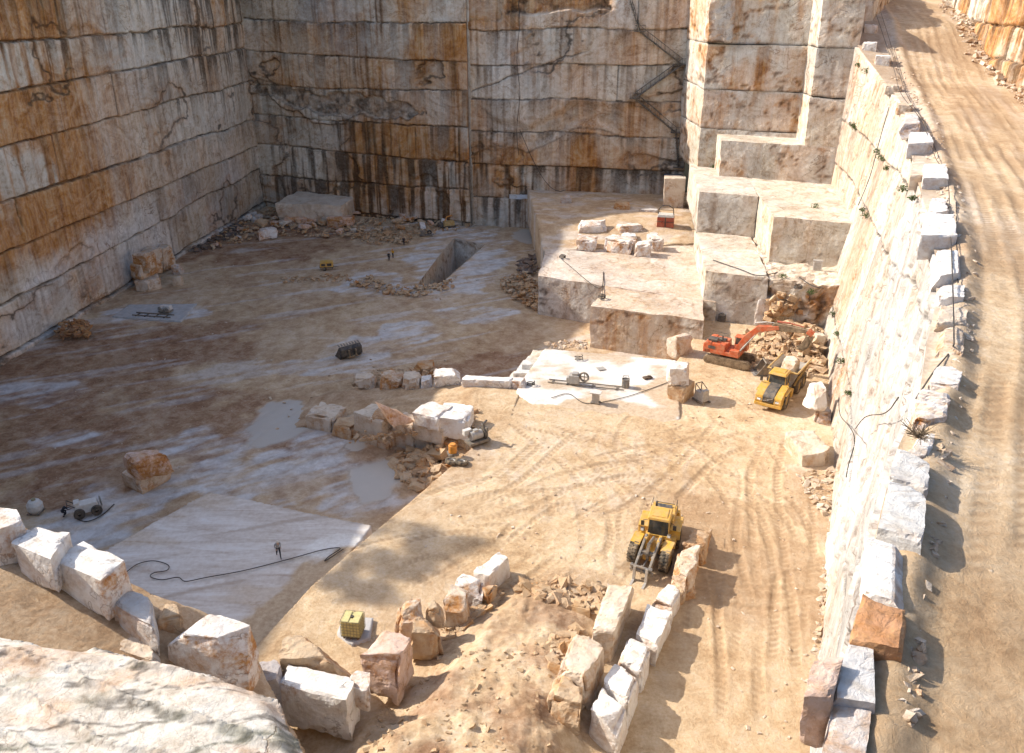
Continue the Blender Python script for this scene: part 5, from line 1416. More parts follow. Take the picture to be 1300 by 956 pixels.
rubble('rubble', scatter(P_, 260, 33), zlow, (.12, .6), lambda x, y: max(0, 2.6 - .6 * math.hypot(x - cx_, y - cy_)), 34, (1., .5), 'small rust-brown rubble pile at the foot of the left wall', (.36, .2, .12))
P_ = pz([(690, 436), (745, 432), (745, 444), (700, 444)], 0)
rubble('rubble', scatter(P_, 130, 35), z0h, (.08, .4), z0h, 36, (.5, .6), 'stones behind the white platform', CREAM)
P_ = pz([(475, 492), (545, 480), (560, 470), (480, 470), (440, 488)], -2.5)
rubble('rubble', scatter(P_, 300, 37), lambda x, y: -2.8, (.1, .5), lambda x, y: .5, 38, (.6, .4), 'rubble behind the blocks edging the haul ramp', TAN)
P_ = pz([(440, 552), (600, 556), (610, 530), (470, 530)], -1)
rubble('rubble', scatter(P_, 300, 39), lambda x, y: float(ramp_z(x, y)), (.08, .4), lambda x, y: .15, 40, (.5, .5), 'loose stones along the top of the retaining wall', TAN)
rubble('gravel', scatter([at(*q, 0) for q in [(640, 525), (1050, 470), (1064, 640), (1040, 800), (1000, 950), (900, 950), (880, 760), (640, 720), (520, 690)]], 900, 57), yard_z, (.02, .17), z0h, 58, (.4, .4), 'loose chips strewn over the sunny yard', CREAM, .6)
rubble('gravel', scatter([at(*q, ZF) for q in [(20, 520), (120, 430), (260, 330), (680, 330), (680, 430), (420, 520), (240, 600), (60, 620)]], 700, 59), zlow, (.03, .22), z0h, 60, (.4, .4), 'loose chips strewn over the shaded floor', CREAM, .6)
# stones at the road edge
rs = np.random.RandomState(77)
pts = []
for k in range(1500):
    y = 14 + 125 * rs.rand() ** 1.6
    l_ = float(np.interp(y, ly, lx)); t_ = float(np.interp(y, yy, topx))
    x = t_ + .4 + (l_ - t_) * (0.2 + 0.8 * rs.rand() ** .6)
    pts.append((x, y))
rubble('rubble', pts, lambda x, y: float(road_z(y)) + .1, (.03, .24), lambda x, y: .10, 50, (.25, .3), 'white stone chips and rubble along the edge of the upper haul road', CREAM, .7)
pts = []
for k in range(600):
    y = 60 + 120 * rs.rand()
    q = np.array(fr_); fx_ = float(np.interp(y, q[:, 1], q[:, 0]))
    pts.append((fx_ - 3.0 * rs.rand() ** 1.5 + .3, y))
rubble('rubble', pts, lambda x, y: float(road_z(y)), (.08, .6), lambda x, y: .2, 51, (.3, .3), 'pale scree at the foot of the rock face beyond the haul road', CREAM, .7)
# ================================================================== machines, people, plants
class MB:
    """collects shapes into one mesh"""
    def __init__(s, X=None):
        s.v = []; s.f = []; s.X = X or Matrix.Identity(4)
    def add(s, vs, fs):
        o = len(s.v)
        s.v += [tuple(s.X @ Vector(p)) for p in vs]
        s.f += [tuple(i + o for i in f) for f in fs]
        return s
    def box(s, c, d, rot=(0, 0, 0), top=(1, 1), shift=(0, 0)):
        m = Euler(rot).to_matrix(); c = Vector(c); vs = []
        for k in (-1, 1):
            tx, ty = top if k > 0 else (1, 1)
            ox, oy = shift if k > 0 else (0, 0)
            for a, b in ((-1, -1), (1, -1), (1, 1), (-1, 1)):
                vs.append(c + m @ Vector((a * d[0] / 2 * tx + ox, b * d[1] / 2 * ty + oy, k * d[2] / 2)))
        return s.add(vs, [(3, 2, 1, 0), (4, 5, 6, 7), (0, 1, 5, 4), (1, 2, 6, 5), (2, 3, 7, 6), (3, 0, 4, 7)])
    def prism(s, prof, y0, y1):
        """profile in xz, extruded in y"""
        n = len(prof)
        a = sum(prof[i][0] * prof[(i + 1) % n][1] - prof[(i + 1) % n][0] * prof[i][1] for i in range(n))
        if a < 0: prof = prof[::-1]
        vs = [(x, y0, z) for x, z in prof] + [(x, y1, z) for x, z in prof]
        fs = [tuple(range(n)), tuple(range(2 * n - 1, n - 1, -1))]
        fs += [(i, i + n, (i + 1) % n + n, (i + 1) % n) for i in range(n)]
        return s.add(vs, fs)
    def cyl(s, p0, p1, r0, r1=None, n=12):
        r1 = r0 if r1 is None else r1
        p0, p1 = Vector(p0), Vector(p1); d = (p1 - p0).normalized()
        u = d.orthogonal().normalized(); v = d.cross(u)
        vs = [p0 + (u * math.cos(2 * PI * i / n) + v * math.sin(2 * PI * i / n)) * r0 for i in range(n)]
        vs += [p1 + (u * math.cos(2 * PI * i / n) + v * math.sin(2 * PI * i / n)) * r1 for i in range(n)]
        fs = [tuple(range(n - 1, -1, -1)), tuple(range(n, 2 * n))] + [(i, (i + 1) % n, (i + 1) % n + n, i + n) for i in range(n)]
        return s.add(vs, fs)
    def tube(s, pts, r, n=6):
        pts = [Vector(p) for p in pts]; vs = []; fs = []
        for i, p in enumerate(pts):
            d = (pts[min(i + 1, len(pts) - 1)] - pts[max(i - 1, 0)]).normalized()
            u = d.cross(Vector((0, 0, 1)))
            u = u.normalized() if u.length > 1e-3 else Vector((1, 0, 0))
            v = d.cross(u)
            vs += [p + (u * math.cos(2 * PI * k / n) + v * math.sin(2 * PI * k / n)) * r for k in range(n)]
        for i in range(len(pts) - 1):
            for k in range(n):
                fs.append((i * n + k, i * n + (k + 1) % n, (i + 1) * n + (k + 1) % n, (i + 1) * n + k))
        fs.append(tuple(range(n))); fs.append(tuple(range(len(vs) - 1, len(vs) - n - 1, -1)))
        return s.add(vs, fs)
    def lathe(s, prof, c, axis=(0, 1, 0), n=24):
        """profile rows (radius, offset along axis)"""
        c = Vector(c); d = Vector(axis).normalized(); u = d.orthogonal().normalized(); v = d.cross(u); m = len(prof); vs = []; fs = []
        for k in range(n):
            a = 2 * PI * k / n
            for r, o in prof: vs.append(c + d * o + (u * math.cos(a) + v * math.sin(a)) * r)
        for k in range(n):
            q = (k + 1) % n
            for i in range(m - 1): fs.append((k * m + i, k * m + i + 1, q * m + i + 1, q * m + i))
        return s.add(vs, fs)
    def build(s, name, mat, parent=None, bevel=0.02, loc=(0, 0, 0), rz=0.0, smooth=False):
        me = bpy.data.meshes.new(name)
        me.from_pydata(s.v, [], s.f)
        bm = bmesh.new(); bm.from_mesh(me); bmesh.ops.recalc_face_normals(bm, faces=bm.faces); bm.to_mesh(me); bm.free()
        me.materials.append(mat)
        if smooth:
            for p in me.polygons: p.use_smooth = True
        o = bpy.data.objects.new(name, me); COL.objects.link(o)
        o.location = loc; o.rotation_euler = (0, 0, rz)
        if parent is not None: o.parent = parent
        if bevel > 0:
            b = o.modifiers.new('bevel', 'BEVEL'); b.width = bevel; b.segments = 2; b.limit_method = 'ANGLE'; b.angle_limit = R(40)
        return o

def wheel(parent, c, r, w, rim_mat, X=None, side=1):
    m = MB(X); x, y, z = c
    m.lathe([(r * .52, -w / 2 * .9), (r * .80, -w / 2), (r * .95, -w / 2 * .88), (r, -w / 2 * .6), (r, w / 2 * .6), (r * .95, w / 2 * .88), (r * .80, w / 2), (r * .52, w / 2 * .9)], c, (0, 1, 0), 28)
    for k in range(22):
        a = 2 * PI * k / 22
        for q in (-1, 1):
            aa = a + (0 if q > 0 else PI / 22)
            m.box((x + math.cos(aa) * r * 1.0, y + q * w * .22, z + math.sin(aa) * r * 1.0), (.10, w * .46, .13), (q * .0, -aa, 0))
    t = m.build('wheel', M['rubber'], parent, 0)
    h = MB(X)
    h.lathe([(r * .52, w * .40), (r * .46, w * .18), (r * .30, w * .12), (r * .26, w * .30), (0.01, w * .32)] if side > 0 else [(r * .52, -w * .40), (r * .46, -w * .18), (r * .30, -w * .12), (r * .26, -w * .30), (0.01, -w * .32)], c, (0, 1, 0), 20)
    h.build('rim', rim_mat, t, 0)
    return t

# ---------------------------------------------------------------- wheel loader
fa = Vector((*at(829, 719, 0), 0)); ra = Vector((*at(846, 655, 0.2), 0))
hd = math.atan2(fa.y - ra.y, fa.x - ra.x)
ld_ = empty('wheel_loader', (fa.x - 1.65 * math.cos(hd), fa.y - 1.65 * math.sin(hd), 0.05), hd)
tag(ld_, 'yellow wheel loader with grey lift arms and no bucket, facing the passage between blocks', 'wheel loader')
m = MB()
m.box((-2.3, 0, 1.0), (3.6, 1.3, .7)); m.box((-4.35, 0, 1.15), (.7, 2.7, .95), top=(.8, .92))
m.prism([(-4.4, 1.5), (-1.5, 1.5), (-1.5, 2.45), (-3.2, 2.5), (-4.35, 2.2)], -1.02, 1.02)
for q in (-1, 1):
    m.box((-1.75, q * 1.30, 2.05), (2.2, .85, .12), (0, .02, 0)); m.box((-.70, q * 1.32, 1.7), (.12, .82, .75), (0, -.3, 0)); m.box((-2.85, q * 1.32, 1.75), (.12, .82, .7), (0, .35, 0))
    m.box((-.45, q * 1.1, 1.35), (.9, .75, .55))
m.box((-1.2, 0, 1.45), (1.9, 1.9, .35))
m.build('rear_body', M['yellow'], ld_, .04)
g = MB()
g.box((-4.42, 0, 1.9), (.10, 1.5, .55), (0, -.35, 0)); g.box((-3.0, 0, 2.505), (1.4, 1.3, .03), (0, .03, 0))
for k in range(6): g.box((-4.0, -1.035, 1.7 + k * .09), (.6, .03, .04)); g.box((-4.0, 1.035, 1.7 + k * .09), (.6, .03, .04))
g.build('engine_grille', M['darkgrey'], ld_, .01)
c = MB()
for q in (-1, 1):
    for x0, x1 in ((-1.55, -1.6), (-.72, -.74), (.02, -.25)):
        c.tube([(x0, q * .86, 1.6), (x1, q * .78, 3.25)], .055, 6)
c.box((-.75, 0, 1.72), (1.7, 1.75, .35)); c.box((-1.62, 0, 2.0), (.1, 1.7, .8))
cb = c.build('cab_frame', M['yellow'], ld_, .02)
w_ = MB()
w_.add([(.02, -.82, 1.9), (.02, .82, 1.9), (-.23, .74, 3.2), (-.23, -.74, 3.2)], [(0, 1, 2, 3)])
w_.box((-.11, 0, 2.55), (.06, 1.55, 1.28), (0, -.19, 0))
for q in (-1, 1): w_.box((-.85, q * .80, 2.55), (1.35, .04, 1.25), (q * .045, 0, 0))
w_.box((-1.6, 0, 2.75), (.04, 1.45, .8))
w_.build('cab_window', M['glass'], ld_, .0)
r_ = MB(); r_.box((-.85, 0, 3.36), (1.95, 1.85, .2), top=(.92, .92)); r_.box((-.85, 0, 3.48), (1.3, 1.3, .08)); r_.build('cab_roof', M['yellow'], ld_, .05)
a_ = MB(); a_.box((-2.0, .15, 2.75), (.75, 1.1, .5), top=(.9, .9)); a_.build('air_box', M['yellow'], ld_, .05)
e_ = MB(); e_.cyl((-2.3, -.55, 2.4), (-2.3, -.55, 3.35), .10, .09); e_.cyl((-2.3, -.55, 3.35), (-2.45, -.55, 3.5), .09); e_.build('exhaust', M['black'], ld_, .01)
for q in (-1, 1):
    mm_ = MB(); mm_.tube([(-.2, q * .85, 3.1), (-.05, q * 1.25, 3.05), (-.05, q * 1.28, 2.8)], .025, 5); mm_.box((-.05, q * 1.3, 2.75), (.08, .28, .42)); mm_.build('mirror', M['black'], ld_, .01)
for q in (-1, 1):
    hr = MB(); hr.tube([(-3.9, q * 1.0, 2.35), (-3.9, q * 1.0, 3.0), (-2.6, q * 1.0, 3.05), (-2.6, q * 1.0, 2.45)], .025, 5)
    hr.build('handrail', M['black'], ld_, 0)
for q in (-1, 1): wheel(ld_, (-1.65, q * 1.32, .95), .95, .76, M['yellow_dusty'], None, q)
# front frame, turned at the joint
TX = Matrix.Rotation(R(-10), 4, 'Z')
m = MB(TX)
m.box((1.1, 0, 1.1), (2.0, 1.0, .8)); m.prism([(.3, 1.3), (1.9, 1.3), (1.5, 2.35), (.8, 2.45)], -.62, -.40); m.prism([(.3, 1.3), (1.9, 1.3), (1.5, 2.35), (.8, 2.45)], .40, .62)
for q in (-1, 1):
    m.box((1.35, q * 1.28, 2.0), (1.25, .82, .09), (0, .25, 0)); m.box((.68, q * 1.28, 1.85), (.08, .82, .6), (0, -.35, 0)); m.box((1.0, q * .75, 1.9), (.5, .5, .14))
    m.box((.55, q * 1.05, 2.1), (.2, .35, .5))
m.build('front_frame', M['yellow'], ld_, .03)
for q in (-1, 1):
    l_ = MB(TX); l_.box((.62, q * 1.12, 2.5), (.22, .3, .26)); hl = l_.build('headlight', M['black'], ld_, .02)
    l2 = MB(TX); l2.box((.735, q * 1.12, 2.5), (.02, .24, .2)); l2.build('lens', M['lamp'], hl, 0)
    wheel(ld_, (1.65, q * 1.32, .95), .95, .76, M['yellow_dusty'], TX, q)
    a_ = MB(TX); a_.prism([(.85, 2.35), (1.15, 2.5), (2.5, 1.75), (3.75, .95), (3.8, .55), (3.5, .5), (2.2, 1.25), (.9, 2.0)], q * .58 - .09, q * .58 + .09); a_.build('lift_arm', M['steel'], ld_, .02)
    h_ = MB(TX); h_.cyl((.9, q * .36, 1.25), (2.0, q * .36, 1.45), .11); h_.cyl((2.0, q * .36, 1.45), (2.75, q * .45, 1.5), .06); h_.build('lift_cylinder', M['palesteel'], ld_, 0)
    f_ = MB(TX); f_.prism([(3.75, 1.25), (3.95, 1.25), (4.1, .1), (4.75, .0), (4.75, -.02), (3.85, -.02)], q * .5 - .1, q * .5 + .1); f_.build('coupler_prong', M['palesteel'], ld_, .02)
z_ = MB(TX)
z_.prism([(2.0, 2.35), (2.3, 2.45), (2.6, 1.7), (2.45, .95), (2.2, 1.0), (2.25, 1.7)], -.12, .12)
z_.cyl((1.0, 0, 2.25), (2.15, 0, 2.35), .13); z_.cyl((2.4, 0, 1.0), (3.7, 0, .95), .07); z_.box((2.35, 0, 1.6), (.3, 1.2, .25)); z_.cyl((3.65, -.95, .75), (3.65, .95, .75), .14); z_.cyl((3.8, -.9, 1.2), (3.8, .9, 1.2), .11)
for q in (-1, 0, 1): z_.box((3.72, q * .8, .95), (.14, .12, .75))
z_.build('tilt_linkage', M['steel'], ld_, .01)
x_ = MB(TX); x_.cyl((1.65, -1.3, .95), (1.65, 1.3, .95), .26); x_.build('front_axle', M['dirtsteel'], ld_, 0)
x_ = MB(); x_.cyl((-1.65, -1.3, .95), (-1.65, 1.3, .95), .26); x_.cyl((-.3, 0, .7), (.3, 0, 1.5), .25); x_.build('rear_axle', M['dirtsteel'], ld_, 0)

# ---------------------------------------------------------------- articulated dump truck
fa = Vector((*at(974, 522, 0), 0)); rb_ = Vector((*at(1008, 482, 0), 0))
hd = math.atan2(fa.y - rb_.y, fa.x - rb_.x)
org = Vector((*at(990, 503, 0), 0))
dt = empty('dump_truck', (org.x + .2, org.y + .3, 0.05), hd)
tag(dt, 'yellow articulated dump truck with black bonnet and a stone in its grey bed', 'dump truck')
m = MB()
m.prism([(2.3, 1.0), (4.95, .75), (5.15, 1.15), (5.0, 1.75), (4.1, 2.15), (2.3, 2.4)], -1.45, -.62)
m.prism([(2.3, 1.0), (4.95, .75), (5.15, 1.15), (5.0, 1.75), (4.1, 2.15), (2.3, 2.4)], .62, 1.45)
m.box((4.9, 0, .78), (.5, 3.0, .38)); m.box((2.2, 0, 1.5), (1.6, 2.6, .8)); m.box((3.2, 0, .95), (3.4, 1.0, .5))
for q in (-1, 1): m.box((3.2, q * 1.52, 2.02), (2.0, .42, .1), (0, .12, 0)); m.box((1.4, q * 1.35, 1.2), (.7, .5, .9))
m.build('body', M['yellow'], dt, .06)
bo = MB(); bo.prism([(2.35, 1.2), (4.98, 1.2), (5.12, 1.25), (5.06, 1.75), (4.2, 2.22), (2.35, 2.46)], -.615, .615); bo.build('bonnet', M['darkgrey'], dt, .04)
gr_ = MB(); gr_.box((5.11, 0, 1.42), (.05, 1.15, .5), (0, -.12, 0)); gg = gr_.build('grille', M['black'], dt, .01)
em = MB(); em.box((5.15, 0, 1.44), (.02, 1.15, .05), (R(24), -.12, 0)); em.box((5.155, 0, 1.44), (.025, .16, .16), (R(45), -.12, 0)); em.build('emblem_bar', M['palesteel'], gg, 0)
for q in (-1, 1):
    l_ = MB(); l_.box((5.0, q * 1.02, 1.32), (.22, .52, .26), (0, -.15, q * .12)); hl = l_.build('headlight', M['black'], dt, .03)
    l2 = MB(); l2.box((5.12, q * 1.02, 1.32), (.02, .40, .18), (0, -.15, q * .12)); l2.build('lens', M['lamp'], hl, 0)
cf = MB()
for q in (-1, 1):
    for x0, x1 in ((.75, .8), (1.6, 1.6), (2.5, 2.25)): cf.tube([(x0, q * .95, 1.9), (x1, q * .86, 3.4)], .06, 6)
cf.box((1.6, 0, 2.0), (1.8, 1.95, .4)); cf.box((.75, 0, 2.7), (.1, 1.8, 1.3)); cf.build('cab_frame', M['yellow'], dt, .02)
w_ = MB(); w_.box((2.38, 0, 2.8), (.05, 1.75, 1.2), (0, -.2, 0))
for q in (-1, 1): w_.box((1.6, q * .92, 2.78), (1.5, .04, 1.15), (q * .06, 0, 0))
w_.build('cab_window', M['glass'], dt, 0)
r_ = MB(); r_.box((1.6, 0, 3.5), (2.0, 2.05, .22), top=(.86, .86)); r_.box((1.45, 0, 3.63), (1.2, 1.3, .08)); r_.build('cab_roof', M['yellow'], dt, .07)
for q in (-1, 1):
    mm_ = MB(); mm_.tube([(2.5, q * 1.0, 2.3), (2.9, q * 1.55, 2.4), (2.9, q * 1.55, 3.1)], .03, 5); mm_.box((2.9, q * 1.6, 2.85), (.1, .3, .6)); mm_.build('mirror', M['black'], dt, .02)
e_ = MB(); e_.cyl((.6, -1.15, 2.0), (.6, -1.15, 3.4), .12); e_.box((.75, -1.3, 1.9), (.5, .5, .7)); e_.build('exhaust', M['black'], dt, .02)
# tipping bed
b = MB()
def plate(m_, pts, t):
    p = [Vector(q) for q in pts]; nrm = (p[1] - p[0]).cross(p[3] - p[0]).normalized() * t
    vs = p + [q + nrm for q in p]
    m_.add(vs, [(0, 1, 2, 3), (7, 6, 5, 4), (0, 4, 5, 1), (1, 5, 6, 2), (2, 6, 7, 3), (3, 7, 4, 0)])
plate(b, [(-5.2, -1.1, 2.25), (.1, -1.1, 1.55), (.1, 1.1, 1.55), (-5.2, 1.1, 2.25)], .08)
for q in (-1, 1): plate(b, [(-5.2, q * 1.1, 2.25), (.1, q * 1.1, 1.55), (.45, q * 1.62, 3.15), (-4.8, q * 1.62, 3.0)], .07 * q)
plate(b, [(.1, -1.1, 1.55), (.1, 1.1, 1.55), (.45, 1.62, 3.15), (.45, -1.62, 3.15)], .07)
b.build('dump_bed', M['palesteel'], dt, .015)
rm_ = MB()
for q in (-1, 1):
    rm_.tube([(-4.85, q * 1.68, 3.03), (.5, q * 1.68, 3.2)], .12, 6)
    for k in range(5): rm_.box((-4.0 + k * .95, q * 1.5, 2.4 - k * .10), (.16, .16, 1.3), (q * -.30, 0, 0))
rm_.tube([(.5, -1.68, 3.2), (.5, 1.68, 3.2)], .12, 6); rm_.box((-2.4, 0, 1.35), (5.2, 1.0, .45)); rm_.build('bed_rib', M['yellow_dusty'], dt, .02)
for x_, z_r in ((3.2, .92), (-1.5, .92), (-3.35, .92)):
    for q in (-1, 1): wheel(dt, (x_, q * 1.25, z_r), .92, .75, M['yellow_dusty'], None, q)
ax = MB()
for x_ in (3.2, -1.5, -3.35): ax.cyl((x_, -1.25, .92), (x_, 1.25, .92), .24)
ax.box((-.4, 0, 1.0), (2.5, .7, .5)); ax.build('axles', M['dirtsteel'], dt, .02)
def loc_of(e, p): return e.matrix_basis @ Vector(p)
c8 = np.array([loc_of(dt, p)[:] for p in [(-3.4, -.9, 2.0), (-.9, -.9, 1.75), (-.8, .95, 1.75), (-3.5, .9, 2.0), (-3.3, -.8, 3.75), (-1.0, -.75, 3.45), (-.95, .8, 3.5), (-3.3, .8, 3.9)]])
c8[:, 0:2] = c8[[0, 3, 2, 1, 4, 7, 6, 5], 0:2]
c8[:, 2] = c8[[0, 3, 2, 1, 4, 7, 6, 5], 2]
block('boulder', np.array(c8), 'large cream stone loaded in the bed of the dump truck', 'boulder', CREAM, .15, .18, .45, .1, 3, res=.25)

# ---------------------------------------------------------------- crawler excavator
A = Vector((*at(893, 459, 0), 0)); B = Vector((*at(952, 471, 0), 0))
hd = math.atan2(B.y - A.y, B.x - A.x)
cxy = (A + B) / 2
nrm = Vector((-math.sin(hd), math.cos(hd), 0))
exo = cxy + nrm * 1.35
ex_ = empty('excavator', (exo.x, exo.y, .05), hd)
tag(ex_, 'orange-red crawler excavator with its arm stretched over the rubble heap', 'excavator')
for q in (-1, 1):
    t = MB(); st_ = []
    for k in range(13): a = PI / 2 + PI * k / 12; st_.append((-2.4 + .5 * math.cos(a), .52 + .5 * math.sin(a)))
    for k in range(13): a = -PI / 2 + PI * k / 12; st_.append((2.4 + .5 * math.cos(a), .52 + .5 * math.sin(a)))
    t.prism(st_, q * 1.35 - .32, q * 1.35 + .32)
    for k in range(24):
        for zz in (1.03, .01): t.box((-2.4 + k * .208, q * 1.35, zz), (.06, .66, .08))
    tr_ = t.build('crawler_track', M['dirtsteel'], ex_, .02)
    s_ = MB(); s_.box((0, q * 1.35 + q * .325, .55), (4.3, .03, .5))
    for xx in (-2.4, 2.4): s_.cyl((xx, q * 1.35 + q * .30, .52), (xx, q * 1.35 + q * .36, .52), .34, n=16)
    for k in range(7): s_.cyl((-1.7 + k * .57, q * 1.35 + q * .3, .25), (-1.7 + k * .57, q * 1.35 + q * .36, .25), .15, n=10)
    s_.build('track_roller', M['dirtsteel'], tr_, .01)
u_ = MB(); u_.box((0, 0, .7), (2.2, 2.2, .5)); u_.cyl((0, 0, .9), (0, 0, 1.3), .9, n=24); u_.build('undercarriage', M['dirtsteel'], ex_, .03)
BX = Matrix.Rotation(R(-2), 4, 'Z')
m = MB(BX)
m.box((-.75, 0, 1.55), (4.4, 2.9, .5)); m.prism([(-3.1, 1.3), (-2.1, 1.3), (-2.1, 2.75), (-2.75, 2.75), (-3.1, 2.4)], -1.45, 1.45)
m.box((-1.3, -.95, 2.2), (1.9, 1.0, .9), top=(.96, .9)); m.box((-1.3, .95, 2.2), (1.9, 1.0, .9), top=(.96, .9)); m.box((.8, -1.1, 1.95), (1.1, .7, .45)); m.box((-1.3, 0, 2.1), (1.9, 1.0, .8))
m.build('house', M['red'], ex_, .06)
g_ = MB(BX); g_.box((-2.1, -.55, 2.86), (1.1, 1.0, .32)); g_.box((-1.3, .5, 2.62), (1.0, .8, .2)); g_.box((-2.0, -1.46, 2.1), (.9, .03, .4)); g_.cyl((-1.2, .2, 2.6), (-1.2, .2, 3.2), .1)
g_.build('engine_cover', M['darkgrey'], ex_, .03)
c_ = MB(BX); c_.box((1.05, .92, 2.0), (1.6, 1.05, .7))
for yy_ in (.43, 1.41):
    for x0, x1 in ((.3, .32), (1.82, 1.6)): c_.tube([(x0, yy_, 2.2), (x1, yy_, 3.25)], .05, 5)
c_.build('cab_frame', M['red'], ex_, .03)
c_ = MB(BX); c_.box((1.0, .92, 3.3), (1.6, 1.1, .12)); c_.build('cab_roof', M['red'], ex_, .03)
w_ = MB(BX); w_.box((1.0, .92, 2.78), (1.34, .94, .9), top=(.9, 1)); w_.build('cab_window', M['glass'], ex_, .02)
for q in (-1.4, 1.35): hr = MB(BX); hr.tube([(-2.9, q, 2.7), (-2.9, q, 3.15), (-.9, q, 3.1), (-.9, q, 2.6)], .03, 5); hr.build('handrail', M['black'], ex_, 0)
b_ = MB(BX); b_.prism([(.35, 1.75), (.9, 1.6), (2.0, 3.3), (3.2, 4.75), (5.6, 5.55), (5.5, 6.0), (3.0, 5.55), (1.5, 3.9)], -.32, .32)
b_.build('boom', M['red'], ex_, .05)
s_ = MB(BX); s_.prism([(4.6, 5.9), (5.0, 6.25), (5.9, 6.25), (9.2, 6.15), (9.25, 5.8), (6.2, 5.45), (5.2, 5.3)], -.25, .25); s_.build('stick', M['dirtsteel'], ex_, .04)
s_ = MB(BX); s_.box((9.15, 0, 5.85), (.75, .62, .6), (0, .5, 0)); s_.build('stick_end', M['red'], ex_, .03)
s_ = MB(BX); s_.cyl((5.2, 0, 6.45), (6.7, 0, 6.55), .13); s_.cyl((6.7, 0, 6.55), (8.3, 0, 6.4), .07); s_.build('bucket_cylinder', M['redbrown'], ex_, 0)
for q in (-1, 1): s_ = MB(BX); s_.cyl((1.2, q * .5, 1.8), (2.1, q * .5, 3.2), .12); s_.cyl((2.1, q * .5, 3.2), (2.9, q * .42, 4.4), .07); s_.build('boom_cylinder', M['palesteel'], ex_, 0)
s_ = MB(BX); s_.cyl((2.6, 0, 5.75), (4.0, 0, 6.15), .12); s_.cyl((4.0, 0, 6.15), (4.9, 0, 6.2), .07); s_.build('stick_cylinder', M['palesteel'], ex_, 0)
k_ = MB(BX)
pr_ = [(9.1, 5.6), (9.45, 5.0), (9.3, 4.2), (8.7, 3.7), (8.1, 3.75), (8.15, 3.85), (8.65, 3.95), (9.1, 4.35), (9.2, 4.95), (8.9, 5.5)]
k_.prism(pr_, -.75, .75)
for q in (-.75, .68): k_.prism([(9.1, 5.6), (9.45, 5.0), (9.3, 4.2), (8.7, 3.7), (8.1, 3.75), (8.5, 4.9)], q, q + .07)
for k in range(5): k_.prism([(8.15, 3.7), (7.8, 3.72), (8.15, 3.86)], -.7 + k * .31, -.56 + k * .31)
k_.build('bucket', M['dirtsteel'], ex_, .015)
# spare bucket by the tracks
p = at(967, 474, 0)
sb = empty('excavator_bucket', (p[0], p[1], 0), hd + .5)
tag(sb, 'grey steel digging bucket lying on the ground at the excavator tracks', 'bucket')
k_ = MB(); k_.prism([(-.9, .05), (.7, .0), (1.05, .5), (.9, 1.3), (.2, 1.75), (.1, 1.65), (.75, 1.15), (.85, .55), (.6, .14), (-.9, .14)], -.85, .85); k_.build('bucket_shell', M['steel'], sb, .02)
for q in (-.85, .78): k_ = MB(); k_.prism([(-.9, .05), (.7, .0), (1.05, .5), (.9, 1.3), (.2, 1.75)], q, q + .07); k_.build('side_plate', M['steel'], sb, .01)
for k in range(5): k_ = MB(); k_.prism([(-.9, .03), (-1.25, .06), (-.9, .17)], -.8 + k * .37, -.64 + k * .37); k_.build('tooth', M['palesteel'], sb, .01)

# ---------------------------------------------------------------- loose loader bucket on the shaded floor
p = at(446, 454, ZF); q = at(432, 447, ZF); 
lb_ = empty('loader_bucket', (p[0] - .4, p[1] + .6, ZF), R(-52))
tag(lb_, 'black toothed loader bucket lying by itself on the shaded floor', 'bucket')
k_ = MB(); k_.prism([(-1.0, .05), (.5, .0), (.95, .5), (.85, 1.4), (.35, 1.75), (.25, 1.66), (.7, 1.3), (.8, .55), (.45, .12), (-1.0, .13)], -1.6, 1.6); k_.build('bucket_shell', M['black'], lb_, .02)
for s_ in (-1.6, 1.54): k_ = MB(); k_.prism([(-1.0, .05), (.5, .0), (.95, .5), (.85, 1.4), (.35, 1.75)], s_, s_ + .06); k_.build('side_plate', M['black'], lb_, .01)
for k in range(8):
    t_ = MB(); t_.prism([(.2, 1.72), (-.25, 1.95), (.38, 1.86)], -1.55 + k * .42, -1.38 + k * .42); t_.prism([(-.95, .03), (-1.35, .06), (-.95, .18)], -1.55 + k * .42, -1.38 + k * .42); t_.build('tooth', M['steel'], lb_, .01)
k_ = MB(); k_.box((1.1, .5, .8), (.4, .14, 1.0)); k_.box((1.1, -.5, .8), (.4, .14, 1.0)); k_.box((1.0, 0, .3), (.3, 1.6, .2)); k_.build('mount', M['dirtsteel'], lb_, .02)

# ---------------------------------------------------------------- small machines
def simple(name, loc, rz, label, cat, parts, group=None):
    e = empty(name, loc, rz); tag(e, label, cat, group)
    for pn, mb, mat, bv in parts: mb.build(pn, mat, e, bv)
    return e
p = at(415, 342, ZF)
comp = simple('compressor', (*p, ZF), R(10), 'small yellow compressor trailer alone on the shaded floor', 'compressor', [
    ('housing', MB().prism([(-1.2, .6), (1.2, .6), (1.15, 1.45), (.2, 1.6), (-1.1, 1.5)], -.7, .7), M['yellow'], .05),
    ('side_grille', MB().box((.5, -.71, 1.05), (.8, .03, .5)).box((-.55, -.71, 1.05), (.7, .03, .45)), M['black'], .005),
    ('chassis', MB().box((0, 0, .5), (2.5, .9, .15)).tube([(1.2, 0, .5), (2.1, 0, .35)], .05).cyl((1.0, 0, .05), (1.0, 0, .5), .05), M['black'], .01)])
for s_ in (-1, 1):
    wheel(comp, (-.4, s_ * .72, .33), .33, .2, M['steel'], None, s_)
p = at(570, 289, ZF)
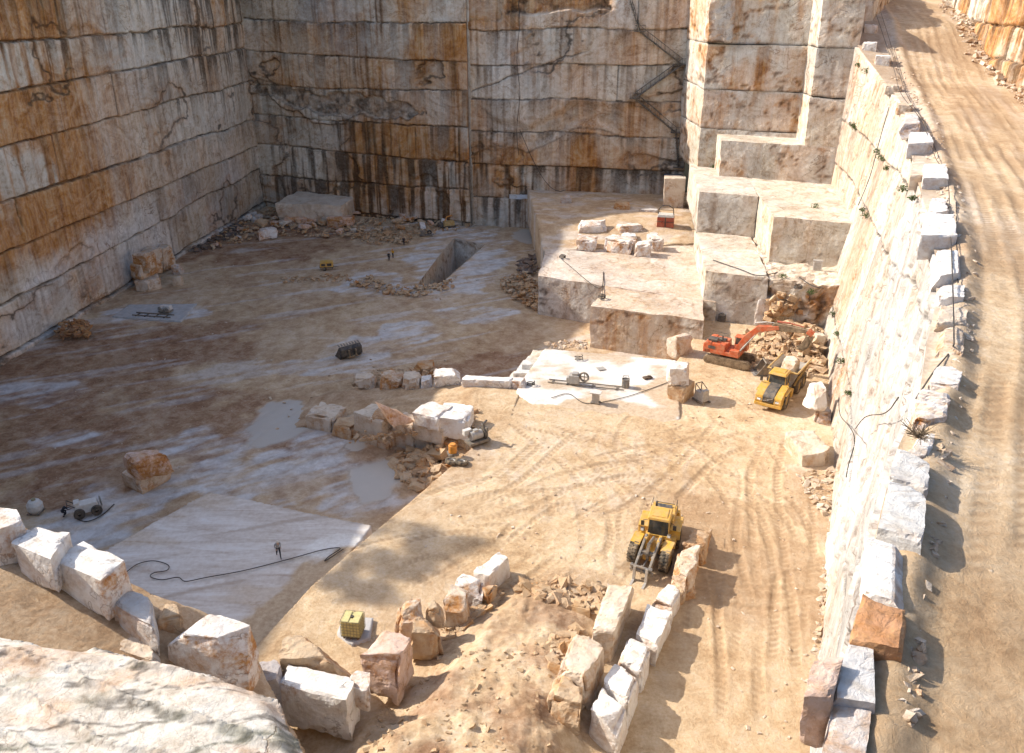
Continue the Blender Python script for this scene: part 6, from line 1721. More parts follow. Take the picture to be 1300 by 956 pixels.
simple('drill_rig', (*p, ZF), R(20), 'small yellow machine standing under the end wall beside a pale block', 'drill rig', [
    ('housing', MB().box((0, 0, 1.0), (2.4, 1.4, .9), top=(.9, .9)), M['yellow_dusty'], .05),
    ('base', MB().box((0, 0, .3), (2.6, 1.5, .45)), M['black'], .03),
    ('boom', MB().tube([(-.9, 0, 1.4), (-.4, 0, 2.4), (.8, 0, 2.6)], .12), M['orange'], .0),
    ('engine', MB().box((-1.8, .2, .7), (1.0, 1.1, .9)).cyl((-1.8, 0, 1.1), (-1.8, 0, 1.6), .1), M['darkgrey'], .04)])
p = at(541, 300, ZF)
simple('machine', (*p, ZF), R(5), 'dark low machine parts on the floor in front of the yellow drill rig', 'machine', [
    ('frame', MB().box((0, 0, .3), (2.6, 1.0, .2)).box((-.7, 0, .75), (.8, .8, .8)), M['steel'], .03), ('wheel', MB().lathe([(.2, -.1), (.5, -.1), (.5, .1), (.2, .1)], (.7, 0, .8), (0, 1, 0), 18), M['black'], 0)])
# red two-part machine under the wall
p = at(844, 296, 2.85)
simple('wire_saw', (*p, 3.0), R(-14), 'red two-part machine with a black hoop on top at the shadow edge of the bench', 'wire saw', [
    ('cabinet', MB().box((-.78, 0, 1.55), (1.35, 1.8, 2.7)).box((.78, 0, 1.55), (1.35, 1.8, 2.7)), M['redbrown'], .05),
    ('frame', MB().box((0, -.6, 1.5), (.22, .5, 2.9)).box((0, 0, .12), (3.3, 2.1, .24)).box((0, -.93, 2.1), (3.0, .06, .1)).box((0, -.93, 1.0), (3.0, .06, .1)), M['black'], .02),
    ('top_panel', MB().box((0, 0, 3.15), (2.9, 1.9, .45), top=(.9, .9)), M['white'], .05),
    ('hoop', MB().tube([(-1.35, 0, 3.2), (-1.3, 0, 4.2), (-.7, 0, 4.8), (.4, 0, 4.9), (1.2, 0, 4.4), (1.35, 0, 3.2)], .09).tube([(-1.3, 0, 4.0), (1.3, 0, 4.1)], .05), M['black'], 0)])
# machines on the white platform
p = at(731, 488, .2)
simple('wire_saw', (*p, .2), R(-14), 'wire saw with a grooved wheel riding on rails on the white platform', 'wire saw', [
    ('rail', MB().box((1.2, -.35, .1), (9.0, .09, .12)), M['steel'], .01), ('rail', MB().box((1.2, .45, .1), (9.0, .09, .12)), M['steel'], .01),
    ('sleeper', MB().box((-2.8, .05, .06), (.12, 1.0, .1)).box((-1, .05, .06), (.12, 1.0, .1)).box((2, .05, .06), (.12, 1.0, .1)).box((4.8, .05, .06), (.12, 1.0, .1)), M['steel'], 0),
    ('motor_body', MB().box((-.2, .05, .75), (1.2, 1.1, 1.0)).box((-.1, .05, 1.35), (.7, .7, .3)).box((-.9, .05, .6), (.4, .8, .6)), M['palesteel'], .05),
    ('drive_wheel', MB().lathe([(.42, -.06), (.62, -.09), (.56, 0), (.62, .09), (.42, .06), (.42, -.06)], (1.0, -.2, 1.15), (.3, 1, 0), 24).box((1.0, -.15, 1.15), (1.1, .08, .09)).box((1.0, -.15, 1.15), (.09, .08, 1.1)), M['steel'], 0)])
p = at(794, 491, .2)
simple('drum', (*p, .2), 0, 'small grey drum standing at the end of the rails on the white platform', 'drum', [
    ('shell', MB().lathe([(0.01, 0), (.45, 0), (.45, .4), (.47, .42), (.45, .44), (.45, 1.0), (.40, 1.0), (.40, .9), (.01, .9)], (0, 0, 0), (0, 0, 1), 20), M['steel'], 0),
    ('handle', MB().tube([(-.4, 0, 1.0), (-.3, 0, 1.4), (.3, 0, 1.4), (.4, 0, 1.0)], .04), M['black'], 0)])
p = at(756, 512, .1)
simple('control_cabinet', (*p, .1), R(-20), 'pale cabinet with a flat top plate on the sand edge of the platform', 'cabinet', [
    ('cabinet', MB().box((0, 0, .75), (.75, .6, 1.1)), M['palesteel'], .03), ('top_plate', MB().box((0, 0, 1.38), (1.25, .9, .12)), M['white'], .02), ('foot', MB().box((0, 0, .12), (1.0, .8, .2)), M['steel'], .02)])
p = at(763, 468, .24)
tag(MB().box((0, 0, .06), (1.0, .9, .05)).box((0, 0, .03), (.9, .1, .03)).build('steel_plate', M['palesteel'], None, .01, (*p, .2), R(20)), 'small square steel plate lying flat on the white platform', 'plate')
p = at(735, 458, .24)
tag(MB().tube([(.5 * math.cos(a * .4), .35 * math.sin(a * .4) + .02 * a, .1 + .012 * a) for a in range(34)], .05, 5).build('hose_coil', M['cable'], None, 0, (*p, .2)), 'coiled black hose near the upper edge of the white platform', 'hose')
p = at(674, 489, .2)
tag(MB().tube([(.45 * math.cos(a * .4), .35 * math.sin(a * .4), .1 + .014 * a) for a in range(34)], .06, 5).build('hose_coil', M['cable'], None, 0, (*p, .1)), 'coiled black hose at the left tip of the white platform', 'hose')
p = at(822, 480, .24)
tag(MB().box((0, 0, .12), (1.1, .6, .2), (0, 0, .4)).box((.2, .1, .27), (.4, .3, .1)).build('wooden_block', M['bark'], None, .03, (*p, .2)), 'low brown wooden block lying on the right half of the white platform', 'block')
p = at(712, 388 - 9, 2.8)
for (cx0, cy0, z_, lab) in [((764), (379), 2.78, 'black cable coil on the top corner of the brown streaked bench'), (714, 328, 2.85, 'black cable coil on top of the wide flat bench'), (1013, 367, 7.1, 'dark cable coil on the bench above the rubble hollow')]:
    p = at(cx0, cy0, z_)
    tag(MB().tube([(.5 * math.cos(a * .42), .5 * math.sin(a * .42), .09 + .012 * a) for a in range(36)], .07, 5).build('cable_coil', M['cable'], None, 0, (*p, z_)), lab, 'cable coil')
p = at(855, 412, .0); 
p = at(916, 408, .0); 
tag(MB().box((0, 0, .5), (1.1, .7, .95), top=(.92, .92)).box((0, 0, 1.02), (.6, .4, .12)).tube([(-.3, 0, 1.05), (0, 0, 1.25), (.3, 0, 1.05)], .035).build('tool_box', M['darkgrey'], None, .03, (*p, .05), R(-20)), 'dark metal box standing at the foot of the bench behind the excavator', 'box')
p = at(1037, 344, 7.0)
simple('control_cabinet', (*p, 7.0), R(-20), 'small white cabinet at the foot of the forward bench by the white wall', 'cabinet', [('cabinet', MB().box((0, 0, .75), (1.2, .8, 1.4)), M['white'], .03), ('cap', MB().box((0, 0, 1.5), (1.3, .9, .1)), M['palesteel'], .01), ('door', MB().box((0, -.41, .75), (.9, .02, 1.1)), M['palesteel'], .0)])
p = at(890, 510, 0)
simple('drill_machine', (*p, .05), R(-60), 'small upright machine with a black frame in the sun right of the stack of two', 'machine', [
    ('body', MB().box((0, 0, .75), (1.5, 1.0, 1.0), top=(.9, .85)).box((.5, 0, 1.4), (.5, .8, .4)), M['palesteel'], .04), ('frame', MB().tube([(-.6, -.45, 1.2), (-.6, -.45, 2.1), (-.6, .45, 2.1), (-.6, .45, 1.2)], .06).tube([(-.6, -.45, 2.1), (.3, -.45, 1.6)], .05).tube([(-.6, .45, 2.1), (.3, .45, 1.6)], .05), M['black'], 0),
    ('skid', MB().box((0, -.5, .15), (1.9, .14, .2)).box((0, .5, .15), (1.9, .14, .2)), M['steel'], .02)])
# pump group above the retaining wall
p = at(606, 563, 0)
simple('pump', (*p, .1), R(35), 'grey pump unit with pipes at the corner of the yard above the scree', 'pump', [
    ('frame', MB().box((0, 0, .3), (2.4, 1.3, .3)).box((.9, 0, 1.0), (.15, 1.2, 1.4)), M['steel'], .02), ('motor', MB().cyl((-.8, 0, .95), (.5, 0, .95), .48, n=18).box((-.2, 0, 1.45), (.5, .4, .3)), M['palesteel'], .02),
    ('outlet', MB().cyl((.6, 0, .95), (.95, 0, .95), .6, n=18).tube([(.8, 0, 1.4), (.8, 0, 2.0), (1.3, .2, 2.1)], .12), M['darkgrey'], .0), ('cover', MB().box((-.9, .5, 1.3), (.9, .5, .6)), M['white'], .03)])
p = at(575, 579, 0)
simple('motor', (*p, .1), R(20), 'orange motor standing above two tyres at the yard edge', 'motor', [('motor', MB().cyl((0, 0, .35), (0, 0, 1.15), .42, n=16).cyl((0, 0, 1.15), (0, 0, 1.3), .3, n=16), M['orange'], .02), ('foot', MB().box((0, 0, .2), (1.0, 1.0, .25)), M['steel'], .02)])
for i, (px_, py_) in enumerate([(573.5, 588), (586, 589)]):
    p = at(px_, py_, 0)
    e = empty('old_tyre', (*p, .22), .3 * i); tag(e, ['left one of two old tyres lying at the yard edge under the orange motor', 'right one of two old tyres lying at the yard edge under the orange motor'][i], 'tyre', 'old tyres at the yard edge')
    MB().lathe([(.34, -.16), (.40, -.2), (.58, -.2), (.66, -.12), (.66, .12), (.58, .2), (.40, .2), (.34, .16), (.36, 0), (.34, -.16)], (0, 0, 0), (0.15, .1, 1), 26).build('tread', M['rubber'], e, 0, smooth=True)
    MB().lathe([(.33, -.13), (.26, -.1), (.25, .1), (.33, .14)], (0, 0, 0), (0.15, .1, 1), 22).build('rim', M['palesteel'], e, 0)
# rails on the concrete pad, left
PADP = [at(*p, ZF + .12) for p in [(143, 402), (164, 387), (250, 386), (230, 408), (190, 406)]]
pad = sheet('concrete_pad', PADP, lambda x, y: ZF + .16 + .04 * fbm(x, y, 0, 5), .25, M['concrete'], None, skirt=.5, rag=.1)
tag(pad, kind='structure')
p = at(195, 402, ZF)
simple('rail_track', (*p, ZF + .2), R(-10), 'dark rails lying on the concrete pad by the left wall', 'rails', [
    ('rail', MB().box((0, -.55, .1), (6.4, .12, .16)), M['steel'], .01), ('rail', MB().box((0, .55, .1), (6.4, .12, .16)), M['steel'], .01),
    ('sleeper', MB().box((-2.5, 0, .05), (.16, 1.6, .1)).box((-1, 0, .05), (.16, 1.6, .1)).box((.6, 0, .05), (.16, 1.6, .1)).box((2.2, 0, .05), (.16, 1.6, .1)), M['black'], 0)])
p = at(211, 398, ZF)
simple('cutting_machine', (*p, ZF + .3), R(-10), 'white cutting machine with twin drums on the rails by the left wall', 'machine', [
    ('body', MB().box((0, .3, .6), (1.6, .9, .7), top=(.9, .9)), M['white'], .05), ('drum', MB().lathe([(.12, -.2), (.42, -.2), (.42, .2), (.12, .2)], (-.6, -.35, .55), (.2, 1, 0), 18), M['palesteel'], 0), ('drum', MB().lathe([(.12, -.2), (.42, -.2), (.42, .2), (.12, .2)], (.55, -.35, .5), (.2, 1, 0), 18), M['palesteel'], 0),
    ('chassis', MB().box((0, 0, .15), (1.9, 1.3, .16)), M['steel'], .02)])
# machine beside the crouching worker
p = at(112, 652, ZF)
simple('cutting_machine', (*p, ZF), R(28), 'pale wheeled cutting machine next to the crouching worker', 'machine', [
    ('body', MB().box((0, 0, .9), (2.2, 1.2, .9), top=(.85, .85)).box((-.8, 0, 1.45), (.5, .9, .3)), M['white'], .06), ('wheel', MB().lathe([(.15, -.15), (.5, -.15), (.5, .15), (.15, .15)], (.8, -.7, .55), (0, 1, 0), 20), M['black'], 0), ('wheel', MB().lathe([(.15, -.15), (.5, -.15), (.5, .15), (.15, .15)], (-.7, -.7, .55), (0, 1, 0), 20), M['black'], 0),
    ('handle', MB().tube([(-1.0, -.4, 1.2), (-1.6, -.4, 1.7), (-1.6, .4, 1.7), (-1.0, .4, 1.2)], .05), M['black'], 0), ('disc', MB().lathe([(.01, -.02), (.55, -.02), (.55, .02), (.01, .02)], (1.25, .3, .9), (1, .2, 0), 24), M['palesteel'], 0)])
p = at(46, 650, ZF)
simple('water_tank', (*p, ZF), 0, 'small round pale tank with a collar on the floor left of the crouching worker', 'tank', [
    ('tank', MB().lathe([(.01, .1), (.55, .12), (.72, .4), (.72, .9), (.5, 1.25), (.2, 1.35), (.01, 1.35)], (0, 0, 0), (0, 0, 1), 22), M['white'], 0), ('cap', MB().cyl((0, 0, 1.33), (0, 0, 1.5), .2), M['cage'], .01), ('foot', MB().box((0, 0, .08), (1.2, 1.2, .14)), M['steel'], .02)])
# caged tank
p = at(449, 805, 0)
zt_ = yard_z(p[0], p[1])
p = at(449, 806, 0.15)
ib = empty('tank_cage', (*p, .28), R(-8)); tag(ib, 'cubic yellowish plastic tank in a metal cage near the foreground boulders', 'caged tank')
MB().box((0, 0, .82), (1.36, 1.18, 1.28)).build('tank', M['plastic'], ib, .06)
g_ = MB()
for k in range(7): 
    xx = -.7 + k * 1.4 / 6
    for s_ in (-.615, .615): g_.tube([(xx, s_, .2), (xx, s_, 1.5)], .02, 4)
for k in range(6):
    yy_ = -.61 + k * 1.22 / 5
    for s_ in (-.705, .705): g_.tube([(s_, yy_, .2), (s_, yy_, 1.5)], .02, 4)
for k in range(6):
    zz = .22 + k * .256; g_.tube([(-.71, -.62, zz), (.71, -.62, zz), (.71, .62, zz), (-.71, .62, zz), (-.71, -.62, zz)], .022, 4)
g_.build('cage', M['cage'], ib, 0)
for s_ in (-.38, .38): MB().box((s_, 0, 1.50), (.5, 1.16, .035)).build('top_board', M['plastic'], ib, .01)
MB().cyl((0, 0, 1.47), (0, 0, 1.57), .13, n=18).build('cap', M['black'], ib, .01)
tb_ = MB()
for s_ in (-.5, 0, .5): tb_.box((s_, 0, .07), (.14, 1.2, .14))
tb_.box((0, 0, .16), (1.4, 1.2, .03)).build('pallet', M['bark'], ib, .01)
p = at(452, 806, 0.1)
c8 = fb8((424, 812), (478, 806), 0.02, 3, 2.2, hm=.12)
tag(sheet('concrete_pad', [at(*q, .1) for q in [(428, 806), (436, 783), (474, 786), (470, 812), (446, 820)]], lambda x, y: .2 + 0 * x, .2, M['concrete'], None, skirt=.5, rag=.06), kind='structure')

# ---------------------------------------------------------------- zigzag stair on the end wall
def onwall(px, py, off=0.8):
    a = np.array(pc); b = np.array(pd); nn = dirn(pc, pd); a = a + nn * off
    x, y, k = ray(px, py); d = b - a
    # t*(x,y) = a + s*d
    det = x * (-d[1]) - y * (-d[0])
    t = (a[0] * (-d[1]) - a[1] * (-d[0])) / det
    return (x * t, y * t, CAMH + k * t)
stp = empty('stairway', onwall(850, 215)); tag(stp, 'dark zigzag steel stair hung on the shaded end wall', 'stair')
L0 = Vector(stp.location)
ZZ_ = [(800, 2), (812, 40), (866, 82), (806, 125), (858, 168), (861, 212)]
pts = [Vector(onwall(*q)) for q in ZZ_]
for i in range(len(pts) - 1):
    a, b_ = pts[i] - L0, pts[i + 1] - L0
    nn = dirn(pc, pd); o_ = Vector((nn[0], nn[1], 0)) * .5
    f_ = MB()
    for s_ in (-1, 1): f_.tube([a + o_ * s_, b_ + o_ * s_], .12, 4)
    n_ = max(4, int((b_ - a).length / .5))
    for k in range(1, n_):
        c = a.lerp(b_, k / n_); f_.box(c, (.5, .9, .07), (0, 0, math.atan2(o_.y, o_.x) - PI / 2))
    fl_ = f_.build('flight', M['darkgrey'], stp, 0)
    h_ = MB()
    up = Vector((0, 0, 1.1))
    for s_ in (-1, 1):
        h_ = MB()
        h_.tube([a + o_ * s_ + up, b_ + o_ * s_ + up], .05, 4)
        for k in range(0, n_ + 1, 2): c = a.lerp(b_, k / n_) + o_ * s_; h_.tube([c, c + up], .035, 4)
        h_.build('railing', M['darkgrey'], fl_, 0)
for q in pts[1:]:
    c = q - L0
    MB().box(c, (2.0, 1.6, .12), (0, 0, -.2)).tube([c + Vector((-1, -.7, 0)), c + Vector((-1, -.7, 1.1)), c + Vector((1, -.9, 1.1)), c + Vector((1, -.9, 0))], .05, 4).build('landing', M['darkgrey'], stp, 0)
q = Vector(onwall(854, 222, 1.6))
simple('shelter', (q.x, q.y, q.z - 1.2), R(-12), 'dark blue sheeted shelter at the foot of the zigzag stair', 'shelter', [
    ('sheet', MB().box((0, 0, 1.2), (3.4, 1.6, .1), (.1, 0, 0)).box((0, .7, .5), (3.4, .08, 1.6)), M['blue'], .02), *[('post', MB().tube([(a, b, -1), (a, b, 1.2)], .06), M['black'], 0) for a in (-1.6, 1.6) for b in (-.7, .7)]])
q = Vector(onwall(659, 100, .15))
tag(MB().tube([Vector(onwall(658 + 2 * math.sin(k), 2 + k * 15, .25)) for k in range(14)], .06, 5).build('hanging_cable', M['cable'], None, 0), 'black cable hanging straight down the end wall right of its corner', 'cable')
tag(MB().tube([Vector(onwall(660 + k * 6.5, 165 + 78 * math.sin(k * .2) * (1 if k < 8 else 1), .3)) for k in range(10)], .06, 5).build('hanging_cable', M['cable'], None, 0), 'black cable slung in a curve low on the end wall', 'cable')

# ---------------------------------------------------------------- cables and pipes
def cable(pxs, zf, r, label, name='cable', n=8, mat='cable'):
    q = smooth_path(pxs, n); pts = []
    for a, b_ in q:
        x, y, z = zf(a, b_); pts.append((x, y, z))
    o = MB().tube(pts, r, 6).build(name, M[mat], None, 0)
    tag(o, label, 'pipe' if name == 'pipe' else 'cable'); return o
fl0 = lambda z: (lambda a, b_: (*at(a, b_, z), z))
cable([(158, 728), (175, 716), (195, 712), (213, 717), (212, 724), (196, 727), (191, 732), (205, 736), (226, 733), (236, 738), (262, 733), (311, 724), (366, 710), (410, 698), (432, 696), (418, 706), (413, 712), (436, 697)], fl0(-.75), .04, 'long black cable snaking across the sawn marble floor to the yard edge')
cable([(95, 658), (110, 662), (128, 655), (145, 640)], fl0(ZF + .1), .05, 'short dark cable on the floor by the crouching worker')
cable([(700, 505), (722, 500), (745, 512), (790, 505), (830, 492), (856, 482)], fl0(.25), .04, 'thin cable curving over the sunny platform to the stack of two')
cable([(714, 330), (760, 366), (766, 345), (764, 378)], fl0(2.95), .05, 'thin black cable running over the flat bench top')
cable([(905, 330), (940, 342), (965, 350), (1000, 345), (1030, 362), (1046, 366)], fl0(7.15), .06, 'dark cable trailing across the bench above the excavator')
cable([(1074, 300), (1066, 305)], fl0(7.2), .05, 'short cable end at the wall foot') if False else None
PIPE = [(1107, 3), (1119, 38), (1135, 88), (1144, 119), (1170, 154), (1188, 201), (1203, 226), (1206, 292), (1208, 320), (1211, 421), (1208, 443), (1186, 471), (1163, 506)]
cable(PIPE, lambda a, b_: at_road(a, b_, .75 if 90 < b_ < 440 else .35), .035, 'long black pipe laid over the blocks of the road edge', 'pipe')
PIPE2 = [(1114, 3), (1126, 40), (1141, 90), (1152, 122), (1176, 160), (1194, 206), (1212, 240), (1214, 300), (1216, 360)]
cable(PIPE2, lambda a, b_: at_road(a, b_, .3), .03, 'thinner black pipe running beside the long one on the far road edge', 'pipe')
def rwoff(a, b_):
    q = on_rw(a, b_)
    if q is None: q = at_road(a, b_, .2)
    return (q[0] - .9, q[1] - .3, q[2] + .2)
cable([(1163, 506), (1140, 525), (1118, 528), (1108, 533), (1098, 545)], rwoff, .035, 'dark pipe sagging across the white wall below the road edge', 'pipe')
cable([(1074, 508), (1077, 528), (1088, 540), (1096, 552), (1097, 566), (1090, 590), (1087, 606)], rwoff, .04, 'dark cable hanging down the white wall near its lower end')
cable([(1136, 138), (1124, 180), (1112, 225), (1097, 262)], rwoff, .05, 'black cable dangling down the upper white wall from the road')

# ---------------------------------------------------------------- plants
def leaves(m_, c, rad, n, size, rs_, flat=.6):
    for _ in range(n):
        d = rs_.normal(size=3); d /= np.linalg.norm(d); p = np.array(c) + d * rad * rs_.rand() ** .4 * np.array([1, 1, flat])
        u = rs_.normal(size=3); u /= np.linalg.norm(u); v = np.cross(u, rs_.normal(size=3)); v /= np.linalg.norm(v) + 1e-9
        s_ = size * rs_.uniform(.6, 1.3)
        m_.add([p - u * s_, p + v * s_ * .45, p + u * s_, p - v * s_ * .45], [(0, 1, 2, 3)])
rs = np.random.RandomState(8)
def tuft(p, rad, label, group=None):
    e = empty('weed', p); tag(e, label, 'weed', group)
    m_ = MB(); leaves(m_, (0, 0, rad * .35), rad, int(60 + 90 * rad), .11, rs)
    m_.build('foliage', M['leaf'], e, 0)
    s_ = MB()
    for k in range(5): s_.tube([(0, 0, -.2), (rs.uniform(-.5, .5) * rad, rs.uniform(-.5, .5) * rad, rad * .8)], .02, 4)
    s_.build('stem', M['leaf'], e, 0)
for q in [(1085, 160), (1088, 164), (1118, 195), (1122, 203), (1128, 215), (1150, 242), (1163, 253), (1098, 268), (1102, 276), (1092, 84), (1102, 92), (1066, 425), (1060, 400), (1070, 460), (1080, 500)]:
    v = on_rw(*q)
    if v: tuft((v[0] - .3, v[1], v[2]), min(.8, v[1] * .0075) * (.6 + .4 * rs.rand()), 'small green weed tuft growing from a seam of the sunlit white wall', 'weeds in the seams of the white wall')
for (a, b_, z, lab) in [(878, 193, 13.6, 'green weeds on the ledge left of the tower foot'), (905, 212, 13.6, 'low green weeds along the foot of the low long bench'), (1035, 263, 13.6, 'green weeds on the bench top beside the white wall'), (1030, 372, 7.1, 'pale green weeds at the rim above the rubble hollow'), (993, 352, 7.1, 'thin green weeds on the bench under the forward block')]:
    p = at(a, b_, z); tuft((*p, z - .05), .7, lab)
v = at_road(1165, 556, .8)
db = empty('dry_bush', v); tag(db, 'leafless dry bush among the stones of the near road edge', 'bush')
m_ = MB()
for k in range(60):
    a = rs.uniform(0, 2 * PI); el = rs.uniform(.2, 1.2); L_ = rs.uniform(.3, .8)
    d = Vector((math.cos(a) * math.cos(el), math.sin(a) * math.cos(el), math.sin(el)))
    p1 = d * L_ * .5; p2 = d * L_ + Vector(rs.uniform(-.2, .2, 3)); m_.tube([(0, 0, 0), p1, p2], .012, 4)
    m_.tube([p1, p1 + Vector(rs.uniform(-.25, .25, 3))], .008, 4)
m_.build('branches', M['twig'], db, 0)
# pines on the rim above the left wall: their shade dapples the yard
for i, (x, y, h) in enumerate([(WL(81) - 5, 81, 9.5), (WL(84) - 3, 84, 10.5), (WL(77) - 5, 77.5, 8.5)]):
    e = empty('pine_tree', (x, y, 42.2)); tag(e, ['middle pine on the rim above the left wall', 'tallest pine on the rim above the left wall', 'shortest pine on the rim above the left wall'][i], 'tree', 'pines on the rim')
    t_ = MB(); t_.cyl((0, 0, -.6), (.3, .1, h * .9), .24, .07, 8)
    for k in range(14):
        a = k * 2.4; z = h * (.42 + .035 * k); t_.tube([(0, 0, z), (math.cos(a) * h * .2, math.sin(a) * h * .2, z + h * .06)], .05, 5)
    t_.build('trunk', M['bark'], e, 0)
    m_ = MB()
    for k in range(26):
        a = k * 2.4; z = h * (.45 + .55 * rs.rand()); r_ = h * .27 * (1.15 - z / h * .6) * rs.uniform(.3, 1)
        leaves(m_, (math.cos(a) * r_, math.sin(a) * r_, z), h * .10, 60, .26, rs)
    m_.build('crown', M['pine'], e, 0)

# ---------------------------------------------------------------- people
def person(loc, rz, pose, label, mats, helmet=None):
    """pose: joint positions (x forward, y left, z up); one skin surface"""
    J = dict(pose); V = []; E = []; Rr = []; who = []
    def add(p, r, parent, tagm):
        V.append(tuple(p)); Rr.append(r); who.append(tagm)
        if parent is not None: E.append((parent, len(V) - 1))
        return len(V) - 1
    pel = add(J['pelvis'], .135, None, 'leg')
    wa = add(Vector(J['pelvis']).lerp(Vector(J['chest']), .5), .125, pel, 'top'); ch = add(J['chest'], .150, wa, 'top')
    nk = add(J['neck'], .060, ch, 'skin'); hdv = Vector(J['head']); nkv = Vector(J['neck'])
    h1 = add(nkv.lerp(hdv, .55), .085, nk, 'skin'); h2 = add(hdv, .100, h1, 'skin'); add(hdv + (hdv - nkv) * .35, .070, h2, 'skin')
    fw = Vector(J.get('face', (1, 0, 0))).normalized()
    add(hdv.lerp(nkv, .15) + fw * .11, .020, h2, 'skin')                                   # nose
    side = Vector((-fw.y, fw.x, 0))
    for s_ in (-1, 1): add(hdv.lerp(nkv, .15) + side * s_ * .105, .022, h2, 'skin')          # ears
    for s_, n in ((1, 'l'), (-1, 'r')):
        sh = add(J['sh_' + n], .075, ch, 'top'); el = add(J['el_' + n], .052, sh, 'top'); wr = add(J['wr_' + n], .034, el, 'top')
        d = (Vector(J['wr_' + n]) - Vector(J['el_' + n])).normalized(); u = d.orthogonal().normalized(); v_ = d.cross(u)
        pm = add(Vector(J['wr_' + n]) + d * .07, .036, wr, 'skin')
        for k in range(4):
            b0 = Vector(J['wr_' + n]) + d * .12 + u * (.03 - .02 * k); f1 = add(b0, .011, pm, 'skin'); f2 = add(b0 + d * .04 + v_ * .015, .009, f1, 'skin'); add(b0 + d * (.06 + .01 * (k % 2)) + v_ * .045, .008, f2, 'skin')
        tb1 = add(Vector(J['wr_' + n]) + d * .07 + u * .05, .012, pm, 'skin'); add(Vector(J['wr_' + n]) + d * .11 + u * .065 + v_ * .02, .009, tb1, 'skin')
        hp = add(J['hip_' + n], .105, pel, 'leg'); kn = add(J['kn_' + n], .070, hp, 'leg'); an = add(J['an_' + n], .048, kn, 'leg')
        add(Vector(J['an_' + n]) + Vector((.17, 0, -.045)) , .042, an, 'boot'); add(Vector(J['an_' + n]) + Vector((-.05, 0, -.05)), .04, an, 'boot')
    me = bpy.data.meshes.new('body'); me.from_pydata([tuple(q) for q in V], E, [])
    o = bpy.data.objects.new('person_base', me); COL.objects.link(o)
    md = o.modifiers.new('skin', 'SKIN'); md.use_smooth_shade = True
    for i, r in enumerate(Rr):
        sv = me.skin_vertices[0].data[i]; sv.radius = (r, r); sv.use_root = (i == 0)
    o.modifiers.new('sub', 'SUBSURF').levels = 1
    dg = bpy.context.evaluated_depsgraph_get(); dg.update()
    nm = bpy.data.meshes.new_from_object(o.evaluated_get(dg))
    bpy.data.objects.remove(o)
    keys = ['skin', 'top', 'leg', 'boot']
    nm.materials.clear()
    for k in keys: nm.materials.append(mats[k])
    segs = [(Vector(V[a]), Vector(V[b_]), who[b_]) for a, b_ in E]
    for p in nm.polygons:
        c = p.center; best = None
        for a, b_, t in segs:
            ab = b_ - a; tt = max(0, min(1, (c - a).dot(ab) / max(1e-9, ab.length_squared))); dd = (c - a - ab * tt).length
            if best is None or dd < best[0]: best = (dd, t)
        p.material_index = keys.index(best[1]); p.use_smooth = True
    b = bpy.data.objects.new('person', nm); COL.objects.link(b)
    b.location = loc; b.rotation_euler = (0, 0, rz)
    tag(b, label, 'person')
    if helmet is not None:
        m_ = MB(); hv = hdv + (hdv - nkv).normalized() * .02
        m_.lathe([(.150, -.01), (.135, 0), (.128, .05), (.10, .10), (.05, .128), (.005, .135)], hv, (hdv - nkv).normalized(), 16)
        m_.build('helmet', helmet, b, 0, smooth=True)
    return b
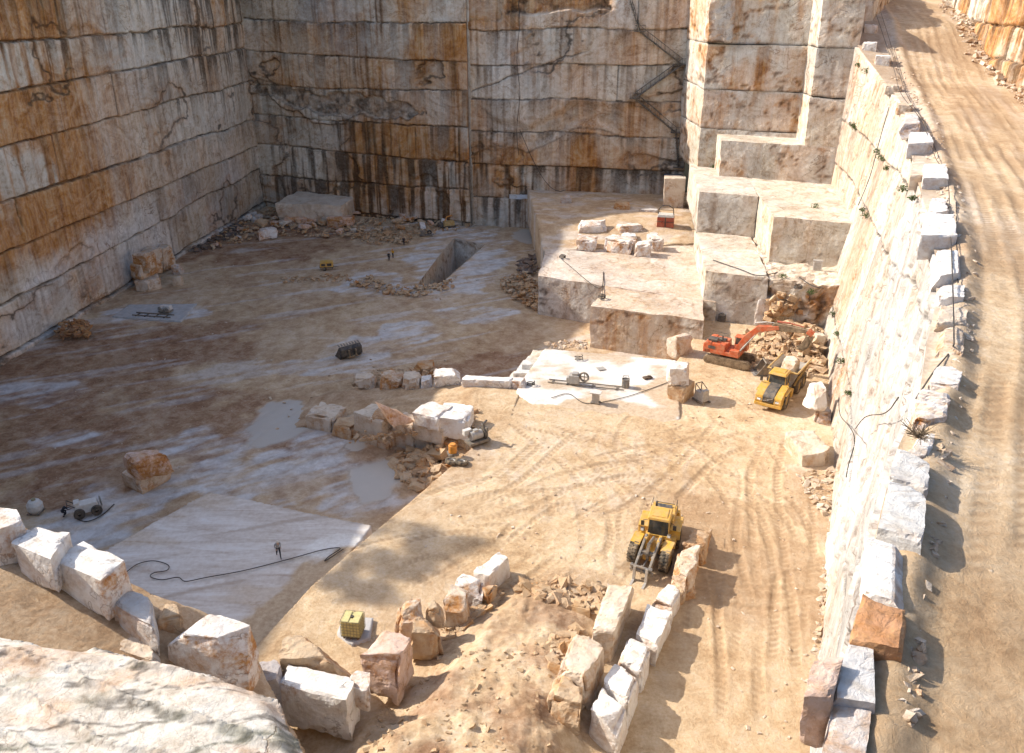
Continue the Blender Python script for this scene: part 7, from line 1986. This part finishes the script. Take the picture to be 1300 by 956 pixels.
STAND = dict(pelvis=(0, 0, .95), chest=(.02, 0, 1.32), neck=(.03, 0, 1.50), head=(.06, 0, 1.64), sh_l=(.02, .19, 1.40), el_l=(.0, .26, 1.12), wr_l=(.12, .24, .90), sh_r=(.02, -.19, 1.40), el_r=(.02, -.27, 1.12), wr_r=(.18, -.22, .95),
             hip_l=(0, .10, .90), kn_l=(.03, .12, .50), an_l=(-.02, .13, .09), hip_r=(0, -.10, .90), kn_r=(.02, -.12, .50), an_r=(.0, -.13, .09))
WALK = dict(STAND, kn_l=(.22, .11, .52), an_l=(.34, .11, .09), kn_r=(-.02, -.11, .48), an_r=(-.34, -.11, .14), el_l=(-.18, .25, 1.14), wr_l=(-.05, .24, .92), el_r=(.12, -.26, 1.14), wr_r=(.32, -.2, 1.05), chest=(.08, 0, 1.31), neck=(.12, 0, 1.48), head=(.17, 0, 1.61), sh_l=(.07, .19, 1.39), sh_r=(.07, -.19, 1.39))
STOOP = dict(STAND, pelvis=(-.25, 0, .62), chest=(.08, 0, .92), neck=(.22, 0, 1.05), head=(.34, 0, 1.12), sh_l=(.12, .19, .98), el_l=(.30, .25, .72), wr_l=(.52, .18, .62), sh_r=(.12, -.19, .98), el_r=(.32, -.24, .74), wr_r=(.56, -.15, .66),
             hip_l=(-.22, .11, .58), kn_l=(.18, .16, .48), an_l=(-.08, .17, .09), hip_r=(-.22, -.11, .58), kn_r=(.14, -.18, .40), an_r=(-.22, -.18, .10))
C = dict(skin=M['skin'], top=M['cloth_dark'], leg=M['cloth_dark'], boot=M['black'])
C2 = dict(skin=M['skin'], top=M['cloth_grey'], leg=M['cloth_dark'], boot=M['black'])
C3 = dict(skin=M['skin'], top=M['cloth_hi'], leg=M['cloth_dark'], boot=M['black'])
p = at(354, 707, -.86); person((*p, -.86), R(-65), WALK, 'worker in grey top striding across the sawn marble floor above the black cable', C2, M['white'])
p = at(83, 655, ZF); person((*p, ZF), R(35), STOOP, 'worker in dark clothes crouching beside the pale cutting machine', C, None)
p = at(494, 332, ZF); person((*p, ZF + .1), R(-80), STAND, 'worker in dark clothes on the sawn patch by the trench, leftmost of three', C, M['white'])
p = at(499, 328, ZF); person((*p, ZF + .1), R(-120), dict(STAND, wr_r=(.3, -.1, 1.2), el_r=(.1, -.28, 1.15)), 'worker in amber vest on the sawn patch, right behind the leftmost worker', C3, M['orange'])
p = at(513, 312, ZF); person((*p, ZF + .1), R(-100), STAND, 'worker in dark clothes farther back at the rim of the trench', C, None)
